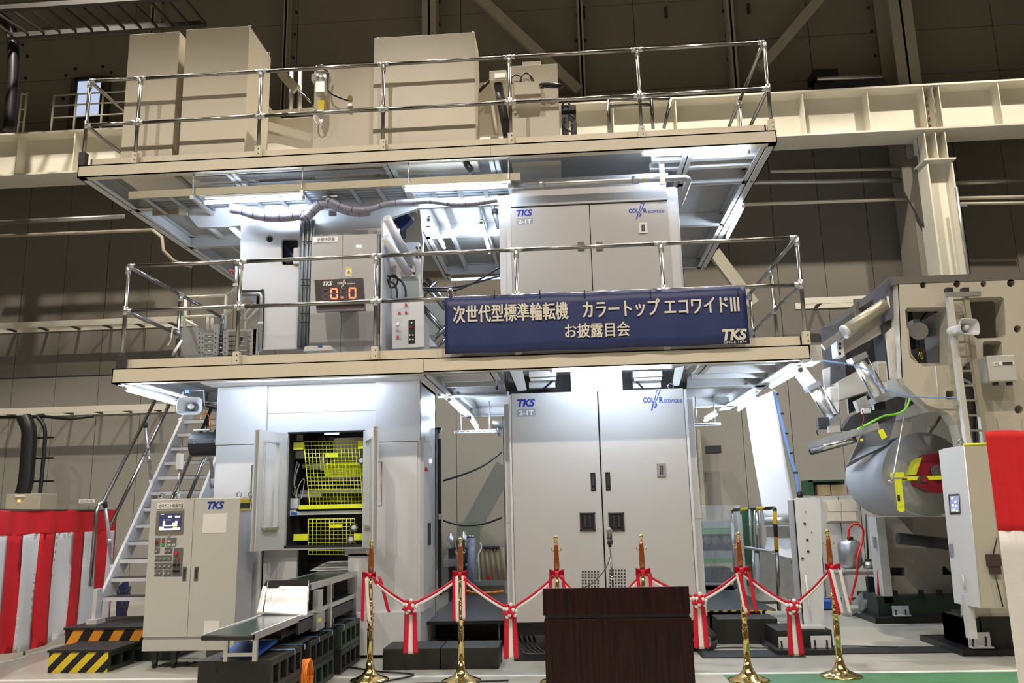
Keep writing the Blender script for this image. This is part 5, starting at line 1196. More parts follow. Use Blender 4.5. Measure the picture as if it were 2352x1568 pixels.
for y in (6.75,7.0,7.4,7.8,8.2,8.6): P('blue_tape', MB().box(GX1-.16, GX1+.036, y, y+.014, .438, .441).box(GX1+.033, GX1+.036, y, y+.014, .40, .441), bluew, mt)
og = T('orange_cable_coil', 'orange cable coil standing between the cast blocks', 'cable', (GX1+.02,7.15,.0))
for k in range(5): P('loop', MB().tube([(GX1-.02+.012*k, 7.15+.10*math.cos(a)+.004*k, .15+.145*math.sin(a)) for a in [j*PI/14 for j in range(29)]], .007, 6), orange, og)
# ================================================================ STAGE DECKS AND FLOOR BLOCKS IN THE GAPS
dk1 = T('walk_plate', 'dark checker plate walkway left of the tall cabinet', 'walkway', (-1.1,9.4,0))
P('plate', MB().box(-1.66,-.71,9.4,12.4,.285,.30), checkp, dk1); P('front_edge', MB().box(-1.66,-.71,9.395,9.4,.27,.305), black, dk1)
for x,y in ((-1.3,9.7),(-.85,9.7),(-1.3,11.5),(-.85,11.5)): P('jack_leg', MB().tube([(x,y,0),(x,y,.285)], .012).lathe([(.09,0),(.09,.02)], (x,y,0), 'z', 12), galv, dk1)
P('back_skirt', MB().box(-1.66,-.71,10.2,10.22,0,.28), black, dk1)
dk2 = T('walk_plate', 'dark checker plate walkway right of the tall cabinet', 'walkway', (1.9,10.1,0))
P('plate', MB().box(1.38,2.30,10.05,12.4,.285,.30), checkp, dk2); P('yellow_edge', MB().box(1.38,2.30,10.045,10.05,.285,.298), haz5, dk2)
for x,y in ((1.55,10.25),(2.2,10.25)): P('jack_leg', MB().tube([(x,y,.0),(x,y,.285)], .02).lathe([(.09,0),(.09,.02)], (x,y,.0), 'z', 12), galv, dk2)
P('back_skirt', MB().box(1.38,2.3,10.9,10.92,0,.28), black, dk2)
st_ = at(880,1492,8.3)
for x0,x1,lab in ((-1.86,-1.305,'long dark steel block on the floor under the left walkway, left one'),(-1.295,-.74,'long dark steel block on the floor under the left walkway, right one')):
    one('steel_block', MB().box(x0,x1,8.3,8.75,0,.195,.004), blk_iron, lab, 'block')
one('steel_block', MB().box(1.56,2.2,9.6,10.0,0,.26,.004), blk_iron, 'dark steel block under the right walkway', 'block')
one('cable_cover', MB().box(-.62,.1,8.7,8.85,0,.04), black, 'black cable cover on the floor left of the lectern', 'cable cover')
fcb = T('floor_cables', 'black cables and hoses lying under the tall cabinet', 'cables', (-.5,9.1,0))
for k in range(6): P('cable', MB().tube(curve_pts([Vector((-.72+.05*k,9.2,.25)), Vector((-.6+.05*k,9.0,.05)), Vector((-.3+.06*k,8.95+.03*k,.03)), Vector((.3,8.9,.02))],6), .012, 6), black, fcb)
fcr = T('floor_cables', 'coiled black cables on the floor right of the lectern', 'cables', (1.3,9.1,0))
for k in range(6): P('cable', MB().tube([(1.32+(.10+.012*k)*math.cos(a), 9.2+.05*math.sin(a)+.01*k, .10+(.09+.008*k)*math.sin(a)) for a in [j*PI/10 for j in range(21)]], .008, 6), black, fcr)
for (x0,y0,x1,y1,lab) in ((1.25,8.75,2.05,9.15,'black rubber mat on the floor right of the lectern'),(2.35,8.9,4.6,9.25,'long black cable cover on the floor at the right')):
    one('floor_mat', MB().prism([(x0,y0,.002),(x1+.2,y0,.002),(x1,y1,.002),(x0,y1,.002)], (0,0,.008)), rubber, lab, 'mat')
one('floor_cable', MB().tube(curve_pts([Vector((.9,8.95,.012)), Vector((1.5,9.3,.012)), Vector((2.1,9.25,.012)), Vector((2.8,9.32,.012)), Vector((3.3,9.2,.012))],8), .008, 6), black, 'thin black cable curving over the floor right of the lectern', 'cable')
one('floor_cable', MB().tube(curve_pts([Vector((-2.4,8.55,.012)), Vector((-1.9,8.2,.012)), Vector((-1.5,8.0,.012)), Vector((-1.7,7.6,.012)), Vector((-.6,7.7,.012))],8), .008, 6), black, 'thin black cable snaking round the stand bases at the left', 'cable')
# machinery seen through the left gap
lm = T('test_machine', 'small silver pump machine seen through the gap behind the left walkway', 'machine', at(1040,1350,12.8))
for x,y in ((1035,1232),(1065,1230)): P('cylinder', MB().lathe([(.055,-.17),(.055,0),(.03,.02),(.03,.06)], at(x,y,12.6), 'z', 14), alum, lm)
P('pipe_arm', MB().tube([at(1070,1232,12.6), at(1088,1232,12.6)], .03), steel, lm); P('base', MB().pb(1018,1285,1045,1296,12.6,.4), alum, lm); P('column', MB().pb(1030,1258,1045,1400,12.9,.2), dark, lm); P('column', MB().pb(1058,1250,1072,1395,12.7,.15), dark, lm)
P('shelf', MB().pb(1018,1295,1070,1300,12.6,.4), galv, lm)
for k in range(6): P('hose', MB().tube(curve_pts([at(1050+k*3,1240,12.5), at(1056+k*2,1290,12.4), at(1062-k,1340,12.5)],4), .018, 6), dark, lm)
one('wrapped_post', MB().tube([at(1084,1235,12.4), at(1082,1362,12.4)], .055, 10), lilac, 'plastic wrapped post standing behind the left walkway', 'post')
rkx = T('paper_tube_rack', 'brown paper core tubes standing in a rack behind the left walkway', 'rack', at(1130,1340,12.9))
for k in range(5): P('tube', MB().tube([at(1105+k*12,1257,12.9), at(1111+k*12,1332,12.9)], .034, 12), kraft, rkx); 
for k in range(4): P('tube_cap', MB().tube([at(1113+k*10,1253,12.85), at(1113+k*10,1260,12.85)], .03, 8), dark, rkx)
P('shelf', MB().pb(1075,1335,1160,1345,12.8,.3), galv, rkx); P('red_clip', MB().pb(1119,1322,1127,1330,12.8,.05), redp, rkx); P('bench', MB().pb(1085,1345,1160,1372,12.9,.4), tray, rkx)
P('back_board', MB().pb(1050,1199,1103,1330,13.4,.03), mat('olive_board', (.25,.24,.15), .7), rkx)
one('white_string', MB().tube(curve_pts([at(1103,1245,12.85), at(1106,1258,12.85), at(1100,1270,12.8), at(1098,1285,12.8), at(1099,1297,12.8), at(1101,1338,12.85)],5), .012, 6), whitei, 'white string tied to the rack bar', 'string')
for pts, lab in ((((1018,1104),(1070,1087),(1112,1068),(1152,1038)),'black cable hanging across the gap left of the tall cabinet'),(((1018,1195),(1060,1206),(1110,1203),(1153,1188)),'lower brown cable sagging in the gap left of the tall cabinet')):
    one('sagging_cable', MB().tube(curve_pts([at(*q,12.2) for q in pts],6), .016, 6), black, lab, 'cable')
one('orange_hose', MB().tube(curve_pts([at(1066,1355,12.2), at(1100,1362,12.2), at(1156,1358,12.2)],6), .02, 6), orange, 'orange hose on the floor behind the left walkway', 'hose')
cam_ = T('pipe_camera', 'grey cylindrical fixture on the cabinet flank under the deck', 'fixture', at(1140,975,10.2))
P('barrel', MB().tube([at(1131,974,10.2), at(1185,977,10.2)], .045, 12), galv, cam_); P('elbow', MB().tube([at(1145,978,10.2), at(1150,1000,10.2)], .035), galv, cam_)
# wrapped machine through the right gap
wm = T('wrapped_machine', 'green and grey machine under clear plastic wrap seen right of the tall cabinet', 'machine', at(1650,1350,12.9))
P('frame', MB().pb(1604,1215,1690,1225,12.9,.5), greenp2, wm); P('frame', MB().pb(1604,1285,1690,1293,12.9,.5), greenp2, wm)
P('body', MB().pb(1606,1228,1690,1262,13.0,.5), dark, wm); P('body', MB().pb(1606,1264,1690,1283,13.0,.5), galv, wm); P('body', MB().pb(1615,1305,1680,1335,13.0,.5), dark, wm); P('head', MB().pb(1614,1195,1680,1212,13.0,.4), galv, wm)
for x in (1625,1645,1668): P('wheel', MB().lathe([(.06,0),(.06,.1)], at(x,1240,12.9), 'y', 14), steel, wm)
P('bed', MB().pb(1604,1338,1690,1342,12.9,.5), alum, wm)
for x in (1610,1680): P('foot', MB().box(at(x,1340,13).x-.04, at(x,1340,13).x+.04, 13.0, 13.3, 0, .5), dark, wm); P('skirt', MB().pb(1604,1345,1690,1375,13.0,.4), panelw, wm)
P('plastic_wrap', MB().sheet(lambda u,v: at(1600+100*u,1160+185*v,12.7)+Vector((0,.04*math.sin(u*31+v*9)+.03*math.sin(u*60+v*20),0)), 40, 24), wrap, wm)
P('corner_post', MB().pb(1697,1160,1705,1345,12.75,.06), panelw, wm)
gc = one('green_cabinet', MB().pb(1712,1165,1745,1345,13.2,.4), darkgreen, 'dark green cabinet behind the striped gate rail', 'cabinet')
rg = T('striped_gate_rail', 'steel tube gate rail with yellow and black tape on the right walkway', 'gate rail', at(1735,1400,10.6))
P('taped_post', MB().tube([at(1779,1166,10.35), at(1784,1265,10.35)], .026, 12), haz3, rg); P('post', MB().tube([at(1784,1265,10.35), at(1790,1402,10.35)], .024, 12), steel, rg)
P('taped_bar', MB().tube([at(1779,1166,10.35), at(1681,1171,11.6)], .022, 10), haz5, rg); P('post', MB().tube([at(1681,1171,11.6), at(1690,1352,11.6)], .024, 10), galv, rg)
for a,b in (((1722,1169),(1726,1262)),((1732,1169),(1734,1262)),((1745,1168),(1747,1262)),((1683,1252),(1785,1268)),((1730,1262),(1733,1350))): P('tube', MB().tube([at(*a,11.0), at(*b,11.0 if a[0]>1700 else 10.5)], .018, 8), galv, rg)
one('steel_tube_bundle', MB().tube([at(1738,1178,11.6), at(1743,1258,11.6)], .05, 12), chrome, 'bright steel roller standing behind the gate rail', 'roller')
rfp = T('roll_support', 'grey roll bar and side plate behind the gate rail', 'roll support', at(1800,1300,10.9))
P('bar', MB().tube([at(1755,1196,11.2), at(1832,1196,11.2)], .05, 14), alum, rfp); P('arm', MB().pb(1762,1208,1830,1235,11.3,.05), galv, rfp)
P('paper_tail', MB().prism([at(1762,1233,11.25), at(1830,1240,11.25), at(1826,1282,11.1), at(1757,1272,11.1)], (0,.01,0)), paper, rfp)
P('side_plate', MB().prism([at(1745,1262,11.0), at(1826,1285,11.0), at(1832,1385,11.0), at(1808,1375,11.0), at(1745,1345,11.0)], (0,.02,0)), galv, rfp); P('strip', MB().pb(1735,1270,1745,1345,11.1,.03), whitei, rfp)
P('hub', MB().lathe([(.05,0),(.05,.05)], at(1828,1290,10.6), 'y', 14), steel, rfp)
# white column plate on a black base
wc = T('white_web_column', 'white bolted column plate on a black base right of the walkway', 'column plate', at(1860,1440,9.25))
P('plate', MB().prism([at(1822,1148,9.25), at(1832,1143,9.25), at(1880,1143,9.25), at(1884,1148,9.25), at(1894,1436,9.25), at(1845,1440,9.25)], (0,.04,0)), white, wc)
P('side_fold', MB().prism([at(1822,1148,9.25), at(1845,1440,9.25), at(1845,1440,9.25)+Vector((0,.25,0)), at(1822,1148,9.25)+Vector((0,.25,0))], (.01,0,0)), white, wc)
P('foot_plate', MB().box(at(1838,1438,9.1).x, at(1895,1438,9.1).x, 9.1, 9.5, at(1860,1444,9.1).z, at(1860,1438,9.1).z), white, wc)
for x,y in ((1848,1202),(1854,1239),(1856,1266),(1843,1282),(1850,1175),(1864,1222)): P('bolt', MB().lathe([(.013 if x in (1848,1854,1856,1843) else .005,-.012),(.013 if x in (1848,1854,1856,1843) else .005,0)], at(x,y,9.25), 'y', 8), dark, wc)
P('tie_strap', MB().tube([at(1850,1320,9.2), at(1864,1430,9.2)], .008), whitei, wc)
bb = T('column_base', 'black base block with slotted white brackets under the white column', 'base', at(1860,1500,9.05))
zz0 = at(1860,1447,9.05).z
P('block', MB().box(at(1784,1447,9.05).x, at(1910,1447,9.05).x, 9.05, 9.6, .0, zz0), blk_iron, bb); P('slab', MB().box(at(1784,1447,9.0).x-.05, at(1915,1447,9.0).x+.02, 8.85, 9.7, 0, .05), black, bb)
def slot_bracket(px0, px1, py0, py1, Y, par):
    P('bracket', MB().pb(px0,py0,px1,py1-3,Y,.015), white, par); a,b_ = at(px0,py1-3,Y), at(px1,py1-3,Y); P('bracket_foot', MB().box(a.x,b_.x,Y-.08,Y,a.z-.012,a.z), white, par)
    for k in (.2,.8): x = px0+(px1-px0)*k; P('slot', MB().pb(x-2,py0+9,x+2,py1-8,Y-.004,.004), black, par); P('bolt', MB().lathe([(.012,0),(.012,.04)], (at(x,py1-4,Y-.04).x,Y-.04,a.z), 'z', 6), dark, par)
slot_bracket(1789,1822,1462,1496,8.98,bb); slot_bracket(1863,1909,1460,1494,8.98,bb)
one('web_plate', MB().prism([at(1748,1421,9.9), at(1772,1421,9.9), at(1800,1438,9.6), at(1775,1438,9.6)], (0,0,.01)), whitei, 'small white sheet metal piece beside the right walkway', 'plate')
# ================================================================ PAPER WEB
pw = T('paper_web', 'wide white paper web running down from the deck to the roller', 'paper web', at(1780,1050,11))
wt = [(1714,925),(1768,900),(1791,900)]
def wf(u,v):
    a = at(1713,925,11.9).lerp(at(1757,1195,11.6), v); b_ = at(1779,895,11.9).lerp(at(1832,1195,11.6), v)
    p = a.lerp(b_,u); p.y += .12*math.sin(v*PI)*.6; return p
P('sheet', MB().sheet(wf, 8, 16, .004), paper, pw)
ah = T('air_hose', 'pale blue hose clipped along the edge of the paper web', 'hose', at(1810,1000,10.2))
P('rail', MB().tube(curve_pts([at(1779,898,10.2), at(1800,990,10.2), at(1815,1050,10.2), at(1828,1090,10.2), at(1836,1143,10.2)],6), .025, 8), bluew, ah)
for x,y in ((1783,905),(1794,950),(1805,995),(1815,1040),(1827,1085),(1836,1130)): P('clip', MB().tube([at(x,y-2,10.2), at(x+.5,y+2,10.2)], .03, 8), dark, ah)
P('plug', MB().tube([at(1836,1130,10.2), at(1838,1143,10.2)], .035, 8), black, ah)
# ================================================================ STANDS, RIBBONS
def stand(px, py, lab, rot=0.0):
    p = atz(px, py, 0); t = T('ribbon_stand', lab, 'stand', (p.x,p.y,0), rot, group='brass ceremony stands in a row'); 
    P('base', MB().lathe([(.175,0),(.178,.008),(.165,.016),(.12,.03),(.075,.05),(.05,.08),(.034,.12),(.027,.17)], (0,0,0), 'z', 40), brass, t, local=True)
    P('lower_pole', MB().lathe([(.027,.16),(.027,.42),(.022,.425),(.030,.44),(.022,.455),(.022,.50),(.030,.51),(.030,.53),(.022,.54),(.029,.56),(.029,.58),(.021,.59),(.021,.62),(.028,.63),(.020,.65),(.022,.66),(.022,.70)], (0,0,0), 'z', 24), brass, t, local=True)
    P('upper_pole', MB().lathe([(.020,.70),(.018,.90)], (0,0,0), 'z', 20), brass, t, local=True)
    P('amber_sleeve', MB().lathe([(.022,.92),(.026,1.0),(.020,1.15),(.017,1.18)], (0,0,0), 'z', 20), copper, t, local=True)
    P('finial', MB().lathe([(.016,1.175),(.020,1.185),(.010,1.195),(.010,1.205)] + [(.021*math.sin(a), 1.224-.021*math.cos(a)) for a in [PI*k/10 for k in range(2,10)]] + [(.001,1.245)], (0,0,0), 'z', 20), brass, t, local=True)
    P('collar', MB().lathe([(.024,.90),(.026,.91),(.024,.925)], (0,0,0), 'z', 20), brass, t, local=True)
    for s in (-1,1):
        P('hook', MB().tube([(s*.018,0,1.12),(s*.03,0,1.105),(s*.042,0,1.11),(s*.046,0,1.125),(s*.04,0,1.135)], .0045, 6), brass, t, local=True)
    return t, p
names = ['brass ceremony stand in front of the open press casing, leftmost','brass ceremony stand before the gap left of the tall cabinet','brass ceremony stand showing its top behind the lectern, left of the microphone','brass ceremony stand showing its top behind the lectern, right of the microphone','brass ceremony stand beside the striped gate rail','brass ceremony stand in front of the white web column, rightmost']
s0, p0 = stand(849, 1562, names[0]); sp = [p0]
tops = [(1055,1232),(1274,1228),(1470,1222),(1701,1214),(1907,1206)]
bases = [(1060,1564),(1287,1566),(1489,1566),(1720,1562),(1932,1553)]
for nm, bpx in zip(names[1:], bases):
    p = atz(*bpx, 0); dup(s0, (p.x,p.y,0), nm); sp.append(p)
RZ = .92
# rosettes
def rosette(px, py, pyb, lab):
    Y = 7.62; c = at(px,py,Y); zb = at(px,pyb,Y).z
    t = T('ribbon_rosette', lab, 'rosette', c, group='red and white rosettes on the ribbon'); random.seed(int(px))
    for ring, n_, r, rz in ((0,9,.052,.03),(1,6,.028,.026)):
        for k in range(n_):
            a = 2*PI*k/n_ + ring*.4; q = c + Vector((r*math.cos(a), -.03-ring*.02, r*math.sin(a)))
            mb = MB(); d = Vector((math.cos(a), 0, math.sin(a)))
            mb.lathe([(.004,-.018),(.015,-.010),(.019,0),(.015,.012),(.005,.02)], (0,0,0), 'z', 8)
            R_ = Vector((0,0,1)).rotation_difference(d).to_matrix(); mb.v = [q + R_@v for v in mb.v]
            P('petal', mb, ribr if k % 2 else ribw, t)
    P('heart', MB().lathe([(.02,-.07),(.024,-.05),(.02,-.03)], c, 'y', 10), ribr, t)
    for s, m in ((-1,ribr),(0,ribw),(1,ribr)):
        w0, w1 = .018, .026
        def fn(u,v): 
            x = c.x + s*(.034+.012*v) + (u-.5)*2*(w0 if s else w0*1.05)*(1+.25*v); return Vector((x, Y+.0+(.008 if s == 0 else 0)+.006*math.sin(v*5+s), c.z-.04+(zb-c.z+.04)*v + (.012*abs(u-.5)*2 if v > .99 and s else 0)))
        P('tail', MB().sheet(fn, 4, 12, .002), m, t)
    return c
rc_ = {}
for px,py,pyb,lab in ((943,1392,1502,'red and white rosette hanging between the first two stands from the left'),(1172,1402,1514,'red and white rosette hanging left of the lectern'),(1378,1410,1515,'red and white rosette hidden behind the lectern'),(1605,1378,1490,'red and white rosette hanging just right of the lectern'),(1820,1393,1507,'red and white rosette hanging between the two rightmost stands')):
    if px != 1378: rc_[px] = rosette(px,py,pyb,lab)
    else: rc_[px] = at(px,py,7.62)
seg = [sp[0], rc_[943], sp[1], rc_[1172], sp[2], rc_[1378], sp[3], rc_[1605], sp[4], rc_[1820], sp[5]]
seg = [Vector((s.x, s.y, RZ-.02)) if i % 2 == 0 else Vector(s) for i, s in enumerate(seg)]
rb = T('ceremony_ribbon', 'long red and white ribbon strung from stand to stand', 'ribbon', (0,7.7,.8), group=None)
for i in range(len(seg)-1):
    a, b_ = seg[i], seg[i+1]
    for k, (off, m) in enumerate(((.013,ribr),(-.013,ribw))):
        def fn(u,v, off=off, a=a, b_=b_):
            p = a.lerp(b_,u); tw = .35*math.sin(u*PI); sag = -.02*math.sin(u*PI)
            return p + Vector((0, off*math.sin(tw)*.6 - .012, sag + off + (v-.5)*.024))
        P('ribbon_length', MB().sheet(fn, 14, 2, .0015), m, rb)
def bow(i, lab, tails):
    p = sp[i]; c = Vector((p.x, p.y-.03, RZ)); t = T('ribbon_bow', lab, 'bow', c, group='red bows tied on the stands')
    P('knot', MB().lathe([(.018,-.02),(.024,0),(.018,.02)], c, 'x', 10), ribr, t)
    for s in (-1,1):
        P('loop', MB().sheet(lambda u,v,s=s: c + Vector((s*(.01+.055*math.sin(u*PI)), -.02+.03*math.cos(u*2*PI)*.6, (v-.5)*.05*(.5+.6*math.sin(u*PI)) + .03*math.sin(u*PI)*(u-.2))), 12, 4, .002), ribr, t)
    for (dx, L_, tilt, m) in tails:
        P('tail', MB().sheet(lambda u,v,dx=dx,L_=L_,tilt=tilt: c + Vector((dx+(u-.5)*.030+tilt*v, -.015-.01*math.sin(v*3+dx*30), -.01 - L_*v + .02*abs(u-.5)*2*(v>.99))), 3, 10, .002), m, t)
bow(0,'red bow on the leftmost stand',((-.06,.40,.0,ribr),(-.035,.42,.04,ribw),(.03,.10,.06,ribr),(.09,.33,.09,ribr)))
bow(1,'red bow on the stand before the gap left of the tall cabinet',((-.055,.40,-.0,ribr),(-.03,.41,.005,ribw),(.05,.40,-.02,ribr),(.03,.39,.0,ribw)))
bow(2,'red bow on the stand left of the microphone',((-.055,.40,-.02,ribr),(.05,.38,.03,ribr)))
bow(3,'red bow on the stand right of the microphone',((-.05,.38,.03,ribr),(.06,.38,-.0,ribr)))
bow(4,'red bow on the stand beside the striped gate rail',((-.02,.38,.05,ribr),(-.04,.36,.05,ribw),(.06,.36,.04,ribr)))
bow(5,'red bow on the rightmost stand',((-.03,.40,.05,ribr),(-.01,.40,.06,ribw),(.06,.40,.06,ribw)))
# ================================================================ LECTERN AND MICROPHONE
LY = 4.8
lx0, lx1 = at(1247,1380,LY).x, at(1584,1380,LY).x
lz = at(1415,1349,LY).z
le = T('lectern', 'dark mahogany lectern in the foreground with a recessed band', 'lectern', ((lx0+lx1)/2,LY,0))
zb1 = at(1415,1411,LY).z; zb2_ = at(1415,1420,LY).z
P('top_apron', MB().prism([(lx0,LY,zb1),(lx0,LY,lz),(lx0,LY+.02,lz),(lx0,LY+.48,lz-.10),(lx0,LY+.48,zb1)], (lx1-lx0,0,0)), woodm, le)
P('recess_band', MB().box(lx0+.012, lx1-.004, LY+.012, LY+.46, zb2_-.01, zb1+.002), black, le)
P('body', MB().box(lx0+.004, lx1+.004, LY, LY+.48, .04, zb2_, .003), woodm, le); P('plinth', MB().box(lx0+.03, lx1-.02, LY+.03, LY+.45, 0, .045), black, le)
mi = T('microphone', 'silver headed microphone on a thin stand behind the lectern', 'microphone', at(1405,1350,5.4))
MYY = 5.45
hd = at(1399,1213,MYY); nk = at(1401,1256,MYY); ft = at(1408,1352,MYY)
P('stand_pole', MB().tube([Vector((ft.x+.01,MYY,.02)), ft, nk+Vector((0,0,.01))], .0065, 10), steel, mi); P('stand_base', MB().lathe([(.13,0),(.13,.02),(.03,.03)], (ft.x+.01,MYY,0), 'z', 24), black, mi)
P('clutch', MB().tube([at(1407,1322,MYY), at(1407.4,1330,MYY)], .011, 10), chrome, mi)
P('handle', MB().tube([nk, at(1400,1226,MYY)], .011, 14, r2=.018), black, mi); P('clip', MB().tube([at(1401,1250,MYY), at(1401,1238,MYY)], .017, 12), dark, mi)
d = (hd-nk).normalized(); cc_ = at(1399,1220,MYY)
P('grille', MB().lathe([(.001,.024)]+[(.021*math.sin(a), .024*math.cos(a)) for a in [PI*k/12 for k in range(1,10)]]+[(.018,-.020)], cc_, 'z', 18), mat('microphone_grille', (.35,.33,.30), .35, .9, bump=.8, bscale=500), mi)
P('connector', MB().tube([nk+Vector((0,0,-.022)), nk], .009, 10), chrome, mi)
P('cable', MB().tube(curve_pts([nk+Vector((0,-.01,-.02)), at(1401,1280,MYY-.05), at(1390,1306,MYY-.1), at(1365,1335,MYY-.15), at(1338,1352,MYY-.2), at(1325,1370,MYY-.18)],8), .0035, 8), black, mi)
# ================================================================ RIGHT CURTAIN
c3 = T('striped_curtain', 'red and white ceremony curtain at the right edge', 'curtain', at(2310,1300,3.9))
Y0, Y1 = 3.95, 3.7
e0, e1 = at(2292,1200,Y0), at(2600,1200,Y1)
pos = lambda u: Vector((e0.x+(e1.x-e0.x)*u, Y0+(Y1-Y0)*u, 0))
ztp = at(2300,993,3.9).z; zmd = at(2320,1219,3.9).z
strip(0,1,lambda u: zmd, lambda u: ztp+.012*math.sin(u*6+1), red, 'red_band', c3, pos, (0,1,0), .006)
strip(0,.62,lambda u: .12, lambda u: zmd, wcloth, 'white_stripe', c3, pos, (0,1,0), .006); strip(.62,1,lambda u: .12, lambda u: zmd, red, 'red_stripe', c3, pos, (0,1,0), .006)
P('stand', MB().tube([pos(.3)+Vector((0,.06,0)), pos(.3)+Vector((0,.06,ztp))], .015), steel, c3); P('rail', MB().tube([pos(0)+Vector((.02,.03,ztp-.02)), pos(1)+Vector((0,.03,ztp-.02))], .012), steel, c3)
# ================================================================ REEL STAND (right)
FY = 8.9
rs_ = T('reel_stand', 'large cream paper reel stand with cut-out side frame at the right', 'reel stand', at(2230,1480,FY))
def roundish(pts, r=6): return pts
outer = [(2062,652),(2362,641),(2392,1500),(2230,1500),(2222,1180),(2214,1050),(2208,1010),(2198,975),(2180,950),(2158,938),(2130,930),(2078,884),(2071,868)]
holes = [[(2079,712),(2083,706),(2172,705),(2177,710),(2177,838),(2122,841),(2108,836),(2092,822),(2088,812)],
         [(2212,690),(2216,684),(2300,681),(2307,686),(2310,768),(2304,775),(2245,777),(2226,765),(2212,740)],
         [(2257,787),(2262,783),(2296,782),(2301,786),(2303,826),(2298,830),(2262,830),(2258,826)],
         circ(2120,655,7,12), circ(2198,652,8,12), circ(2259,652,7,12), circ(2322,650,9,12), circ(2337,755,9,12), circ(2340,940,10,12),
         rrect(2172,897,2192,917,4), circ(2230,868,24,18,38)]
plate('side_frame', outer, holes, FY, .20, reelp, rs_)
P('edge_return', MB().prism([at(2062,652,FY), at(2071,868,FY), at(2071,868,FY)+Vector((-.05,.3,0)), at(2062,652,FY)+Vector((-.05,.3,0))], (.01,0,0)), mat('reel_edge_shading',(.58,.56,.51),.4), rs_)  # lighter edge colour paints in shading between the plates
P('edge_cover', MB().prism([at(2036,765,FY+.1), at(2059,742,FY+.1), at(2071,868,FY+.1), at(2048,872,FY+.1)], (0,.2,0)), mat('reel_edge_shading',(.58,.56,.51),.4), rs_); P('cover_slot', MB().pb(2052,781,2055,850,FY+.09,.01), deckp, rs_)
P('belly_cover', MB().prism([at(2048,872,FY+.1), at(2072,866,FY+.1), at(2130,932,FY+.1), at(2165,942,FY+.1), at(2135,945,FY+.1)], (0,1.2,0)), mat('reel_edge_shading',(.58,.56,.51),.4), rs_)
P('seam', MB().tube([at(2149,841,FY-.005), at(2155,915,FY-.005)], .006, 6), whitei, rs_)
P('top_beam', MB().box(at(2062,650,FY).x-.05, 6.6, FY, FY+2.7, at(2200,648,FY).z, at(2200,630,FY).z), mat('dark_grey_beam', (.14,.13,.115), .5), rs_)
gb = mat('mottled_dark_bracket', (.13,.14,.17), .4, .3, var=.3, scale=20)
P('corner_bracket', MB().prism([at(2026,652,FY+.1), at(2056,628,FY+.1), at(2066,724,FY+.1), at(2034,738,FY+.1)], (0,.3,0)), gb, rs_); P('bracket_slot', MB().pb(2038,680,2043,706,FY+.09,.01), whitei, rs_)
P('lower_bracket', MB().prism([at(2026,745,FY+.15), at(2058,732,FY+.15), at(2056,752,FY+.15), at(2036,770,FY+.15), at(2050,870,FY+.15), at(2040,872,FY+.15)], (0,.3,0)), dark, rs_)
P('hole_rim', MB().tube([at(2079,712,FY+.2), at(2088,812,FY+.2), at(2108,838,FY+.2), at(2177,839,FY+.2)], .02, 6), reelp, rs_)
P('inner_wall', MB().box(at(2178,770,FY+.2).x, at(2178,770,FY+.2).x+.04, FY+.2, FY+.8, at(2178,838,FY+.2).z, at(2178,708,FY+.2).z), panelw, rs_)
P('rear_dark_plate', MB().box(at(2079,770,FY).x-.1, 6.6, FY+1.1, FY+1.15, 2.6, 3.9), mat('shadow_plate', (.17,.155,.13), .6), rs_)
P('inner_motor', MB().tube([at(2110,760,FY+.7), at(2110,760,FY+.5)], .10, 14), galv, rs_); P('inner_box', MB().pb(2098,733,2114,747,FY+.5,.15), panelw, rs_); P('inner_black', MB().pb(2083,715,2100,800,FY+.9,.1), black, rs_)
P('inner_slab', MB().pb(2112,740,2134,815,FY+.9,.05), gb, rs_); P('inner_cable', MB().tube(curve_pts([at(2114,735,FY+.5), at(2135,712,FY+.5), at(2155,722,FY+.5), at(2163,750,FY+.5)],6), .014, 6), black, rs_)
P('inner_lever', MB().tube([at(2118,802,FY+.5), at(2112,825,FY+.5)], .03, 8), brass, rs_)
# rear frame
RY = 11.4
plate('rear_frame', [(2055,960),(2120,930),(2210,980),(2400,980),(2400,1180),(2030,1180),(2030,1050)], [circ(2138,987,9,12), rrect(2072,965,2094,1000,4)], RY, .12, reelp, rs_)
plate('rear_leg', [(2020,1187),(2400,1187),(2400,1385),(2040,1385)], [rrect(2045,1303,2078,1322,2), rrect(2165,1300,2200,1320,2)], RY, .14, reelp, rs_)
P('leg_inserts', MB().pb(2038,1303,2074,1322,RY+.1,.05).pb(2158,1300,2200,1320,RY+.1,.05), dark, rs_)
P('leg_edge', MB().pb(2022,1187,2042,1385,RY-.25,.3), mat('reel_edge_shading',(.58,.56,.51),.4), rs_)
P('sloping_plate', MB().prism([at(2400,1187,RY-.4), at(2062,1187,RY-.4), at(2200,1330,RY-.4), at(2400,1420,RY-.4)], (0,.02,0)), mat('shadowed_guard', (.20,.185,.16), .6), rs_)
P('tie_roller', MB().tube([at(2062,1236,RY-.8), at(2190,1250,RY-.8)], .07, 14), dark, rs_)
P('diag_rod', MB().tube([at(2075,1090,10), at(2170,942,9.6)], .018, 8), steel, rs_)
P('column_face', MB().prism([at(2290,960,FY-.02), at(2345,955,FY-.02), at(2352,1030,FY-.02), at(2300,1020,FY-.02)], (0,.02,0)), reelp, rs_)
P('cable_channel', MB().prism([at(2213,870,FY-.03), at(2233,868,FY-.03), at(2262,1030,FY-.03), at(2240,1030,FY-.03)], (0,.02,0)), dark, rs_)
for k in range(3): P('cable', MB().tube(curve_pts([at(2212,866+k*3,FY-.06), at(2230,876+k*3,FY-.06), at(2241,900,FY-.06), at(2244+k*2,960,FY-.06), at(2246+k*3,1030,FY-.06)],5), .012, 6), cablem if k else black, rs_)
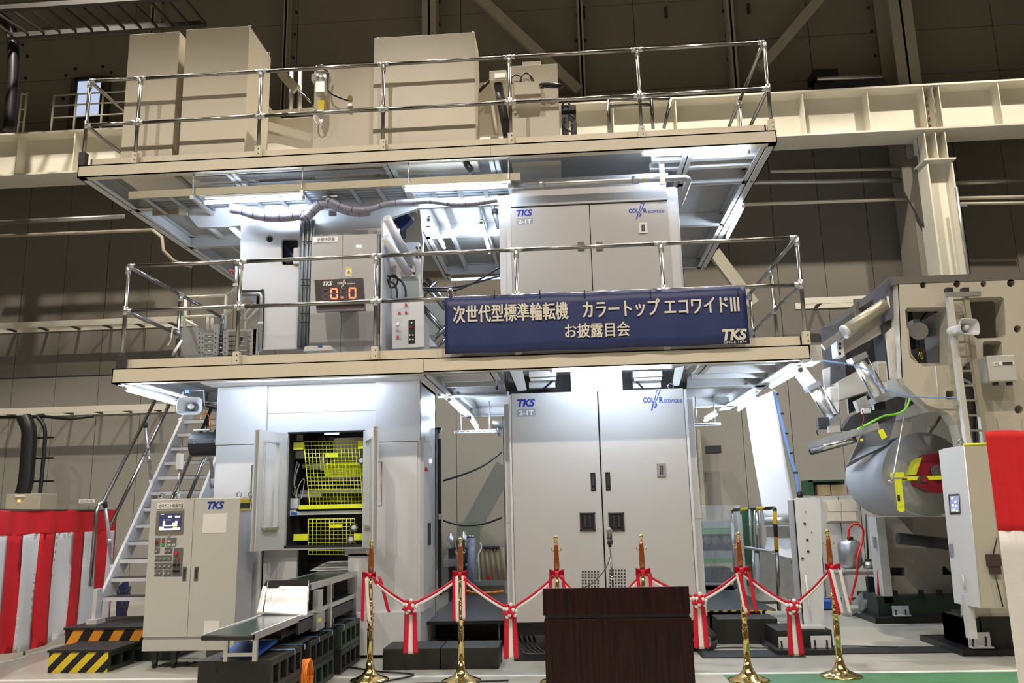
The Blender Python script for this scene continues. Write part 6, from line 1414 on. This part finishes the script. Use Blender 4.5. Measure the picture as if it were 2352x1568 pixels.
# paper roll
A_, B_ = at(2125,1087,9.55), None
rr_ = (at(2125,992,9.55).z-at(2125,1187,9.55).z)/2
rl = T('paper_roll', 'large grey newsprint roll held in the reel stand', 'paper roll', A_)
cz = at(2125,1089,9.55)
P('roll', MB().lathe([(rr_-.01,0),(rr_,.01),(rr_,1.25),(rr_-.01,1.26)], cz, 'y', 64), rollm, rl); P('roll_end', MB().lathe([(.04,-.002),(rr_-.012,-.001),(rr_-.012,.0)], cz, 'y', 64), rollend, rl)
P('core', MB().lathe([(.06,-.02),(.06,0)], cz, 'y', 20), dark, rl)
wbx = T('web_sheet', 'grey paper web rising from the roll to the splicer', 'paper web', at(2000,1000,10))
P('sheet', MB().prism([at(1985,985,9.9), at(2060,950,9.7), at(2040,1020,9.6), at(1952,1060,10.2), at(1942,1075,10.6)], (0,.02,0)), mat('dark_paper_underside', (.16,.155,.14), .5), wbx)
# chuck and yellow arm
ck_ = T('roll_chuck', 'maroon chuck casing with a yellow stripe at the roll end', 'chuck', at(2140,1080,9.35))
P('casing', MB().prism([at(2103,1090,9.35), at(2112,1055,9.35), at(2135,1041,9.35), at(2175,1040,9.35), at(2175,1132,9.35), at(2140,1130,9.35), at(2110,1115,9.35)], (0,.18,0)), maroon, ck_)
P('yellow_stripe', MB().prism([at(2092,1090,9.34), at(2106,1057,9.34), at(2118,1050,9.34), at(2104,1090,9.34)], (0,.16,0)), yel, ck_); P('hub', MB().lathe([(.07,-.05),(.07,0)], at(2150,1082,9.35), 'y', 18), steel, ck_)
ya = T('yellow_arm', 'yellow sensor arm with a hanging plate in front of the roll', 'arm', at(2100,1098,9.1))
P('bar', MB().pb(2072,1093,2165,1102,9.1,.04), yel, ya); P('head', MB().pb(2049,1084,2077,1096,9.08,.05), yel, ya); P('hanging_plate', MB().pb(2059,1100,2074,1165,9.06,.02).lathe([(.035,0),(.035,.02)], at(2070,1168,9.06), 'y', 16), yel, ya)
P('knob', MB().lathe([(.045,-.06),(.045,0)], at(2117,1102,9.08), 'y', 16), dark, ya); P('knob_cap', MB().lathe([(.03,-.08),(.03,-.06)], at(2117,1102,9.08), 'y', 16), maroon, ya)
P('slot', MB().pb(2072,1099,2084,1101,9.095,.004), black, ya); P('small_switch', MB().pb(2062,1136,2067,1150,9.05,.01), black, ya)
P('pendant_rod', MB().tube([at(2083,910,9.0), at(2054,1085,9.0), at(2048,1102,9.0)], .009, 8), alum, ya); P('pendant_tip', MB().lathe([(.03,-.01),(.025,.02)], at(2047,1106,9.0), 'z', 12), chrome, ya)
# splicer with air cylinders
sp_ = T('splicer_unit', 'grey splicing arms with two slanted air cylinders left of the reel stand', 'splicer', at(1960,900,9.3))
P('upper_beam', MB().obox(at(1935,812,9.6), at(2040,735,9.4), .35, .30, (0,1,0)), midgrey, sp_) if False else None
P('cross_box', MB().prism([at(1934,782,9.1), at(2030,700,9.1), at(2036,760,9.1), at(1936,815,9.1)], (0,.12,0)), midgrey, sp_)
P('box_end', MB().pb(1923,780,1938,817,9.05,.2), white, sp_)
for y in (790,799,812): P('hole', MB().lathe([(.016,-.004),(.016,0)], at(1929,y,9.05), 'y', 10), black, sp_)
P('long_rail', MB().obox(at(1890,797,9.0), at(2034,692,9.0), .05, .07), galv, sp_); P('guide_tube', MB().tube([at(1940,762,8.95), at(2032,700,9.0)], .07, 12), tray, sp_); P('tube_end', MB().tube([at(1937,764,8.93), at(1945,759,8.93)], .075, 12), white, sp_)
P('lower_box', MB().prism([at(1925,878,9.3), at(2030,820,9.3), at(2036,885,9.3), at(1928,918,9.3)], (0,.5,0)), midgrey, sp_)
P('rear_plate', MB().prism([at(1890,752,9.8), at(1940,742,9.8), at(1945,760,9.8), at(1940,900,9.8), at(1905,890,9.8), at(1890,800,9.8)], (0,.06,0)), gb, sp_); P('rear_fill', MB().prism([at(1938,800,9.9), at(2040,740,9.9), at(2050,900,9.9), at(1950,950,9.9)], (0,.05,0)), dark, sp_)
P('white_tab', MB().prism([at(1891,848,9.6), at(1907,842,9.6), at(1907,890,9.6), at(1895,895,9.6)], (0,.05,0)), white, sp_)
def air_cyl(p, q, r, Y):
    a, b = at(*p,Y), at(*q,Y); d = (b-a).normalized()
    P('cylinder', MB().tube([a,b], r, 16), alum, sp_)
    for k in (a, b): P('cylinder_head', MB().obox(k-d*.03, k+d*.03, r*2.6, r*2.6), galv, sp_)
    side = d.cross(Vector((0,1,0))).normalized()
    for s in (-1,1): P('tie_rod', MB().tube([a+side*s*r*1.15+Vector((0,-r,0)), b+side*s*r*1.15+Vector((0,-r,0))], .008, 6), steel, sp_)
air_cyl((1969,823),(2019,915), .065, 8.9); air_cyl((1866,888),(1912,965), .06, 9.4)
P('white_arm', MB().obox(at(1835,850,9.5), at(1862,885,9.5), .10, .13), white, sp_)
for x0,y0,x1,y1,Y in ((2016,830,2038,878,8.85),(1906,888,1926,925,9.35)):
    P('clevis', MB().pb(x0,y0,x1,y1,Y,.10), white, sp_); P('clevis_recess', MB().pb(x0+3,y0+3,x1-3,y1-3,Y-.004,.006), midgrey, sp_)
    P('clevis_plate', MB().prism([at(x0,y1,Y), at(x1,y1,Y), at(x1,y1+33,Y), at((x0+x1)/2,y1+40,Y), at(x0+2,y1+33,Y)], (0,.06,0)), white, sp_); P('pin', MB().lathe([(.022,-.01),(.022,0)], at((x0+x1)/2+3,y1+30,Y), 'y', 12), dark, sp_)
P('arm_plate', MB().prism([at(1935,985,9.1), at(1955,955,9.1), at(2060,910,9.1), at(2110,920,9.1), at(2040,965,9.1), at(1980,990,9.1)], (0,.15,0)), dark, sp_)
P('grey_cover', MB().prism([at(1965,920,9.2), at(1990,908,9.2), at(2000,940,9.2), at(1978,955,9.2)], (0,.1,0)), midgrey, sp_)
P('knife_beam', MB().obox(at(1856,1026,9.3), at(2020,978,9.0), .18, .07), galv, sp_); P('knife_body', MB().obox(at(1860,1034,9.32), at(1964,1004,9.1), .12, .10), dark, sp_)
P('chrome_roller', MB().tube([at(1862,1034,9.15), at(1958,1010,8.95)], .028, 12), chrome, sp_)
P('valve_block', MB().pb(1984,937,2000,948,8.9,.08), white, sp_); P('valve_block', MB().pb(1905,978,1930,992,9.1,.08), midgrey, sp_); P('valve', MB().pb(1880,958,1905,985,9.2,.08), dark, sp_); P('valve', MB().pb(2008,922,2034,940,8.9,.08), black, sp_)
P('hose', MB().tube(curve_pts([at(1880,1000,9.2), at(1876,990,9.2), at(1884,980,9.2), at(1893,985,9.2)],5), .007, 6), black, sp_); P('hose', MB().tube(curve_pts([at(1980,940,8.9), at(1984,960,8.9), at(1980,980,8.9)],5), .006, 6), maroon, sp_)
P('lime_hose', MB().tube(curve_pts([at(1970,985,8.95), at(2000,970,8.95), at(2030,955,8.95), at(2060,950,8.95), at(2080,938,8.95), at(2090,915,8.95)],6), .011, 8), limehose, sp_)
P('yellow_tag', MB().prism([at(2016,988,8.9), at(2028,984,8.9), at(2038,1003,8.9), at(2026,1010,8.9)], (0,.005,0)), yel, sp_); P('yellow_tag', MB().pb(1977,1007,1983,1013,8.9,.01), yel, sp_)
one('air_hose', MB().tube(curve_pts([at(1868,825,8.6), at(1920,832,8.6), at(1965,840,8.7), at(2000,855,8.7), at(2018,885,8.7), at(2060,903,8.75), at(2120,912,8.8), at(2180,913,8.8), at(2205,915,8.8)],6), .008, 6), bluew, 'thin blue air hose strung from the middle deck to the reel stand', 'hose')
one('end_box', MB().pb(1862,792,1888,828,8.5,.4), panelw, 'cream junction plate at the right end of the middle deck', 'box')
# ladder on the reel stand
ld_ = T('ladder', 'light grey ladder leaning on the cream reel stand frame', 'ladder', at(2230,1020,8.7))
P('stile', MB().obox(at(2178,670,8.75), at(2222,1020,8.55), .05, .07, (0,1,0)), panelw, ld_); P('stile', MB().obox(at(2215,668,8.78), at(2262,1020,8.6), .05, .06, (0,1,0)), tray, ld_)
for k in range(10): t_ = .06+k*.095; P('rung', MB().obox(at(2178,670,8.75).lerp(at(2222,1020,8.55),t_), at(2215,668,8.78).lerp(at(2262,1020,8.6),t_), .02, .02), tray, ld_)
for x in (2180,2217): P('rubber_cap', MB().obox(at(x-2,662,8.75), at(x-1,673,8.75), .06, .08, (0,1,0)), rubber, ld_)
P('top_hook', MB().obox(at(2170,677,8.72), at(2252,674,8.72), .03, .05), galv, ld_); P('clip', MB().pb(2197,920,2216,930,8.6,.05), alum, ld_)
horn(2228,750,8.45,.80,.35,'beige horn loudspeaker fixed to the ladder of the reel stand', False)
jb = T('terminal_box', 'white terminal box with a name strip on the reel stand', 'box', at(2300,850,8.7))
P('housing', MB().pb(2270,815,2335,875,8.65,.25,.01), panelw, jb); P('name_strip', MB().pb(2280,830,2329,839,8.645,.006), whitei, jb); text_px('1-5RS', 2282,832,2294,837,8.643,dark,jb); P('strip_mark', MB().pb(2303,831,2326,837,8.642,.004), dark, jb)
for x in (2286,2318): P('gland', MB().lathe([(.03,-.03),(.03,0)], at(x,878,8.75), 'z', 10), dark, jb)
# control box in front
kb = T('reel_control_box', 'tall white control cabinet with a touch panel standing before the reel stand', 'control box', at(2230,1390,8.4))
kY = 8.3
fa = [at(2155,1033,kY), at(2213,1024,kY+.0), at(2252,1395,kY), at(2190,1385,kY)]
P('left_face', MB().prism([at(2156,1033,kY+.3), at(2213,1022,kY), at(2253,1396,kY), at(2192,1384,kY+.3)], (.02,.02,0)), white, kb)
P('front_face', MB().prism([at(2213,1022,kY), at(2266,1020,kY), at(2310,1396,kY), at(2253,1396,kY)], (0,.45,0)), tray if False else mat('front_panel_shade_tint',(.50,.455,.385),.4), kb)  # duller cream here stands for dimmer warm light on the same paint
P('side_fill', MB().prism([at(2160,1036,kY+.32), at(2214,1026,kY+.03), at(2250,1390,kY+.03), at(2196,1380,kY+.32)], (.2,.3,0)), panelw, kb)
P('door_seam', MB().tube([at(2214,1024,kY-.004), at(2253,1394,kY-.004)], .004, 6), whitei, kb)
def lf(px, py, o=.01):     # a point on the left face of the control box
    a = Vector((0,0,EYE)); d = ray(px,py); p0_ = at(2213,1022,kY); n_ = (at(2156,1033,kY+.3)-p0_).cross(at(2253,1396,kY)-p0_); t_ = (p0_-a).dot(n_)/d.dot(n_); q = a+d*t_
    return q + Vector((-.4,-.9,0)).normalized()*o
def lq(nm, x0,y0,x1,y1,m,o=.01,skew=0): 
    P(nm, MB().prism([lf(x0,y0,o), lf(x1,y0-1,o), lf(x1+skew,y1,o), lf(x0+skew,y1+1,o)], Vector((.003,.007,0))), m, kb)
lq('touch_panel_bezel', 2178,1135,2203,1180,dark,.01,3); lq('touch_panel', 2182,1139,2202,1175,mat('touch_panel_glow',(.22,.26,.42),.3,emit=.7),.014,2)
for x,y in ((2185,1142),(2192,1150),(2187,1158),(2195,1160),(2190,1168)): lq('panel_field', x,y,x+4,y+4,scr_w,.017)
for x,y in ((2185,1170),(2196,1171)): lq('panel_field', x,y,x+4,y+3,mat('panel_lime',(.6,.8,.2),.3,emit=.7),.017)
lq('switch_plate', 2179,1249,2188,1278,cablem,.01,2)
P('handle', MB().tube([lf(2211,1322,.0), lf(2212,1322,.05), lf(2215,1348,.05), lf(2214,1348,0)], .008, 8), white, kb)
P('top_edge', MB().tube([at(2213,1021,kY), at(2266,1019,kY)], .012, 6), yel, kb)
eye_bolt(at(2213,1022,kY+.05).x, kY+.1, at(2213,1022,kY).z, kb, .025)
P('support_leg', MB().box(at(2235,1400,kY).x, at(2255,1400,kY).x, kY+.15, kY+.22, .2, .6), white, kb)
sk = T('wall_socket', 'brown outlet box with a cable on the control cabinet side', 'outlet', at(2285,1295,8.2))
P('box', MB().pb(2270,1273,2300,1300,8.25,.05), mat('brown_plastic',(.06,.035,.03),.5), sk); P('lower', MB().pb(2276,1300,2300,1318,8.26,.04), mat('brown_plastic',(.06,.035,.03),.5), sk); P('cable', MB().tube([at(2281,1273,8.25), at(2290,1235,8.25)], .006), black, sk)
P('cable', MB().tube([at(2285,1318,8.25), at(2304,1394,8.25)], .006), black, sk)
# base blocks of the reel stand
rb_ = T('foundation_blocks', 'dark base slab with green cast blocks and a slotted bracket under the reel stand', 'base', at(2240,1490,8.8))
bx0 = at(2175,1475,9.2)
P('slab', MB().box(3.72, 5.6, 8.7, 9.7, 0, .06), black, rb_); P('block', MB().box(4.0,5.6,8.85,9.5,.06,.34), blk_iron, rb_)
block_with_holes('green_block', 3.86,3.98,8.85,9.4,.06,.33,green_blk,rb_,2); slot_bracket(2225,2275,1452,1486,8.75,rb_)
rb2 = T('foundation_blocks', 'dark base blocks and bracket behind, under the rear reel frame', 'base', at(2040,1410,11.2))
P('slab', MB().box(at(2010,1415,11.0).x, 6.6, 11.0, 12.0, 0, .07), black, rb2); P('block', MB().box(at(2020,1400,11.1).x, 6.6, 11.15, 11.9, .07, .31), green_blk, rb2); slot_bracket(2050,2088,1391,1414,11.05,rb2)
for x in (2062,2122,2165): P('anchor', MB().box(at(x,1380,11.1).x-.02, at(x,1380,11.1).x+.02, 11.12, 11.2, .31, .38), black, rb2)
# lockers and tank on the right
lk = T('floor_cabinet', 'grey electrical cabinet with a framed paper notice behind the white column', 'cabinet', at(1960,1390,13.0))
P('body', MB().pb(1872,1138,2012,1372,13.0,.6), panelw, lk); 
for x in (1886,1936,1985): P('door_seam', MB().pb(x,1140,x+1.2,1370,12.995,.006), dark, lk)
P('paper_frame', MB().pb(1896,1148,1972,1199,12.98,.02), mat('frame_beige',(.6,.55,.45),.5), lk); P('notice_back', MB().pb(1900,1151,1968,1197,12.97,.02), mat('tan_notice',(.62,.52,.40),.7), lk); P('notice', MB().pb(1901,1152,1932,1174,12.96,.006).pb(1934,1152,1967,1174,12.96,.006).pb(1901,1176,1932,1196,12.96,.006).pb(1934,1176,1967,1196,12.96,.006), mat('pink_notice_paper',(.72,.64,.52),.7), lk)
P('handle', MB().pb(1875,1241,1880,1262,12.97,.02), dark, lk); P('warning_label', MB().prism([at(1876,1230,12.98), at(1882,1230,12.98), at(1879,1221,12.98)], (0,.01,0)), yelw, lk)
P('plinth', MB().pb(1876,1372,2012,1392,13.05,.5), dark, lk)
bxg = T('green_shelf', 'green shelf box with brown cartons on top of the grey cabinet', 'shelf', at(1900,1130,13.2))
P('frame', MB().pb(1857,1102,1868,1137,13.1,.4).pb(1857,1102,1940,1106,13.1,.4), darkgreen, bxg)
for x in (1877,1909): P('carton', MB().pb(x,1113,x+30,1137,13.15,.35), kraft, bxg)
P('inner', MB().pb(1868,1106,1940,1113,13.3,.2), dark, bxg)
lc2 = T('floor_cabinet', 'grey cabinet panel behind the gate rail, left of the notice cabinet', 'cabinet', at(1850,1380,13.1))
P('body', MB().pb(1700,1180,1870,1380,13.3,.4), panelw, lc2)
tk = T('pressure_tank', 'silver pressure tank with a red hose on a stand by the grey cabinet', 'tank', at(1955,1290,11.8))
tc = at(1955,1300,11.8)
zt_k = at(1955,1240,11.8).z; zb_k = at(1955,1305,11.8).z
P('tank', MB().lathe([(.10,zb_k-tc.z),(.15,zb_k-tc.z+.05),(.15,zt_k-tc.z-.05),(.11,zt_k-tc.z),(.03,zt_k-tc.z+.03)], tc, 'z', 24), galv, tk)
P('red_hose', MB().tube(curve_pts([at(1950,1238,11.7), at(1950,1215,11.7), at(1965,1202,11.7), at(1982,1215,11.7), at(1980,1245,11.7), at(1970,1280,11.6), at(1968,1320,11.6), at(1955,1370,11.6), at(1950,1385,11.5)],5), .015, 8), redp, tk)
P('valve', MB().pb(1948,1232,1960,1240,11.7,.05), dark, tk); P('stand_table', MB().pb(1925,1314,2018,1320,11.7,.5), galv, tk)
P('stand_leg', MB().pb(1937,1318,1948,1408,11.7,.1), panelw, tk); P('stand_leg', MB().pb(1996,1325,2010,1385,11.8,.1), dark, tk); P('pump', MB().tube([at(1985,1298,11.7), at(2012,1298,11.7)], .05, 12), alum, tk); P('pump_head', MB().pb(1992,1284,2002,1296,11.7,.1), dark, tk); P('drop_pipe', MB().tube([at(1988,1180,11.9), at(1994,1284,11.9)], .012), dark, tk)
one('plastic_bag', MB().sheet(lambda u,v: at(1950+60*u,1368+38*v+6*math.sin(u*PI*3),11.6)+Vector((0,.08*math.sin(u*12+v*7),.03*math.sin(u*23+v*15))), 20, 12), wrap, 'crumpled clear plastic on the floor by the tank stand', 'bag')
one('blue_pallet', MB().pb(1880,1381,1925,1398,12.4,.4), bluep, 'blue box on the floor left of the tank stand', 'box')
one('red_curtain_clip', MB().tube([at(2016,1262,11.3), at(2018,1375,11.3)], .014, 6), redp, 'red hose on the edge of the rear reel frame', 'hose')
wsg = one('wall_switch_group', MB().pb(2008,1232,2016,1258,11.2,.05), galv, 'small switch box on the rear reel frame edge', 'box')
